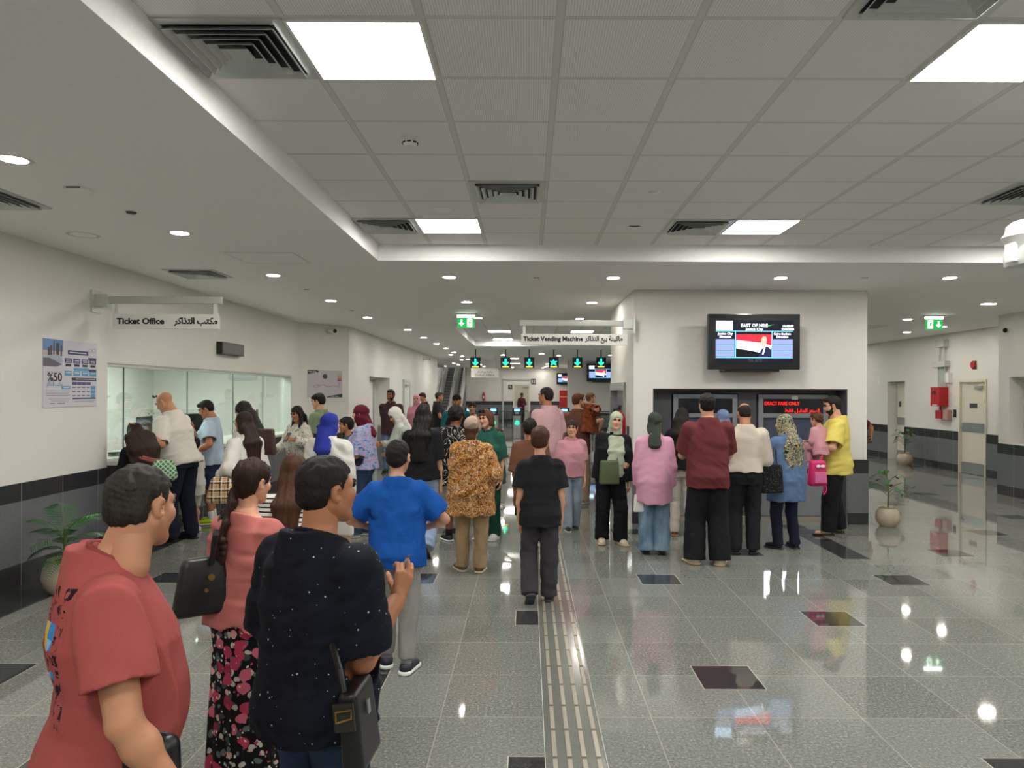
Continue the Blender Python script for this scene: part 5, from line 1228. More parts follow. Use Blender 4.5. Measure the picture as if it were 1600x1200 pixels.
    body += [(*sd_cone(N0 - up * .02 * H, hc + Rh @ np.array((0, -.022, -.06)) * hs, nr * 1.05, nr), .022)]
    for s in (-1, 1): body.append((*sd_cone(N0 - up * .004 * H, sh[s] + up * .0 * H, .023 * H, .022 * H), .02))
    v, q = build_field(body, vox); parts = [(v, q, 0)]
    for hv, hq, m in head_parts('male' if sex == 'male' else 'female'): parts.append(((hv * hs * np.array(g('hscale', (1, 1, 1)))) @ Rh.T + hc, hq, m))
    hk = H * .108 / .195; hdat = {}
    for s, key in ((-1, 'L'), (1, 'R')):
        hv, hq = hand_parts(g(key + 'h', 'relax')); hv = hv.copy()
        x = unit(wr[s] - el[s]); bend = g(key + 'd', None)
        if bend is not None: x = unit(rs * bend[0] + fs * bend[1] + up * bend[2])
        z = g(key + 'b', None); z = rs * s * .9 + np.array((0, 0, .15)) - fs * .1 if z is None else rs * z[0] + fs * z[1] + up * z[2]
        z = unit(z - x * (z @ x)); y = np.cross(z, x)
        if s < 0: hv[:, 1] *= -1; hq = hq[:, ::-1]
        R = np.stack([x, y, z], 1); hv = (hv * hk) @ R.T + wr[s]; parts.append((hv, hq, 0)); hdat[s] = (wr[s], x, y * s, z, hk)
    hair_c = HAIR[g('hair_c', 'black')]
    o = link('person', tomesh('person', parts, [skin, M_lips, M_eyew, M_iris, hair_c]), None); tag(o, label, g('cat', 'person'), g('group'))
    x0, y0 = at; o.location = (x0, y0, g('z', 0)); o.rotation_euler = (0, 0, math.radians(face))
    J = dict(P0=P0, P1=P1, up=up, fw=fw, rt=rt, rs=rs, fs=fs, sh=sh, el=el, wr=wr, hip=hip, kn=kn, an=an, hc=hc, Rh=Rh, hs=hs, H=H, N0=N0, hand=hdat, obj=o, TL=TL, a=a, b=b)
    pv = vox * .95; nd = unit(hc + Rh @ np.array((0, -.022, -.06)) * hs - N0)
    # ---- top
    top = g('top')
    if top:
        mt = top['m']; ez = top.get('ease', .012) * H; fl = top.get('flare', .0) * H; hem = top.get('hem', -.02)   # hem: in torso lengths from the crotch (0) upward
        aa = a.copy(); bb = b.copy(); ch = top.get('hang', .9)
        aa[:5] = np.maximum(aa[:5], aa[4] * ch); bb[:5] = np.maximum(bb[:5], bb[4] * ch); aa += ez; bb += ez; bb[:4] += top.get('puff', 0) * H
        if hem < .15: aa[:3] += np.array((.010, .008, .004)) * H; bb[:3] += np.array((.018, .013, .004)) * H; aa[:5] = np.maximum(aa[:5], aa[:5].max() * top.get('str', .975)); bb[:5] = np.maximum(bb[:5], bb[:5].max() * .93)
        tt = np.array(T_); tt2 = np.concatenate([[hem - .1], tt]); aa2 = np.concatenate([[max(aa[0], aa[1]) + fl], aa]); bb2 = np.concatenate([[max(bb[0], bb[1]) + fl], bb]); cc2 = np.concatenate([[cf[0]], cf])
        aa2[-1] = max(aa2[-1], nr + .012); bb2[-1] = max(bb2[-1], nr + .010)
        pr = [(*sd_loft(P0 - up * .03 * H, P1, rt, rs, tt2, aa2, bb2, cc2, 2.3, hem - .1, 1.04), 0), (*sd_cone(N0 - up * .035 * H, N0 + nd * .05 * H, nr * 1.05 + .015, nr + .010), .02)]
        nk = N0 + nd * top.get('neck', .018) * H; nn = unit(up * .7 + nd * .3 + fs * .32)
        hm = P0 - up * .03 * H + up * (TL + .03 * H) * hem; wv = top.get('wave', .006)
        cv = top.get('curve', 0.0)                                    # shirt-tail hem, longer front and back than at the sides
        slv = top.get('sleeve', .62); sle = top.get('sleeve_ease', .014) * H; caps = []; subs = []
        for s in (-1, 1):
            A_ = (*sd_cone(N0 - up * .010 * H, sh[s] + up * .002 * H, .024 * H + ez * .4, .024 * H + ez * .4), .02); pr.append(A_)
        def hemcut(X, Y, Z):
            px, py, pz = X - hm[0], Y - hm[1], Z - hm[2]; u = px * rt[0] + py * rt[1] + pz * rt[2]
            return -(px * up[0] + py * up[1] + pz * up[2]) + wv * np.sin(u * 40 + seed) + cv * H * (u / (.1 * H)) ** 2 * .4
        tw = folds(seed, top.get('fold', .005), top.get('ffreq', 30))
        spr = []
        for s in (-1, 1):
            if slv <= 0: continue
            if slv <= 1:
                e = sh[s] + (el[s] - sh[s]) * slv; e2 = sh[s] + (el[s] - sh[s]) * (slv + .12); spr.append((*sd_cone(sh[s], e2, rad['sh'] + sle * .8, rad['sh'] + (rad['el'] - rad['sh']) * slv + sle * (1.2 + top.get('bell', 0))), .03)); n_ = unit(el[s] - sh[s]); caps.append((e, n_, s, slv))
            else:
                f_ = slv - 1; e = el[s] + (wr[s] - el[s]) * f_; e2 = el[s] + (wr[s] - el[s]) * (f_ + .12); rr = rad['el'] + sle
                spr += [(*sd_cone(sh[s], el[s], rad['sh'] + sle * .8, rr), .03), (*sd_cone(el[s], e2, rr, rad['el'] + (rad['wr'] - rad['el']) * f_ + sle * (.75 + top.get('bell', 0))), .012)]; n_ = unit(wr[s] - el[s]); caps.append((e, n_, s, slv))
        los, his = np.min([p[1] for p in pr + spr], 0), np.max([p[2] for p in pr + spr], 0); Fd = Field(los, his, pv); FsL = Field(los, his, pv)
        for p in pr: Fd.add(p[0], p[1], p[2], p[3])
        Fd.cut(hemcut)
        Fd.cut(lambda X, Y, Z: np.where((X - N0[0]) ** 2 + (Y - N0[1]) ** 2 + (Z - N0[2]) ** 2 < (.085 * H) ** 2, (X - nk[0]) * nn[0] + (Y - nk[1]) * nn[1] + (Z - nk[2]) * nn[2], -9.0))
        for p in spr: FsL.add(p[0], p[1], p[2], p[3] if p is not spr[0] else 0)
        for e, n_, s, sv in caps:
            rc = (.115 if sv <= 1 else .075) * H + .012
            def cp(X, Y, Z, e=e, n_=n_, rc=rc):
                w = (X - e[0]) * n_[0] + (Y - e[1]) * n_[1] + (Z - e[2]) * n_[2]
                r2 = np.sqrt((X - e[0]) ** 2 + (Y - e[1]) ** 2 + (Z - e[2]) ** 2); return np.where(r2 < rc, w, -9.0)
            if slv > 0: FsL.cut(cp)
        kk = .022 if not top.get('drop') else .04
        h = np.clip(.5 + .5 * (Fd.d - FsL.d) / kk, 0, 1); Fd.d = np.where(FsL.d > 1, Fd.d, Fd.d + (FsL.d - Fd.d) * h - kk * h * (1 - h)).astype(np.float32)
        Fd.warp(tw)
        for e, n_, s, sv in caps:                                     # open the sleeve ends
            rin = (rad['sh'] + (rad['el'] - rad['sh']) * sv + sle * (.9 + top.get('bell', 0)) - max(.006, vox * .9)) if sv <= 1 else 0
            if rin > rad['el'] + .006: p_ = sd_cone(e - n_ * .05, e + n_ * .05, rin, rin); Fd.add(p_[0], p_[1], p_[2], 0, 's')
        mats = mt if isinstance(mt, (list, tuple)) else [mt]
        tv, tq = Fd.mesh(); prt = [(tv, tq, 0)]
        if len(mats) > 1 and spr:                                     # sleeves in a second cloth
            c_ = tv[tq].mean(1); ds = np.min([f_[0](c_[:, 0], c_[:, 1], c_[:, 2]) for f_ in spr], 0); dt = pr[0][0](c_[:, 0], c_[:, 1], c_[:, 2]); m_ = ds < dt - .004
            prt = [(tv, tq[~m_], 0), (tv, tq[m_], 1)]
        oo = link(top.get('name', 'shirt'), tomesh('top', prt, mats), None, o); J['top'] = oo
        if top.get('vlabel'): oo['label'] = top['vlabel']
        if top.get('collar'):
            cpts = []; up2 = Rn @ np.array((0, 0, 1.)); cr_, ch_ = nr + .014, .026 * H
            base = N0 + nd * .022 * H; cr_ = nr + .017
            ring = [base + (rs * math.cos(t_) * cr_ * 1.1 + fs * (math.sin(t_) * cr_ * 1.05 - .004) - up * (.012 * H if math.sin(t_) > .5 else 0) ) for t_ in np.linspace(.5 * math.pi + .25, 2.5 * math.pi - .25, 21)]
            prs = [(*sd_cone(p_, r_, .011, .011, up2, ch_ / .022), .004) for p_, r_ in zip(ring, ring[1:])]
            cv_, cq_ = build_field(prs, min(vox, .008)); link('collar', tomesh('collar', [(cv_, cq_, 0)], [top['collar']]), None, oo)
        if top.get('neckband'):
            ev = unit(rs - nn * (rs @ nn)); eu = np.cross(nn, ev); base = nk - nn * .003; cr_ = nr + .014; ring = [base + ev * math.cos(t_) * cr_ + eu * math.sin(t_) * cr_ * 1.06 for t_ in np.linspace(0, 2 * math.pi, 25)]
            prs = [(*sd_cone(p_, r_, .007, .007, up, 1.5), .003) for p_, r_ in zip(ring, ring[1:])]
            cv_, cq_ = build_field(prs, min(vox, .006)); link('neckband', tomesh('neckband', [(cv_, cq_, 0)], [top['neckband']]), None, oo)
    # ---- bottom
    bot = g('bot')
    if bot:
        ez = bot.get('ease', .008) * H; wst = bot.get('waist', min(.36, top['hem'] + .16) if top and top.get('hem', 0) < .2 and 'hem' in top else .16 if top and 'hem' not in top else .36); aa, bb = a + ez, b + ez
        pr = [(*sd_loft(P0 - up * .03 * H, P1, rt, rs, T_, aa, bb, cf, 2.2, -.02, wst), 0)]; cuts = []; k_end = bot.get('end', .06)
        if bot['k'] == 'skirt':
            w0, w1 = np.array((.10, .17)) * H; zt = P0[2] + .2 * TL; e_ = bot.get('end', .03) * H; fl = bot.get('flare', .10) * H; ctr = (an[-1] + an[1]) / 2; b0 = np.array((ctr[0], ctr[1], e_)); L_ = P0 + up * .1 * TL
            ts = np.array((0, .35, .7, 1.0)); A2 = np.array((aa[1] + fl, aa[1] + fl * .7, aa[1] + fl * .28, aa[1])); B2 = np.array((bb[1] + fl * .9, bb[1] + fl * .62, bb[1] + fl * .25, bb[1]))
            pr.append((*sd_loft(b0, L_, rt, rt, ts, A2, B2, None, 2.0, 0, 1.02), .02)); ph = seed * 1.7; pl = bot.get('pleat', .012)
            def pleat(X, Y, Z):
                t_ = np.arctan2(Y - b0[1], X - b0[0]); w_ = np.clip((L_[2] - Z) / (L_[2] - b0[2]), 0, 1); return pl * w_ * (np.sin(t_ * 9 + ph + 1.2 * np.sin(t_ * 3)) * .7 + np.sin(t_ * 17 + ph) * .3)
            wp = pleat
        else:
            f0, f1, f2 = {'slim': (1.0, 1.12, 1.25), 'straight': (1.02, 1.35, 1.75), 'wide': (1.06, 1.7, 2.7), 'flare': (1.02, 1.45, 2.9), 'jogger': (1.04, 1.45, 1.5), 'loose': (1.06, 1.6, 2.2)}[bot['k']]
            rk, ra = rad['kn'] * f1, rad['an'] * f2
            for s in (-1, 1):
                kz = kn[s]; end_f = bot.get('end', 1.0)                  # fraction of the leg length covered
                if end_f < .5:
                    e = hip[s] + (kn[s] - hip[s]) * (end_f * 2); rr = rad['hip'] * f0 + (rk - rad['hip'] * f0) * end_f * 2; ee = hip[s] + (kn[s] - hip[s]) * (end_f * 2 + .12)
                    pr.append((*sd_cone(hip[s] - up * .005 * H, ee, rad['hip'] * f0 + ez, rr + ez), .018)); n_ = unit(kn[s] - hip[s])
                else:
                    fr = (end_f - .5) * 2; e = kn[s] + (an[s] - kn[s]) * (fr + .06 * (end_f >= 1)); ee = kn[s] + (an[s] - kn[s]) * (fr + .16); n_ = unit(an[s] - kn[s])
                    pr.append((*sd_cone(hip[s] - up * .005 * H, kn[s], rad['hip'] * f0 + ez, rk + ez * .5), .018)); pr.append((*sd_cone(kn[s], ee, rk + ez * .5, rk + (ra - rk) * fr + ez * .5), .012))
                def cp(X, Y, Z, e=e, n_=n_, s=s):
                    w = (X - e[0]) * n_[0] + (Y - e[1]) * n_[1] + (Z - e[2]) * n_[2]; r2 = np.sqrt((X - e[0]) ** 2 + (Y - e[1]) ** 2 + (Z - e[2]) ** 2); return np.where(r2 < .12 * H, w, -9.0)
                cuts.append(cp)
            z0 = an[-1][2]
            wp = folds(seed + 7, bot.get('fold', .005), 30, (1, 1, .9))
        tv, tq = build_field(pr, pv, warp=wp, cuts=cuts); mb_ = bot['m']; oo = link(bot.get('name', 'trousers'), tomesh('bottom', [(tv, tq, 0)], [mb_]), None, o); J['bot'] = oo
        if bot.get('belt'):
            wl = P0 - up * .03 * H + up * (TL + .03 * H) * (wst - .04); i_ = np.interp(wst - .04, T_, aa), np.interp(wst - .04, T_, bb), np.interp(wst - .04, T_, cf)
            prs = []; R_ = [wl + rt * math.cos(t_) * (i_[0] + .003) + fw * (math.sin(t_) * (i_[1] + .003) + i_[2]) for t_ in np.linspace(0, 2 * math.pi, 37)]
            for p_, r_ in zip(R_, R_[1:]): prs.append((*sd_cone(p_, r_, .009, .009, up, 1.9), .002))
            cv_, cq_ = build_field(prs, min(vox, .008)); link('belt', tomesh('belt', [(cv_, cq_, 0)], [bot['belt']]), None, oo)
    # ---- socks and shoes
    shoe = g('shoe')
    if shoe:
        for s in (-1, 1):
            fd, fu = ft[s]; an_ = an[s]; z0 = .042 * H; hl = an_ - fu * z0; fh = np.cross(fd, fu); big = shoe.get('big', 1.0); R_ = np.stack([fh, fd, fu], 0)
            if shoe.get('sandal'):
                up_ = [(*sd_cone(hl + fd * .06 * H + fu * .020 * H - fh * .03 * H, hl + fd * .05 * H + fu * .034 * H, .007, .008), .01), (*sd_cone(hl + fd * .05 * H + fu * .034 * H, hl + fd * .06 * H + fu * .020 * H + fh * .03 * H, .008, .007), .01)]
            else:
                up_ = [(*sd_cone(hl - fd * .012 * H + fu * .026 * H, hl + fd * .012 * H + fu * .040 * H, .0235 * H * big, .021 * H * big), 0), (*sd_cone(hl + fd * .0 * H + fu * .03 * H, hl + fd * .085 * H + fu * .020 * H, .024 * H * big, .0185 * H * big, fh, 1.2), .02)]
                if shoe.get('high'): up_.append((*sd_cone(hl + fu * .03 * H, hl + fu * .075 * H, .027 * H, .027 * H), .02))
            def under(X, Y, Z, hl=hl, fu=fu): return -((X - hl[0]) * fu[0] + (Y - hl[1]) * fu[1] + (Z - hl[2]) * fu[2] - .004)
            tv, tq = build_field(up_, min(vox, .009), cuts=[under]); so = link('shoe', tomesh('shoe', [(tv, tq, 0)], [shoe['m']]), None, o)
            pl = [(*sd_cone(hl - fd * .016 * H + fu * .008 * H, hl + fd * .09 * H + fu * .008 * H, .026 * H * big, .024 * H * big, fh, 1.15), 0)]; th_ = shoe.get('sole_t', .012) * H
            def slab(X, Y, Z, hl=hl, fu=fu, th_=th_): w = (X - hl[0]) * fu[0] + (Y - hl[1]) * fu[1] + (Z - hl[2]) * fu[2]; return np.abs(w - th_ * .5 - .001) - th_ * .5
            tv, tq = build_field(pl, min(vox, .008), cuts=[slab]); link('sole', tomesh('sole', [(tv, tq, 0)], [shoe.get('sole', M_white)]), None, so)
            if shoe.get('sock'):
                tv, tq = build_field([sd_cone(an_ - fu * .01 * H, an_ + unit(kn[s] - an_) * shoe.get('sock_h', .04) * H, rad['an'] + .006, rad['an'] + .007)], min(vox, .008)); link('sock', tomesh('sock', [(tv, tq, 0)], [shoe['sock']]), None, o)
    # ---- hair, scarves, caps (head space: x right, y forward, z up, unit scale)
    HW = lambda vv: (np.asarray(vv) * hs) @ Rh.T + hc
    hst = g('hair'); hvx = (min(vox, .008) if vox > .0075 else .0042) / hs
    def put(name, prims, mat, subs=(), cuts=(), warp=None, v_=None, parent=None):
        tv, tq = build_field(prims, v_ or hvx, subs=subs, cuts=cuts, warp=warp); return link(name, tomesh(name, [(HW(tv), tq, 0)], [mat]), None, parent or o)
    ILOC = lambda P: np.linalg.inv(Rh) @ ((np.asarray(P) - hc) / hs)        # world-of-the-person to head space
    rr = np.random.RandomState(seed)
    if hst in ('short', 'crop', 'buzz', 'receding', 'curly', 'boy', 'bald_sides'):
        th_ = {'short': .012, 'crop': .007, 'buzz': .005, 'receding': .008, 'curly': .026, 'boy': .014, 'bald_sides': .006}[hst]
        pr = [(*sd_ell((0, -.014, .036), (.073 + th_ * .8, .094 + th_, .080 + th_ * 1.1)), 0), (*sd_ell((0, -.045, -.015), (.066 + th_ * .5, .058 + th_ * .7, .060)), .02)]
        if hst == 'boy': pr.append((*sd_ell((0, .066, .066), (.062, .034, .030)), .02))
        if hst == 'short': pr.append((*sd_ell((0, .055, .088), (.058, .04, .028)), .02))
        zf = {'short': .055, 'crop': .055, 'buzz': .055, 'receding': .085, 'curly': .06, 'boy': .045, 'bald_sides': .2}[hst]
        def line_(X, Y, Z):
            # below the hairline: forehead in front, a sideburn before the ear, round the ear, down to the nape
            low = np.interp(Y, (-.2, -.055, -.034, -.022, .008, .016, .030, .038, .052, .2), (-.074, -.070, -.056, .020, .026, -.014, -.012, .030, zf, zf)).astype(np.float32) + 0 * X
            return (low - Z) * .8
        cuts = [line_]
        if hst == 'bald_sides': cuts.append(lambda X, Y, Z: Z - (.066 - .25 * (Y + .03)) + 0 * X); cuts.append(lambda X, Y, Z: Y - .03 + 0 * X + 0 * Z)
        w1_ = folds(seed + 3, .004 if hst != 'curly' else .014, 90 if hst != 'curly' else 110, (1, 1, 1)); w2_ = folds(seed + 4, .0022, 330, (1, 1, .6)) if vox < .0075 else None; w_ = (lambda X, Y, Z: w1_(X, Y, Z) + w2_(X, Y, Z)) if w2_ else w1_; J['hair'] = put('hair', pr, hair_c, cuts=cuts, warp=w_)
    elif hst in ('long', 'pony', 'wavy', 'braid', 'bob', 'bun'):
        pr = [(*sd_ell((0, -.016, .038), (.083, .104, .090)), 0), (*sd_ell((0, -.05, -.02), (.074, .060, .075)), .03)]; ln = g('hair_len', .30) / hs; hw = g('hair_w', 1.0)
        back = ILOC(N0 - fs * (.06 * H) - up * .03 * H)
        if hst in ('long', 'wavy'):
            pts = [np.array((0, -.055, .02)), np.array((0, -.088, -.07)), back * np.array((1, 1, 1)) + np.array((0, -.012, 0))]; dn = np.linalg.inv(Rh) @ (-up * .93 - fs * .10); pts.append(pts[2] + unit(dn) * max(.02, ln - .14)); wds = (.080, .098 * hw, .112 * hw, .085 * hw)
            for (p_, r_), (w0, w1) in zip(zip(pts, pts[1:]), zip(wds, wds[1:])): pr.append((*sd_cone(p_, r_, w0 * .46, w1 * .46, np.linalg.inv(Rh) @ rs, 2.0), .03))
            for s in (-1, 1):
                if g('hair_front', 0): q0 = np.array((.066 * s, .0, .0)); q1 = np.array((.078 * s, .012, -.10)); q2 = ILOC(sh[s] * .62 + N0 * .38 + fs * .055 * H - up * .05 * H * g('hair_front', 1)); pr += [(*sd_cone(q0, q1, .030, .030), .02), (*sd_cone(q1, q2, .030, .020), .02)]
                else: pr.append((*sd_cone(np.array((.064 * s, -.02, .0)), np.array((.07 * s, -.05, -.10)), .030, .036), .03))
        elif hst == 'bob':
            for s in (-1, 1): pr += [(*sd_cone(np.array((.062 * s, -.01, .02)), np.array((.078 * s, .0, -.085)), .032, .028), .03)]
            pr.append((*sd_cone((0, -.06, 0), (0, -.07, -.09), .06, .055, (1, 0, 0), 1.25), .03))
        elif hst == 'pony': pr += [(*sd_ell((0, -.118, .02), (.026, .026, .026)), .01)] + [(*sd_cone(p_, r_, w0, w1), .02) for p_, r_, w0, w1 in (((0, -.125, .015), (.0, -.15, -.06), .03, .034), ((0, -.15, -.06), (0, -.13, -.10 - ln), .034, .012))]
        elif hst == 'bun': pr.append((*sd_ell((0, -.115, .03), (.042, .04, .042)), .01))
        elif hst == 'braid':
            dn = unit(np.linalg.inv(Rh) @ (-up)); p_ = np.array((.02 * g('braid_side', 1), -.095, -.055)); tgt = ILOC(N0 - fs * .092 * H - up * .05 * H + rs * .022 * H * g('braid_side', 1)); pathp = [p_, (p_ + tgt) / 2 + np.array((0, -.012, 0)), tgt] + [tgt + dn * ln * f_ for f_ in (.2, .4, .6)]
            P_ = [np.array([np.interp(u, np.linspace(0, 1, len(pathp)), [w[i] for w in pathp]) for i in range(3)]) for u in np.linspace(0, 1, 12)]
            for i_, (c_, d_) in enumerate(zip(P_, P_[1:])):
                sdv = np.array((.011 * (1 if i_ % 2 else -1), 0, 0)); r_ = .026 * (1 - .35 * i_ / 11); pr.append((*sd_cone(c_ + sdv, d_ - sdv * .3, r_, r_ * .85), .006))
            pr.append((*sd_cone(P_[-1], P_[-1] + dn * .06 + np.array((-.03, 0, 0)), .020, .016), .012))
        zf = g('hairline', .062)
        subs = [(*sd_ell((0, .115, -.055), (.066, .085, .112 + (zf - .062))), .012)]
        if g('ears'): subs += [(*sd_ell((.088 * s, .004, -.012), (.026, .024, .034)), .008) for s in (-1, 1)]
        s1_ = folds(seed + 3, g('hair_fold', .006), 60 if hst != 'wavy' else 55, (1.2, 1.2, .18) if hst != 'wavy' else (.9, .9, .7)); s2_ = folds(seed + 5, .0022, 260, (1.1, 1.1, .12)) if vox < .0075 else None; st = (lambda X, Y, Z: s1_(X, Y, Z) + s2_(X, Y, Z)) if s2_ else s1_; J['hair'] = put('hair', pr, hair_c, subs=subs, warp=st)
    elif hst in ('hijab', 'cap_scarf'):
        hm_ = g('scarf'); base = ILOC(N0); bk = ILOC(N0 - fs * (.075 if not g('tail') else .088) * H - up * .05 * H); fr = ILOC(N0 + fs * .075 * H - up * .06 * H)
        pr = [(*sd_ell((0, -.016, .034), (.088, .108, .096)), 0), (*sd_ell((0, .0, -.05), (.082, .088, .086)), .03), (*sd_cone((0, -.01, -.06), base + np.array((0, .0, -.01)), .078, .085), .03)]
        for s in (-1, 1): pr.append((*sd_cone(base, ILOC(N0 * .45 + sh[s] * .55 + up * .004 * H), .060, .045), .04))
        tl = g('tail', .0)
        if tl: e_ = bk + unit(np.linalg.inv(Rh) @ (-up)) * tl * H / hs; pr += [(*sd_cone((0, -.07, -.03), bk, .050, .052, np.linalg.inv(Rh) @ rs, 1.9), .03), (*sd_cone(bk, e_, .040, .030, np.linalg.inv(Rh) @ rs, g('tail_w', 2.6)), .03)]
        else: pr.append((*sd_cone((0, -.06, -.05), bk, .055, .05, np.linalg.inv(Rh) @ rs, 1.6), .03))
        for i_, (sx, L_) in enumerate(g('ends', ())):
            e0 = ILOC(N0 + fs * .075 * H + rs * sx * H - up * .02 * H); e1 = ILOC(N0 + fs * .118 * H + rs * sx * 1.1 * H - up * .12 * H); e2 = ILOC(N0 + fs * .122 * H + rs * sx * 1.2 * H - up * L_ * H); pr += [(*sd_cone(e0, e1, .030, .028, np.linalg.inv(Rh) @ rs, 2.0), .025), (*sd_cone(e1, e2, .024, .022, np.linalg.inv(Rh) @ rs, 2.5), .02)]
        subs = [(*sd_ell((0, .13, -.022), (.057, .095, .083)), .012)]
        J['hair'] = put('headscarf', pr, hm_, subs=subs, warp=folds(seed + 3, .0065, 38, (.8, .8, 1.1)))
        if g('underscarf'): put('underscarf', [sd_ell((0, -.014, .038), (.079, .098, .0865))], g('underscarf'), cuts=[lambda X, Y, Z: .052 - Z + 0 * X + 0 * Y])
    elif hst == 'beanie':
        J['hair'] = put('beanie', [(*sd_ell((0, -.022, .050), (.090, .112, .092)), 0), (*sd_ell((0, -.055, .04), (.08, .075, .075)), .03)], g('scarf'), cuts=[lambda X, Y, Z: (.018 + .25 * (Y + .02)) - Z + 0 * X], warp=folds(seed, .005, 45, (1, 1, 1)))
        put('hair', [(*sd_ell((0, -.030, -.01), (.082, .088, .075)), 0), (*sd_cone((0, -.06, -.03), (0, -.085, -.105), .055, .05, (1, 0, 0), 1.3), .02)], hair_c, subs=[(*sd_ell((0, .115, -.055), (.066, .085, .112)), .01)], warp=folds(seed + 3, .006, 60, (1.2, 1.2, .2)))
    elif hst == 'cap':
        put('hair', [(*sd_ell((0, -.014, .036), (.078, .099, .085)), 0), (*sd_ell((0, -.045, -.015), (.068, .060, .055)), .02)], hair_c, cuts=[lambda X, Y, Z: np.where(Y > -.02, .03, -.05) - Z + 0 * X])
        c_ = put('cap', [(*sd_ell((0, -.014, .050), (.084, .106, .084)), 0)], g('scarf'), cuts=[lambda X, Y, Z: .045 - Z + 0 * X + 0 * Y]); put('cap_peak', [(*sd_ell((0, .10, .048), (.066, .072, .012)), 0)], g('scarf'), cuts=[lambda X, Y, Z: .06 - Y + 0 * X + 0 * Z], parent=c_)
    if g('beard'): put('beard', [(*sd_ell((0, .030, -.060), (.061, .066, .068)), 0), (*sd_cone((-.062, .006, -.01), (-.05, .03, -.07), .014, .02), .015), (*sd_cone((.062, .006, -.01), (.05, .03, -.07), .014, .02), .015)], HAIR['crop'], subs=[(*sd_ell((0, .118, -.03), (.040, .05, .045)), .006), (*sd_ell((0, .098, -.0605), (.022, .022, .010)), .004)], cuts=[lambda X, Y, Z: Z + .030 - .9 * np.maximum(0, .055 - Y) + 0 * X, lambda X, Y, Z: -.004 - Y + 0 * X + 0 * Z], v_=.005)
    if g('glasses'):
        mg = MB()
        for s in (-1, 1):
            c_ = [HW((.031 * s + .024 * math.cos(t_), .099, .004 + .019 * math.sin(t_))) for t_ in np.linspace(0, 2 * math.pi, 17)]; mg.tube([Vector(map(float, p_)) for p_ in c_], .002, 6); mg.tube([Vector(map(float, HW(p_))) for p_ in ((.054 * s, .097, .008), (.078 * s, .02, .012), (.080 * s, -.02, .006))], .002, 6)
        mg.tube([Vector(map(float, HW(p_))) for p_ in ((-.008, .100, .006), (.008, .100, .006))], .002, 6); mg.build('glasses', M_black, o, True)
    if g('shades'):
        mg = MB()
        for s in (-1, 1): mg.ball(Vector(map(float, HW((.032 * s, .070, .112)))), .026, 12, Matrix(Rh.tolist()).to_4x4() @ Matrix.Diagonal((1, .35, .8, 1)))
        mg.build('sunglasses', M_black, o, True)
    J['put'] = put; J['HW'] = HW; J['world'] = lambda p: Matrix.Translation((x0, y0, g('z', 0))) @ Matrix.Rotation(math.radians(face), 4, 'Z') @ Vector(tuple(float(q) for q in p))
    return J
# ================================================================== patterned cloths
def pat_speckle():
    s = N('navy_speckled_cotton'); o = s.obj(); w = s.vor(o, 44); c3 = s.n('ShaderNodeSeparateColor'); s.l(w['Color'], c3.inputs[0])
    dot = s.math('MULTIPLY', s.math('LESS_THAN', w['Distance'], s.math('MULTIPLY', c3.outputs[1], .15)), s.math('GREATER_THAN', c3.outputs[0], .15))
    n1 = s.noise(o, 260, 2)[0]; col = s.mix(s.math('MULTIPLY', n1, .5), lin('121722'), lin('0a0d14')); s.bump(n1, .1, .002)
    return s.fin(s.mix(dot, col, lin('b9c2cc')), .85, spec=.2)
def pat_floral():
    s = N('black_floral_print'); o0 = s.obj((1, 1, 1)); nz = s.noise(o0, 14, 2)[1]; mp = s.n('ShaderNodeMix', data_type='VECTOR'); mp.inputs[0].default_value = .045; s.l(o0, mp.inputs[4]); s.l(nz, mp.inputs[5]); o = mp.outputs[1]
    c = lin('111113')
    def blobs(c, scale, thr, keep, cols, off):
        mpn = s.n('ShaderNodeMapping'); s.l(o, mpn.inputs[0]); mpn.inputs['Location'].default_value = (off, off * .7, off * 1.3)
        v = s.vor(mpn.outputs[0], scale); c3 = s.n('ShaderNodeSeparateColor'); s.l(v['Color'], c3.inputs[0]); m = s.math('MULTIPLY', s.math('LESS_THAN', v['Distance'], thr), s.math('GREATER_THAN', c3.outputs[0], keep))
        return s.mix(m, c, s.ramp(c3.outputs[1], cols, 'CONSTANT'))
    c = blobs(c, 30, .42, .12, [(0, lin('b9b4ac')), (.35, lin('5d6a66')), (.6, lin('c9a39c')), (.8, lin('3e4a48'))], 0)
    c = blobs(c, 16, .44, .22, [(0, lin('b03a58')), (.35, lin('c76478')), (.65, lin('d99a9c')), (.85, lin('8e3048'))], 3)
    c = blobs(c, 52, .26, .5, [(0, lin('d8cfc6')), (.5, lin('c45a74'))], 7)
    return s.fin(c, .8, spec=.2)
def pat_stripes():
    s = N('white_black_stripes'); z = s.xyz(s.obj())[2]; return s.fin(s.mix(s.line(z, .026, 0, .0042), lin('d8d6d0'), lin('1a1b20')), .85, spec=.2)
def pat_contours(name, base, line_c, scale, half, dist=1.5):
    s = N(name); o = s.obj(); n = s.noise(o, scale, 1, .4, dist)[0]; m = s.math('LESS_THAN', s.math('ABSOLUTE', s.math('SUBTRACT', n, .5)), half)
    return s.fin(s.mix(m, lin(base), lin(line_c)), .85, spec=.2)
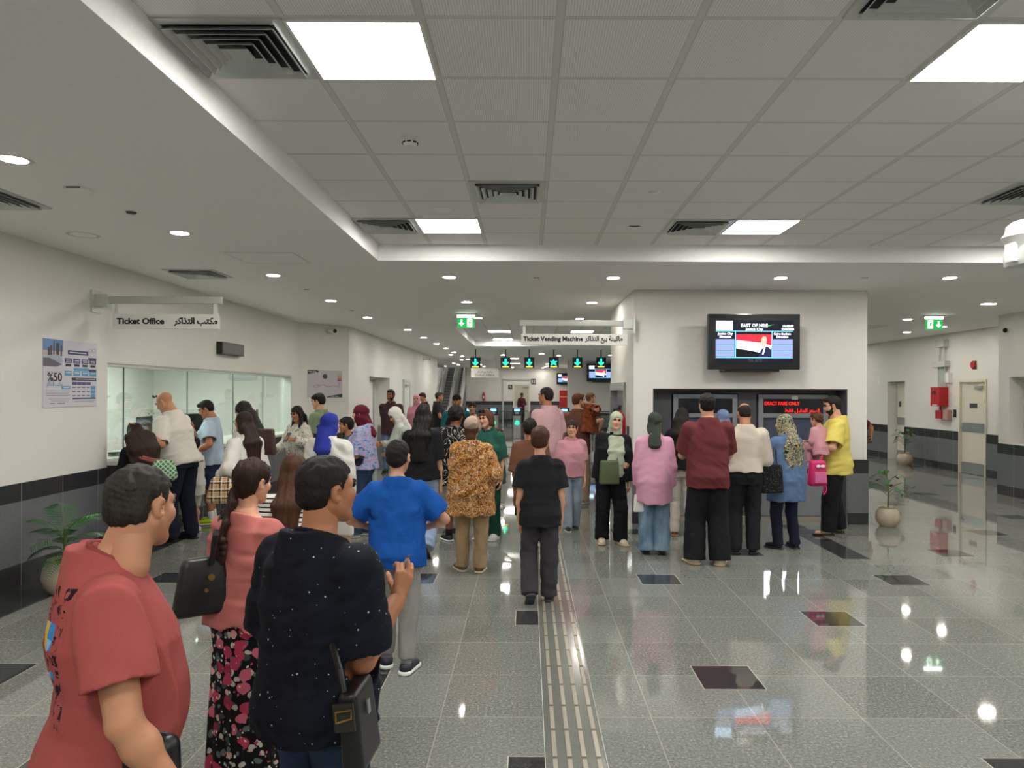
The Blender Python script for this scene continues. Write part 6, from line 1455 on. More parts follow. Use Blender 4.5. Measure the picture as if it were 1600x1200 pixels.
def pat_leaf():
    s = N('golden_leaf_print'); o = s.obj(); n = s.noise(o, 13, 2, .55, 2.2)[0]; n2 = s.noise(o, 14, 2, .5, 2.6)[0]; n3 = s.noise(o, 9, 2)[0]
    c = s.ramp(n, [(.30, lin('5a2c10')), (.44, lin('96591a')), (.54, lin('b57a2c')), (.66, lin('6b3612'))])
    m = s.math('LESS_THAN', s.math('ABSOLUTE', s.math('SUBTRACT', n2, .5)), .017); c = s.mix(m, c, lin('ddcdb0')); m2 = s.math('LESS_THAN', s.math('ABSOLUTE', s.math('SUBTRACT', n2, .40)), .018); c = s.mix(m2, c, lin('43200d'))
    return s.fin(c, .8, spec=.25)
def pat_spots(name, cols, scale):
    s = N(name); o = s.obj(); n = s.noise(o, scale, 2, .55, 1.5)[0]; return s.fin(s.ramp(n, cols, 'CONSTANT'), .85, spec=.2)
def pat_tiedye():
    s = N('tie_dye_blouse'); o = s.obj((1, 1, 1.6)); n = s.noise(o, 9, 4, .6, 2.0)[0]; return s.fin(s.ramp(n, [(.3, lin('3f4f80')), (.42, lin('6d86b8')), (.5, lin('a9b0c8')), (.58, lin('9a7fa8')), (.7, lin('c9a0a8'))]), .85, spec=.2)
def pat_red_print():
    """faded red cotton with a printed panel on the back (local -y side)"""
    s = N('faded_red_printed_cotton'); o = s.obj(); x = s.xyz(o); n1 = s.noise(o, 260, 2)[0]; n2 = s.noise(o, 5, 3)[0]
    c = s.mix(s.math('MULTIPLY', n1, .4), lin('a9524f'), lin('824040')); c = s.mix(s.math('MULTIPLY', n2, .2), c, lin('b8625e')); s.bump(n1, .12, .002)
    def rng(q, a, b): return s.math('MULTIPLY', s.math('GREATER_THAN', q, a), s.math('LESS_THAN', q, b))
    area = s.math('MULTIPLY', s.math('LESS_THAN', x[1], -.02), s.math('MULTIPLY', rng(x[0], -.15, .13), rng(x[2], .98, 1.33)))
    ink = s.math('GREATER_THAN', s.noise(s.obj((1, 1, .8)), 34, 2, .6, 1.5)[0], .56); c = s.mix(s.math('MULTIPLY', area, ink), c, lin('2a1a20'))
    pic = s.math('MULTIPLY', s.math('LESS_THAN', x[1], -.03), s.math('MULTIPLY', rng(x[0], -.12, .10), rng(x[2], 1.10, 1.24))); v = s.vor(o, 24); c3 = s.n('ShaderNodeSeparateColor'); s.l(v['Color'], c3.inputs[0])
    pc = s.ramp(c3.outputs[0], [(0, lin('3f86c8')), (.3, lin('d8b02a')), (.5, lin('c8502a')), (.7, lin('8ab0d8'))], 'CONSTANT')
    return s.fin(s.mix(s.math('MULTIPLY', pic, s.math('GREATER_THAN', c3.outputs[1], .35)), c, pc), .88, spec=.2)
M_jean = denim('blue_denim', '4d6884', '8aa3bb'); M_jeanl = denim('pale_denim', '8796a6', 'b9c4cf'); M_jeand = denim('dark_denim', '27364c', '3f5470'); M_jeanw = denim('washed_wide_denim', '56738c', '9ab4c6')
C = lambda n, c, **k: cloth(n, c, **k)
BLK = C('black_cloth', '17171a'); TRB = C('black_trouser_cloth', '1b1b1d'); WHT = C('white_cotton', 'd9d6cf'); M_shoeb = plain('black_shoe', '1a1a1c', .4); M_cream = plain('cream_shoe_leather', 'd6cab2', .5); M_shoew = plain('white_shoe', 'd9d8d4', .45)
SH_B = dict(m=M_shoeb, sole=M_dark); SH_W = dict(m=M_shoew, sole=M_white); SH_C = dict(m=M_cream, sole=plain('cream_sole', 'c9b48e', .5), big=1.12); SH_SK = dict(m=plain('black_canvas_shoe', '222226', .6), sole=M_white, sock=C('black_sock', '1c1c1f'))
def X(px, y): return at_y(px, 612, y).x
W = 'walk'
def walk(d=.09, lift=.03, front=1, spread=.05):
    """a stride: front = 1 puts the right foot ahead"""
    a, b = (d, 0, -6, 0), (-d, lift, 4, 28)
    L, R = (b, a) if front == 1 else (a, b); return ((-spread, L[0], L[1], 6, L[3]), (spread, R[0], R[1], -6, R[3]))

# ================================================================== people
PEOPLE = {}
def P(key, *a, **k): PEOPLE[key] = person(*a, **k); return PEOPLE[key]
# ---- the three in the foreground
P('red', 'person in a faded red printed t-shirt at the lower left, head turned away', (X(160, 1.95), 1.95), 1.63, 300, vox=.0065, skin='mid', hair='crop', hair_c='grey', wide=1.16, deep=1.05, belly=.03, look=(40, -8, -4), stoop=17, lean=2, seed=11,
  top=dict(m=pat_red_print(), sleeve=.68, sleeve_ease=.020, hem=-.12, fold=.006, ease=.014, neck=.024, neckband=C('red_neckband', '8e4442'), bell=.1), R=(.085, .10, -.28), L='down', Rh='grip', Lh='grip', bot=dict(k='loose', m=C('pale_trousers', 'b9b4ae')), shoe=SH_B, feet=walk(.07, .02))
P('coral', 'person in a coral top and long black floral skirt with a black shoulder bag', (X(387, 3.3), 3.3), 1.51, 338, sex='female', vox=.0072, skin='light', hair='braid', hair_c='dark', hair_len=.15, ears=1, look=(-8, -6, 4), seed=5, wide=.98, braid_side=-.4,
  top=dict(m=C('coral_knit', 'bb6e68'), sleeve=1.1, sleeve_ease=.018, hem=.13, neck=.002, fold=.006, ease=.016, bell=.1, curve=-.02), bot=dict(k='skirt', m=pat_floral(), flare=.020, end=.05, pleat=.010, name='skirt', waist=.3), shoe=dict(m=M_cream, sandal=1, sole=plain('tan_sole', 'a5764f', .6)), feet=walk(.06, .03, 1, .04))
P('navy', 'person in a navy speckled shirt holding a slip up in the right hand', (X(497, 2.3), 2.3), 1.615, 326, vox=.0065, skin='tan', hair='crop', hair_c='crop', look=(-12, 0, 0), seed=8, wide=1.06, deep=1.05, belly=.006,
  top=dict(m=pat_speckle(), sleeve=.86, sleeve_ease=.026, hem=.0, fold=.005, ease=.020, curve=.02, neck=.022, neckband=C('navy_neckband', '10141d'), bell=.1), R=(-.02, .135, -.085), Re=(.12, -.5, -1), Rh='pinch', Rd=(.05, .35, .94), Rb=(.9, -.5, .2), L='down', bot=dict(k='slim', m=M_jeand), shoe=SH_B, feet=walk(.05, .02))
# ---- between them and the counter
P('stripe', 'person in a black and white striped top, behind the coral top', (X(458, 4.3), 4.3), 1.45, 356, sex='female', skin='light', hair='long', hair_c='brown', hair_len=.50, hair_w=.95, seed=4, look=(10, 0, 0), wide=1.05,
  top=dict(m=pat_stripes(), sleeve=.9, sleeve_ease=.03, hem=-.05), bot=dict(k='straight', m=M_jeand), shoe=SH_W)
P('blouse', 'person in a loose white blouse with a plaid bag, back to the camera', (X(384, 7.6), 7.6), 1.60, 62, sex='female', skin='mid', hair='long', hair_c='dark', hair_len=.46, hair_w=1.1, seed=6, glasses=1,
  top=dict(m=WHT, sleeve=1.85, sleeve_ease=.028, hem=-.10, fold=.008, ease=.022), L='bag', R='front', bot=dict(k='loose', m=BLK), shoe=SH_B)
P('blackhair', 'person in a white tee leaning at the counter beside a brown leather bag', (X(396, 8.8), 8.8), 1.70, 75, sex='female', skin='mid', hair='long', hair_c='black', hair_len=.30, hair_w=1.1, seed=7, lean=8, look=(0, -20, 0),
  top=dict(m=WHT, sleeve=.7, sleeve_ease=.02, hem=-.06), L='front', R='front', bot=dict(k='straight', m=M_jeand), shoe=SH_W)
P('bald', 'person in an untucked white shirt leaning on the counter, one arm reaching left', (X(284, 8.85), 8.85), 1.84, 80, skin='mid', hair=None, hair_c='stubble', lean=14, look=(6, -28, 0), seed=9, wide=1.16, deep=1.15, belly=.02, shades=1, beard=0,
  top=dict(m=C('white_shirt', 'd6d1c8'), sleeve=.95, sleeve_ease=.020, hem=.06, fold=.006, ease=.018, collar=C('white_shirt', 'd6d1c8'), puff=.006), L=(-.19, -.015, -.05), Le=(-.5, -.2, -1), Lb=(0, 0, 1), Lh='flat', R='phone', bot=dict(k='straight', m=C('navy_trousers', '1d2233'), belt=M_dark), shoe=SH_B, feet=((-.06, .02, 0, 10, 0), (.06, -.04, 0, -8, 0)))
P('girl', 'person in black at the near end of the counter with a green lattice bag', (X(221, 8.2), 8.2), 1.43, 62, sex='child', skin='mid', hair='long', hair_c='dark', hair_len=.50, hair_w=2.0, seed=12, look=(0, -14, 0), lean=8,
  top=dict(m=BLK, sleeve=1.7, sleeve_ease=.024, hem=-.1), L='front', R='front', bot=dict(k='straight', m=BLK), shoe=SH_B)
P('whitekid', 'person in white shorts mostly hidden between the white shirt and the light blue polo', (X(305, 9.34), 9.34), 1.20, 80, sex='child', skin='mid', hair='boy', seed=13, top=dict(m=WHT, sleeve=.7, hem=-.2), bot=dict(k='loose', m=C('white_shorts', 'cfcabf'), end=.52, name='shorts'), shoe=SH_W)
P('polo', 'person in a light blue polo and navy shorts with neon yellow shoes', (X(333, 9.95), 9.95), 1.69, 105, skin='tan', hair='short', hair_c='black', look=(0, -24, 0), seed=14, wide=.95, lean=4,
  top=dict(m=C('light_blue_polo', 'a8b9cc'), sleeve=.75, sleeve_ease=.026, hem=.02, collar=C('light_blue_polo', 'a8b9cc'), ease=.02), R=(-.10, .14, -.0), Re=(.5, .1, -1), Rh='hold', L=(-.10, .11, -.20), bot=dict(k='straight', m=C('navy_shorts', '1f2a44'), end=.46, name='shorts', ease=.014), shoe=dict(m=plain('neon_yellow_shoe', 'c8e81c', .5), sole=M_white, sock=C('white_sock', 'd8d8d6'), sock_h=.06))
P('blousepat', 'person in a patterned white blouse looking at a phone', (X(467, 10.6), 10.6), 1.60, 148, sex='female', skin='tan', hair='wavy', hair_c='black', hair_len=.30, hair_front=1.2, look=(4, -16, 4), seed=15,
  top=dict(m=pat_spots('patterned_blouse', [(0, lin('c8c2b8')), (.54, lin('4a4644')), (.585, lin('d0cabf'))], 16), sleeve=1.9, sleeve_ease=.026, hem=-.1, bell=.3, ease=.018), R=(.04, .16, -.20), Rh='hold', L=(-.04, .17, -.085), Lh='hold', bot=dict(k='straight', m=C('grey_trousers', '4a4b4a')), shoe=SH_B)
P('green_tee', 'person in a sage green shirt facing left beside the map poster', (X(501, 11.5), 11.5), 1.78, 78, skin='light', hair='boy', hair_c='black', seed=16, look=(6, -10, 0), top=dict(m=C('sage_cotton', '7d8a70'), sleeve=.8, sleeve_ease=.024, hem=-.06, collar=C('sage_cotton', '7d8a70')), bot=dict(k='straight', m=BLK), shoe=SH_W, R='front', L='front')
P('bluehijab', 'person in a royal blue headscarf and white knit top, seen from behind', (X(514, 7.2), 7.2), 1.60, 352, sex='female', skin='light', hair='hijab', scarf=C('royal_blue_scarf', '28338e'), tail=.21, tail_w=1.5, look=(-24, 0, 0), seed=17, wide=1.12,
  top=dict(m=C('white_rib_knit', 'cfccc5'), sleeve=1.9, sleeve_ease=.034, hem=-.12, fold=.007, ease=.026, drop=1, collar=C('white_rib_knit', 'cfccc5')), bot=dict(k='skirt', m=C('beige_skirt', 'a08c6c'), flare=.02, end=.05, name='skirt'), shoe=SH_W)
P('maroonhijab', 'person in a maroon headscarf, tie-dye blouse and dark flared jeans', (X(568, 9.1), 9.1), 1.65, 88, sex='female', skin='light', hair='hijab', scarf=C('maroon_scarf', '5e1a2c'), look=(0, -4, 0), seed=18,
  top=dict(m=pat_tiedye(), sleeve=1.0, sleeve_ease=.034, hem=.12, bell=.4, ease=.024, fold=.007), R='front', L='front', bot=dict(k='flare', m=M_jeand, waist=.34), shoe=dict(m=M_shoew, sole=M_white, big=1.1), feet=((-.05, .05, 0, 6, 0), (.05, -.04, 0, -4, 0)))
P('tealboy', 'small person in a teal top behind the maroon headscarf', (X(545, 10.1), 10.1), 1.43, 100, sex='child', skin='tan', hair='boy', seed=19, top=dict(m=C('teal_grey_tee', '3d5560'), sleeve=.7, hem=-.05), bot=dict(k='straight', m=BLK), shoe=SH_SK)
P('plum', 'person in a plum polo and jeans standing with hands behind the back', (X(611, 16.2), 16.2), 1.86, 178, skin='tan', hair='short', hair_c='crop', beard=1, look=(-14, 0, 0), seed=20, wide=1.0, vox=.0125,
  top=dict(m=C('plum_polo', '4c3238'), sleeve=.78, sleeve_ease=.014, hem=-.02, collar=C('plum_polo', '4c3238')), L='back', R='back', bot=dict(k='slim', m=M_jean), shoe=SH_B)
P('pinkhijab', 'person in a pink headscarf far back beside the left wall', (X(651, 18.2), 18.2), 1.74, 182, sex='female', skin='light', hair='hijab', scarf=C('pink_scarf', 'd99aa8'), tail=.0, seed=21, vox=.0135, top=dict(m=C('pink_dress', 'd08c9c'), sleeve=1.9, hem=-.15), bot=dict(k='skirt', m=C('pink_dress', 'd08c9c'), flare=.03, name='skirt'), shoe=SH_W)
P('farblack', 'person in black with bowed head, farthest left in the distance', (X(662, 21.0), 21.0), 1.78, 130, skin='tan', hair='short', seed=22, vox=.015, look=(0, -22, 0), top=dict(m=BLK, sleeve=.75, hem=-.05), R='phone', bot=dict(k='slim', m=M_jeand), shoe=SH_B)
P('farjeans', 'person in a black polo and jeans in the distance, reaching to the right', (X(684, 20.0), 20.0), 1.80, 278, skin='tan', hair='short', hair_c='grey', seed=23, vox=.015, wide=1.1, belly=.01, top=dict(m=C('black_polo', '222326'), sleeve=.7, hem=-.03, collar=C('black_polo', '222326')), R=(.03, .16, -.22), bot=dict(k='slim', m=M_jean), shoe=SH_B)
P('cap', 'person in a black cap and black vest over teal sleeves, before the gates', (X(713, 13.2), 13.2), 1.76, 192, skin='tan', hair='cap', scarf=C('black_cap', '16171a'), look=(-18, 2, 0), seed=24, top=dict(m=[C('black_vest', '1d1d20'), C('teal_sleeve', '1f5a60')], sleeve=1.85, sleeve_ease=.016, hem=-.02, collar=C('teal_sleeve', '1f5a60'), name='vest'), bot=dict(k='straight', m=BLK), shoe=SH_B)
P('whitehijab', 'person in a white headscarf bending to the left, behind the black tee', (X(637, 10.3), 10.3), 1.62, 118, sex='female', skin='mid', hair='hijab', scarf=C('white_scarf', 'dcd9d4'), look=(8, -32, 6), lean=12, seed=25, top=dict(m=C('pale_green_print', 'b5bdb4'), sleeve=1.9, sleeve_ease=.02, hem=-.25), R=(.02, .16, -.09), Rh='hold', L='front', bot=dict(k='skirt', m=C('black_skirt', '202124'), name='skirt', flare=.02), shoe=SH_W)
P('blacktee', 'person in a black tee and pale blue wide trousers, walking away', (X(660, 8.0), 8.0), 1.68, 352, sex='female', skin='light', hair='long', hair_c='black', hair_len=.40, hair_w=1.15, seed=26, look=(14, 0, 0),
  top=dict(m=BLK, sleeve=.9, sleeve_ease=.022, hem=.10, ease=.018), R='down', L='front', bot=dict(k='flare', m=C('pale_blue_trousers', '94a8c6'), waist=.34, fold=.008), shoe=dict(m=plain('worn_sneaker', '8d8a84', .5), sole=M_dark), feet=((-.045, .10, 0, 4, 0), (.05, -.09, .05, -6, 48)))
P('squiggle', 'person in a black shirt with white squiggles and stone shorts', (X(711, 8.75), 8.75), 1.64, 340, skin='dark', hair='curly', hair_c='black', seed=27, wide=1.05, top=dict(m=pat_contours('black_squiggle_shirt', '18181b', 'd9d4c8', 11, .016), sleeve=.95, sleeve_ease=.03, hem=-.12, ease=.024), bot=dict(k='loose', m=C('stone_shorts', 'bab3a4'), end=.50, name='shorts', ease=.012), shoe=SH_SK, feet=((-.06, .03, 0, 55, 0), (.06, -.02, 0, 10, 0)))
P('leaf', 'person in a tan beanie and loose golden leaf-print shirt with khaki trousers', (X(737, 7.35), 7.35), 1.555, 352, sex='female', skin='light', hair='beanie', scarf=C('tan_beanie', 'a08c7e'), hair_c='brown', seed=28, wide=1.14, deep=1.12, top=dict(m=pat_leaf(), sleeve=1.05, sleeve_ease=.03, hem=-.26, ease=.030, fold=.008, bell=.3, flare=.012), L='belly', R=(.0, .09, -.22), bot=dict(k='straight', m=C('khaki_trousers', 'a08a68'), fold=.009, ease=.014), shoe=dict(m=plain('brown_sneaker', '6d4a33', .6), sole=plain('cream_rubber', 'd2c2a6', .6), big=1.05), feet=((-.06, .0, 0, 38, 0), (.06, -.02, 0, -4, 0)))
P('greenwoman', 'person in a green shirt and green trousers turned toward the leaf-print shirt', (X(764, 9.0), 9.0), 1.605, 158, sex='female', skin='light', hair='bob', hair_c='chestnut', seed=29, look=(-14, -6, 6), shades=1, lean=4, top=dict(m=C('green_shirt', '24574a'), sleeve=.95, sleeve_ease=.028, hem=-.14, collar=C('green_shirt', '24574a'), ease=.022), bot=dict(k='loose', m=C('green_trousers', '1d4a3a')), shoe=dict(m=M_shoew, sole=M_white, big=1.15))
P('bunface', 'person in a dusty pink top, seen between heads before the gates', (X(738, 13.8), 13.8), 1.62, 184, sex='female', skin='mid', hair='bun', hair_c='black', seed=30, vox=.012, top=dict(m=C('dusty_pink', 'c9a099'), sleeve=.8, hem=-.05), bot=dict(k='straight', m=BLK), shoe=SH_W)
P('phonekid', 'small person in white with black shorts holding out a phone, behind the green shirt', (X(776, 11.4), 11.4), 1.22, 255, sex='child', skin='light', hair='boy', hair_c='brown', seed=31, top=dict(m=WHT, sleeve=.7, hem=-.1), R=(.02, .20, -.12), Rh='hold', L=(.0, .18, -.12), bot=dict(k='straight', m=BLK, end=.42, name='shorts'), shoe=SH_W)
P('pinkpolo', 'tall person in a pale pink polo seen from behind, facing the gates', (X(856, 10.3), 10.3), 1.885, 42, skin='tan', hair='crop', hair_c='crop', look=(14, 0, 0), z=.004, seed=32, wide=1.0, top=dict(m=C('pale_pink_polo', 'c9a4a8'), sleeve=.82, sleeve_ease=.024, hem=-.05, collar=C('pale_pink_polo', 'c9a4a8'), ease=.02), bot=dict(k='straight', m=BLK), shoe=SH_B)
P('brownboy', 'person in an oversized brown tee and black shorts, stepping forward', (X(829, 8.4), 8.4), 1.475, 8, sex='child', skin='tan', hair='boy', hair_c='black', seed=33, z=.004, look=(-10, 0, 0), top=dict(m=C('brown_tee', '6d4836'), sleeve=1.05, sleeve_ease=.034, hem=-.38, ease=.028, drop=1), bot=dict(k='loose', m=BLK, end=.52, name='shorts', ease=.010), shoe=dict(m=plain('black_canvas_shoe', '222226', .6), sole=M_white, sock=C('black_sock', '1c1c1f'), sock_h=.05), feet=((-.055, -.09, .05, 4, 40), (.05, .08, 0, -4, 0)))
P('greyboy', 'person in a charcoal tee and grey trousers walking away on the tactile strip', (X(845, 6.25), 6.25), 1.485, 2, sex='child', skin='light', hair='boy', hair_c='brown', seed=34, z=.004, look=(-14, 0, 0), vox=.0095, top=dict(m=C('charcoal_tee', '232428'), sleeve=.72, sleeve_ease=.028, hem=-.06, ease=.020, neckband=C('charcoal_tee', '232428')), bot=dict(k='loose', m=C('slate_trousers', '403d43'), fold=.008), shoe=dict(m=plain('grey_shoe', '3c3c40', .6), sole=M_dgrey), feet=((-.06, -.05, .035, 6, 42), (.055, .05, 0, -8, 0)))
P('blueboy', 'person in a bright blue tee and grey joggers behind the raised hand', (X(622, 4.75), 4.75), 1.475, 4, sex='child', skin='light', hair='crop', hair_c='crop', seed=35, look=(-14, 0, 0), vox=.0085, wide=1.04, top=dict(m=C('bright_blue_tee', '1450a0'), sleeve=.78, sleeve_ease=.028, hem=-.02, ease=.022, fold=.006, neckband=C('bright_blue_tee', '1450a0')), L=(-.005, .10, -.185), Le=(-1, -.35, -.2), R=(.005, .10, -.185), Re=(1, -.35, -.2), bot=dict(k='jogger', m=C('grey_joggers', '8d8c88'), end=.95, fold=.007), shoe=dict(m=plain('navy_sneaker', '1b2230', .5), sole=M_white, sock=C('grey_sock', '8d8d8c'), sock_h=.06, sole_t=.018), feet=((-.05, .03, 0, 4, 0), (.045, -.05, 0, -22, 0)))
P('pinkgirl', 'person in a pink short-sleeved shirt and pale jeans facing the camera', (X(893, 9.6), 9.6), 1.42, 192, sex='child', skin='light', hair='bun', hair_c='dark', ears=1, seed=36, look=(-22, 2, 0), top=dict(m=C('pink_shirt', 'c78f9a'), sleeve=.85, sleeve_ease=.03, hem=.06, collar=C('pink_shirt', 'c78f9a'), ease=.022), bot=dict(k='loose', m=M_jeanl, waist=.34), shoe=SH_SK, feet=walk(.05, .0))
P('carrier', 'person in a brown top and beige trousers carrying a toddler in rust', (X(903, 11.8), 11.8), 1.80, 338, skin='light', hair='short', hair_c='chestnut', look=(-40, 0, 0), seed=37, top=dict(m=C('brown_top', '6d4a3c'), sleeve=.8, hem=-.06), R=(-.10, .13, -.06), Re=(.6, .2, -1), L='front', bot=dict(k='loose', m=C('beige_trousers', 'a8967e')), shoe=SH_W)
P('smile', 'smiling person in a sage headscarf, black jacket and wide black trousers', (X(954, 8.75), 8.75), 1.585, 188, sex='female', skin='light', hair='hijab', scarf=C('sage_scarf', 'aab29a'), underscarf=C('cream_cap', 'c9c2ae'), ends=((.027, .24), (-.027, .30)), look=(-6, 0, -6), side=-5, seed=38, wide=1.08, top=dict(m=C('black_jacket', '14161c'), sleeve=1.92, sleeve_ease=.026, hem=.02, collar=C('black_jacket', '14161c'), ease=.022), R='belly', Rh='grip', L='down', bot=dict(k='wide', m=BLK), shoe=SH_C, feet=((-.07, .04, 0, 10, 0), (.06, -.02, 0, -14, 0)))
P('pinkshirt', 'person in a dark green headscarf, long pink shirt and wide blue jeans', (X(1023, 8.15), 8.15), 1.59, 352, sex='female', skin='tan', hair='hijab', scarf=C('dark_green_scarf', '39413b'), seed=39, wide=1.0, top=dict(m=C('pink_long_shirt', 'cf98b0'), sleeve=1.92, sleeve_ease=.022, hem=-.30, curve=.03, ease=.020, collar=C('pink_long_shirt', 'cf98b0'), fold=.003), bot=dict(k='wide', m=M_jeanw, fold=.007), shoe=SH_B, R='down', L='down')
P('whitejeans', 'person in a black top and white trousers at the left ticket machine', (X(1066, 9.2), 9.2), 1.62, 342, sex='female', skin='mid', hair='long', hair_c='black', hair_len=.32, hair_w=1.1, seed=40, look=(-10, -10, 0), top=dict(m=BLK, sleeve=1.7, sleeve_ease=.022, hem=.14, ease=.018), L='front', R='front', bot=dict(k='straight', m=C('white_trousers', 'cfcabf'), waist=.34, belt=pat_spots('patterned_belt', [(0, lin('9a968c')), (.5, lin('4a4640'))], 60)), shoe=dict(m=M_cream, sandal=1, sole=plain('tan_sole', 'a5764f', .6)))
P('maroon', 'person in a maroon tee and wide black trousers with chunky cream shoes', (X(1106, 7.7), 7.7), 1.81, 358, skin='light', hair='short', hair_c='black', seed=41, wide=1.0, top=dict(m=C('maroon_tee', '682f32'), sleeve=.86, sleeve_ease=.024, hem=-.06, ease=.018, neckband=C('maroon_tee', '682f32'), fold=.006), L='phone', R='phone', bot=dict(k='wide', m=TRB, fold=.004), shoe=SH_C, feet=((-.075, .0, 0, 20, 0), (.07, -.02, 0, -22, 0)))
P('bluecap', 'person in a pale blue headscarf hidden between two people at the machines', (X(1131, 9.45), 9.45), 1.60, 5, sex='female', skin='mid', hair='hijab', scarf=C('pale_blue_scarf', '6f83a8'), seed=42, top=dict(m=C('blue_grey_top', '55627e'), sleeve=1.8, hem=-.15), L='front', R='front', bot=dict(k='straight', m=BLK), shoe=SH_B)
P('bald2', 'person in a cream shirt tucked into dark trousers at the ticket machines', (X(1164, 8.2), 8.2), 1.70, 352, skin='tan', hair='bald_sides', hair_c='crop', seed=43, wide=1.04, look=(4, -14, 0), top=dict(m=C('cream_shirt', 'c8bdae'), sleeve=1.92, sleeve_ease=.024, hem=.20, ease=.020, puff=.004, collar=C('cream_shirt', 'c8bdae')), L='front', R='front', bot=dict(k='straight', m=C('charcoal_trousers', '212226'), belt=M_dark), shoe=SH_B, feet=((-.06, .0, 0, 14, 0), (.06, .02, 0, -12, 0)))
P('blueleo', 'person in a spotted headscarf and denim-blue top at the right ticket machine', (X(1228, 8.5), 8.5), 1.565, 22, sex='female', skin='light', hair='hijab', scarf=pat_spots('spotted_scarf', [(0, lin('2b2d30')), (.44, lin('b5a878')), (.52, lin('5c6a80')), (.57, lin('2a2a2c')), (.62, lin('c9bd92'))], 26), tail=.26, tail_w=4.0, look=(30, -6, 0), seed=44, wide=1.1, top=dict(m=C('denim_blue_top', '5a7396'), sleeve=1.9, sleeve_ease=.028, hem=-.30, ease=.024), L='phone', R='front', bot=dict(k='straight', m=C('dark_navy_jeans', '1d2030')), shoe=SH_B, feet=((-.07, .0, 0, 18, 0), (.065, -.03, 0, -10, 0)))
P('yellow', 'person in a yellow tee and black track pants holding a toddler in pink', (X(1306, 9.35), 9.35), 1.775, 72, skin='light', hair='short', hair_c='crop', beard=1, glasses=1, look=(4, -10, 0), seed=45, wide=1.1, belly=.008, top=dict(m=C('yellow_tee', 'dac968'), sleeve=.86, sleeve_ease=.032, hem=-.08, ease=.024, neckband=C('yellow_tee', 'dac968')), L=(-.02, .17, -.165), Lh='hold', R=(-.05, .18, -.14), Rh='hold', bot=dict(k='loose', m=TRB, fold=.006), shoe=dict(m=plain('brown_sandal', '4a3428', .6), sandal=1, sole=M_dark), feet=((-.06, .05, 0, 10, 0), (.07, -.03, 0, -12, 0)))
P('maroonfar', 'tiny person in a maroon jacket before the far door', (X(815, 42.5), 42.5), 1.74, 215, skin='dark', hair='short', vox=.02, seed=46, top=dict(m=C('maroon_jacket', '4a1a20'), sleeve=1.9, hem=-.1), bot=dict(k='straight', m=BLK), shoe=SH_B, L='front')
P('hidden', 'person hidden behind the white block with only a forearm showing', (X(1325, 13.6), 13.6), 1.72, 172, skin='tan', hair='short', seed=47, vox=.013, top=dict(m=C('dark_red_tee', '5a2226'), sleeve=.8, hem=-.05), L=(-.105, .10, -.21), Le=(-.9, -.3, -.3), Lh='hold', R='down', bot=dict(k='slim', m=M_jeand), shoe=SH_B)
# toddlers in arms stand on their own as people
P('toddler', 'toddler in a rust ruffled dress held up by the person in brown', (X(921, 11.55), 11.55), .86, 285, sex='child', skin='light', hair='boy', hair_c='light', z=.90, seed=48, vox=.010, head=.86 * .19 / .232, look=(0, 6, 0), top=dict(m=pat_spots('rust_print', [(0, lin('5a2a1a')), (.45, lin('8d4a2c')), (.6, lin('6b3320'))], 30), sleeve=.9, sleeve_ease=.05, hem=-.35, flare=.05, bell=.6, ease=.05, fold=.010), R=(.04, .14, .02), L=(.02, .16, -.05), feet=((-.06, .14, .30, 6, -20), (.06, .16, .30, -6, -20)), shoe=None)
P('baby', 'toddler in pink held by the person in the yellow tee', (X(1283, 9.12), 9.12), .80, 20, sex='child', skin='light', hair='curly', hair_c='chestnut', z=.72, seed=49, vox=.010, head=.80 * .20 / .232, look=(20, -10, 0), lean=10, top=dict(m=C('baby_pink', 'c9929c'), sleeve=1.8, sleeve_ease=.03, hem=-.2, ease=.03), L='front', R='front', bot=dict(k='loose', m=C('baby_pink_trousers', 'b9848e'), ease=.02), feet=((-.07, .16, .26, 6, -10), (.07, .18, .26, -6, -10)), shoe=None)
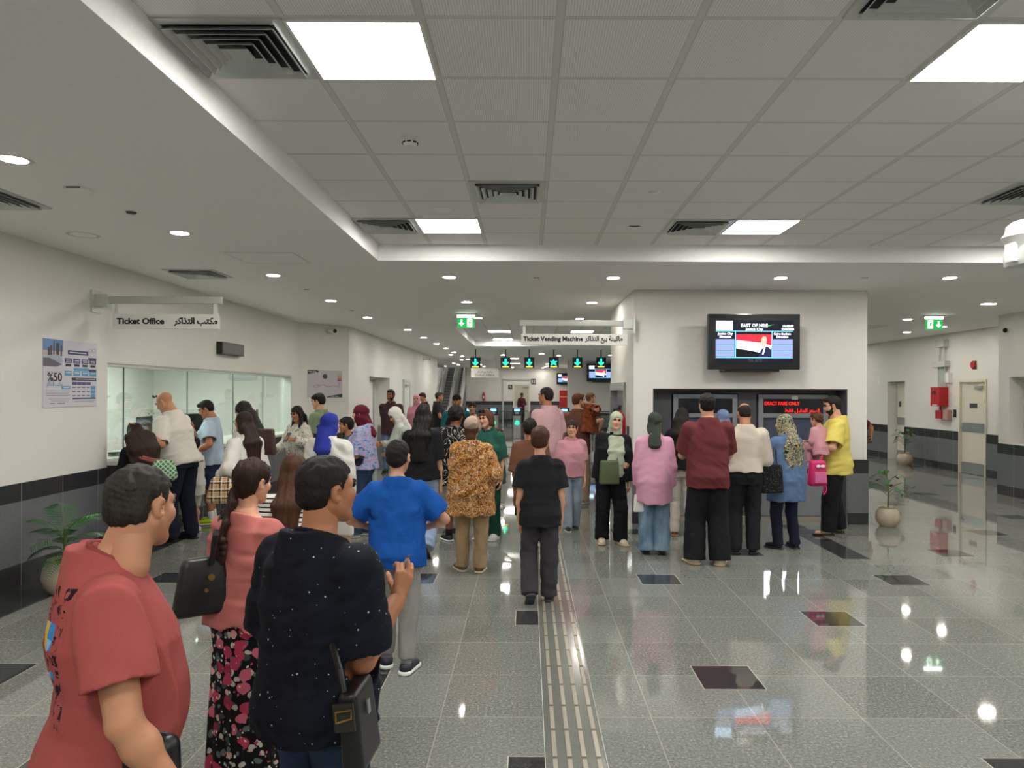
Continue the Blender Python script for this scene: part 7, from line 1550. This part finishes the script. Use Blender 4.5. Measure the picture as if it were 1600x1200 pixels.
# ================================================================== bags and things in hands
def wpt(key, p): return PEOPLE[key]['world'](p)
def hand_at(key, s, d=.085):
    w, x, y, z, k = PEOPLE[key]['hand'][s]; return wpt(key, w + x * d * k - z * .03 * k)
def bag(name, label, cat, c, size, yaw, mat, taper=.82, bulge=.012, rnd=.02, parts=(), handles=(), vox=.008, tilt=0.0, zipm=None):
    """a soft bag: width, depth, height about its centre; taper = width at the top over width at the bottom"""
    t = thing(name, label, cat, c, (0, math.radians(tilt), math.radians(yaw))); w, d, h = [q / 2 for q in size]
    def f(X, Y, Z):
        u = (Z + h) / (2 * h); sx = 1 + (taper - 1) * np.clip(u, 0, 1); sy = 1 + (taper - 1) * 1.2 * np.clip(u, 0, 1)
        q = [np.abs(X) / sx - w + rnd, np.abs(Y) / np.maximum(sy, .25) - d + min(rnd, d * .9) - bulge * np.cos(np.clip(X / w, -1, 1) * 1.5) * np.sin(np.clip(u, 0, 1) * 3.1), np.abs(Z) - h + rnd]
        return np.sqrt(sum(np.maximum(k, 0) ** 2 for k in q)) + np.minimum(np.maximum(np.maximum(q[0], q[1]), q[2]), 0) - rnd
    m = np.array((w * 1.2 + .03, d * 1.3 + .04, h + .03), np.float32); v, q = build_field([(f, -m, m, 0)], vox)
    b = link('body', tomesh('bag_body', [(v, q, 0)], [mat]), None, t)
    R = Matrix.Rotation(math.radians(tilt), 4, 'Y'); iM = (Matrix.Translation(c) @ Matrix.Rotation(math.radians(yaw), 4, 'Z') @ R).inverted()
    for pts, r_, m_ in handles:
        pp = [Vector(p) for p in pts]; n = len(pp); fine = []
        for i in range(n - 1):
            a = pp[max(i - 1, 0)]; b0, c0 = pp[i], pp[i + 1]; d0 = pp[min(i + 2, n - 1)]
            for k in range(6):
                u = k / 6; fine.append(.5 * ((2 * b0) + (c0 - a) * u + (2 * a - 5 * b0 + 4 * c0 - d0) * u * u + (3 * b0 - a - 3 * c0 + d0) * u ** 3))
        fine.append(pp[-1]); MB().tube([iM @ p for p in fine], r_, 8, 1.0).build('strap', m_, t, True)
    if zipm: MB().box((-w * taper * .8, -.004, h - .004), (w * taper * .8, .004, h + .004), bev=.001).build('zip', zipm, t)
    return t
M_blackleather = plain('black_leather', '151516', .38, bump=140); M_brownleather = plain('brown_leather', '3a231b', .45, bump=140); M_gold = plain('brass_fitting', 'b08d4a', .3, .9)
def pat_plaid():
    s = N('tan_plaid'); x = s.xyz(s.obj()); a = s.math('MAXIMUM', s.line(x[0], .075, 0, .006), s.line(x[2], .075, 0, .006)); b = s.math('MAXIMUM', s.line(x[0], .075, .018, .003), s.line(x[2], .075, .018, .003)); r = s.math('MAXIMUM', s.line(x[0], .075, .045, .0015), s.line(x[2], .075, .045, .0015))
    c = s.mix(a, lin('b89a72'), lin('1d1a18')); c = s.mix(b, c, lin('d8d0c0')); c = s.mix(r, c, lin('8a2a2a')); return s.fin(c, .6)
def pat_lattice():
    s = N('green_lattice'); x = s.xyz(s.obj()); u = s.math('ADD', x[0], x[2]); v = s.math('SUBTRACT', x[0], x[2]); m = s.math('MAXIMUM', s.line(u, .05, 0, .007), s.line(v, .05, 0, .007)); return s.fin(s.mix(m, lin('2f7a48'), lin('bcc8b4')), .7)
# red tee: black pouch held low in the right hand
h = hand_at('red', 1); t = bag('pouch', 'black zipped pouch held low by the person in the faded red t-shirt', 'pouch', at_y(218, 1190, h.y + .025), (.25, .045, .17), -22, M_blackleather, .96, .008, .03, vox=.006, zipm=M_dgrey)
# coral: black shoulder bag on the left side
c = at_y(317, 915, 3.16); sh = wpt('coral', PEOPLE['coral']['sh'][-1] + PEOPLE['coral']['up'] * .05); sb = sh + Vector((-.01, -.10, -.12)); sf = sh + Vector((-.02, .09, -.12))
t = bag('shoulder_bag', 'black leather shoulder bag hanging from the coral top\'s left shoulder', 'handbag', c, (.25, .10, .25), 35, M_blackleather, .66, .018, .03, handles=[([c + Vector((.05, -.03, .10)), c + Vector((.09, -.07, .25)), sb, sh + Vector((.0, -.02, .012)), sf, c + Vector((.06, .06, .22)), c + Vector((.02, .04, .10))], .013, M_blackleather)], vox=.007)
MB().cyl((.02, -.066, .05), (.02, -.080, .05), .014, seg=12).build('brass_stud', M_gold, t)
MB().cyl((.0, -.064, -.005), (.0, -.078, -.005), .008, seg=12).build('brass_stud', M_gold, t)
# navy: slim black messenger bag on the right hip
c = at_y(561, 1128, 2.14); J = PEOPLE['navy']; sl_ = wpt('navy', J['sh'][-1] * .55 + J['N0'] * .45 + J['up'] * .05); bk = wpt('navy', J['P0'] + J['up'] * .30 - J['fw'] * .165 + J['rt'] * .02)
t = bag('messenger_bag', 'slim black messenger bag on the right hip of the navy speckled shirt', 'bag', c, (.065, .20, .235), -4, M_blackleather, .86, .0, .018, vox=.006, tilt=-6)
p_ = MB().box((-.034, -.112, .02), (.026, -.101, .10), bev=.004).build('end_pocket', plain('dark_olive_leather', '23231f', .4), t); MB().tube([(-.025, -.115, .05), (.02, -.117, .06), (.022, -.117, .085), (-.024, -.115, .08), (-.025, -.115, .05)], .003, 6).build('buckle', M_gold, p_)
MB().box((.034, -.02, .03), (.040, .0, .07), bev=.002).build('zip_pull', M_steel, t)
MB().tube([(0, -.10, .13), (-.01, -.09, .19), (-.05, -.02, .24)], .010, 8).build('strap', M_blackleather, t, True)
# slip in the raised hand
h = hand_at('navy', 1, .13); t = thing('paper_slip', 'small folded slip between the fingers of the raised hand', 'paper', h, (0, .5, -.5)); MB().box((-.002, -.008, -.02), (.002, .008, .03)).build('sheet', plain('pale_slip', 'a9a39a', .6), t); MB().box((-.0025, -.008, .022), (.0025, .008, .03)).build('folded_edge', M_dgrey, t)
# the counter group
def on_arm(key, s, label, name, cat, px, py, y, size, mat, yaw, hm, hr=.007, taper=.75, up=.22, **k):
    c = at_y(px, py, y); a = wpt(key, PEOPLE[key]['el'][s] if k.pop('elbow', 0) else PEOPLE[key]['sh'][s] + PEOPLE[key]['up'] * .045); h2 = size[2] / 2; rr = Matrix.Rotation(math.radians(yaw), 3, 'Z') @ Vector((size[0] * .28, 0, 0))
    top_ = Vector((a.x, a.y, a.z + .01)); return bag(name, label, cat, c, size, yaw, mat, taper, handles=[([c + rr + Vector((0, 0, h2 * .8)), (c + rr * .8).lerp(top_, .55), top_, (c - rr * .8).lerp(top_, .55), c - rr + Vector((0, 0, h2 * .8))], hr, hm)], **k)
on_arm('blouse', -1, 'tan plaid handbag with dark straps hanging from the white blouse', 'handbag', 'handbag', 345, 766, 7.25, (.29, .11, .27), pat_plaid(), 10, M_brownleather, .010, .62, elbow=1, rnd=.05)
on_arm('blackhair', -1, 'dark brown leather bag at the side of the white tee by the counter', 'handbag', 'handbag', 414, 690, 8.35, (.25, .10, .30), M_brownleather, 0, M_brownleather, .008, .8)
on_arm('girl', -1, 'green and white lattice-patterned bag behind the person in black at the counter', 'backpack', 'bag', 256, 735, 8.0, (.30, .14, .24), pat_lattice(), 20, plain('dusty_pink_strap', '9a5a52', .7), .014, .7, rnd=.07)
on_arm('bluehijab', 1, 'white tote bag with blue straps on the shoulder of the white knit top', 'tote_bag', 'bag', 532, 812, 6.95, (.26, .07, .30), plain('white_canvas', 'c9c6bd', .8), -10, plain('blue_strap', '2f55a8', .7), .008, .95)
on_arm('whitehijab', -1, 'small green and white patterned bag beside the white headscarf', 'handbag', 'handbag', 627, 700, 9.85, (.18, .08, .22), pat_lattice(), 20, M_blackleather, .006, .8)
c = at_y(952, 738, 8.53); h = hand_at('smile', 1); nk = wpt('smile', PEOPLE['smile']['N0'] * .6 + PEOPLE['smile']['sh'][-1] * .4 + PEOPLE['smile']['up'] * .03); fr_ = wpt('smile', PEOPLE['smile']['P1'] - PEOPLE['smile']['up'] * .25 + PEOPLE['smile']['fw'] * .17)
t = bag('crossbody_bag', 'olive green bag in front of the smiling person in black', 'handbag', c, (.24, .07, .28), 4, plain('olive_canvas', '4c5a3a', .75, bump=120), .9, .01, .02, handles=[([c + Vector((.09, 0, .12)), fr_ + Vector((.02, 0, 0)), nk], .006, M_blackleather)], zipm=M_dgrey)
c = at_y(1205, 748, 8.2); on_arm('blueleo', -1, 'black glittering handbag at the left side of the spotted headscarf', 'handbag', 'handbag', 1205, 748, 8.22, (.28, .10, .32), pat_spots('black_sequins', [(0, lin('121214')), (.6, lin('1c1c1f')), (.66, lin('8d8f92'))], 110), 15, M_blackleather, .009, .85)
# pink backpack below the toddler
M_pink = plain('hot_pink_nylon', 'c81f66', .5); c = at_y(1277, 739, 8.98)
t = bag('backpack', 'hot pink child\'s backpack hanging below the toddler by the yellow tee', 'backpack', c, (.24, .12, .32), 10, M_pink, .8, .012, .04, handles=[([c + Vector((.05, .02, .14)), c + Vector((.07, .06, .24)), hand_at('yellow', -1)], .009, M_pink), ([c + Vector((.08, -.02, -.1)), c + Vector((.10, -.04, -.2)), c + Vector((.06, -.05, -.26)), c + Vector((.07, -.04, -.15))], .007, M_pink)])
p_ = MB().box((-.08, -.085, -.12), (.08, -.055, .02), bev=.02).build('front_pocket', plain('pale_pink_pocket', 'd86a9a', .5), t)
MB().ball((-.03, -.075, .09), (.03, .01, .02), 10).ball((.03, -.075, .09), (.03, .01, .02), 10).ball((0, -.08, .09), .012, 10).build('white_bow', M_white, t)
c = at_y(999, 786, 8.15); t = bag('carrier_bag', 'small white carrier bag at the left hand of the long pink shirt', 'bag', c, (.14, .06, .20), 0, M_white, .8, .01, .02, handles=[([c + Vector((.04, 0, .09)), hand_at('pinkshirt', -1), c + Vector((-.04, 0, .09))], .004, M_white)])
def phone(label, key, s, mat, d=.09, off=(0, 0, .03)):
    h = hand_at(key, s, d) + Vector(off); J = PEOPLE[key]; f = (wpt(key, J['fs']) - wpt(key, (0, 0, 0))); t = thing('smartphone', label, 'phone', h, (math.radians(35), 0, math.atan2(f.y, f.x) - math.pi / 2))
    MB().box((-.036, -.005, -.075), (.036, .004, .075), bev=.003).build('case', mat, t); MB().box((-.033, -.0065, -.071), (.033, -.0048, .071)).build('display', glow('phone_display', '9ab0c8', .5), t)
phone('dark smartphone held by the patterned blouse', 'blousepat', -1, M_dgrey); phone('pink smartphone held out by the child in white', 'phonekid', 1, plain('pink_case', 'c08a9a', .5)); phone('dark smartphone in the only visible hand behind the white block', 'hidden', -1, M_dark)
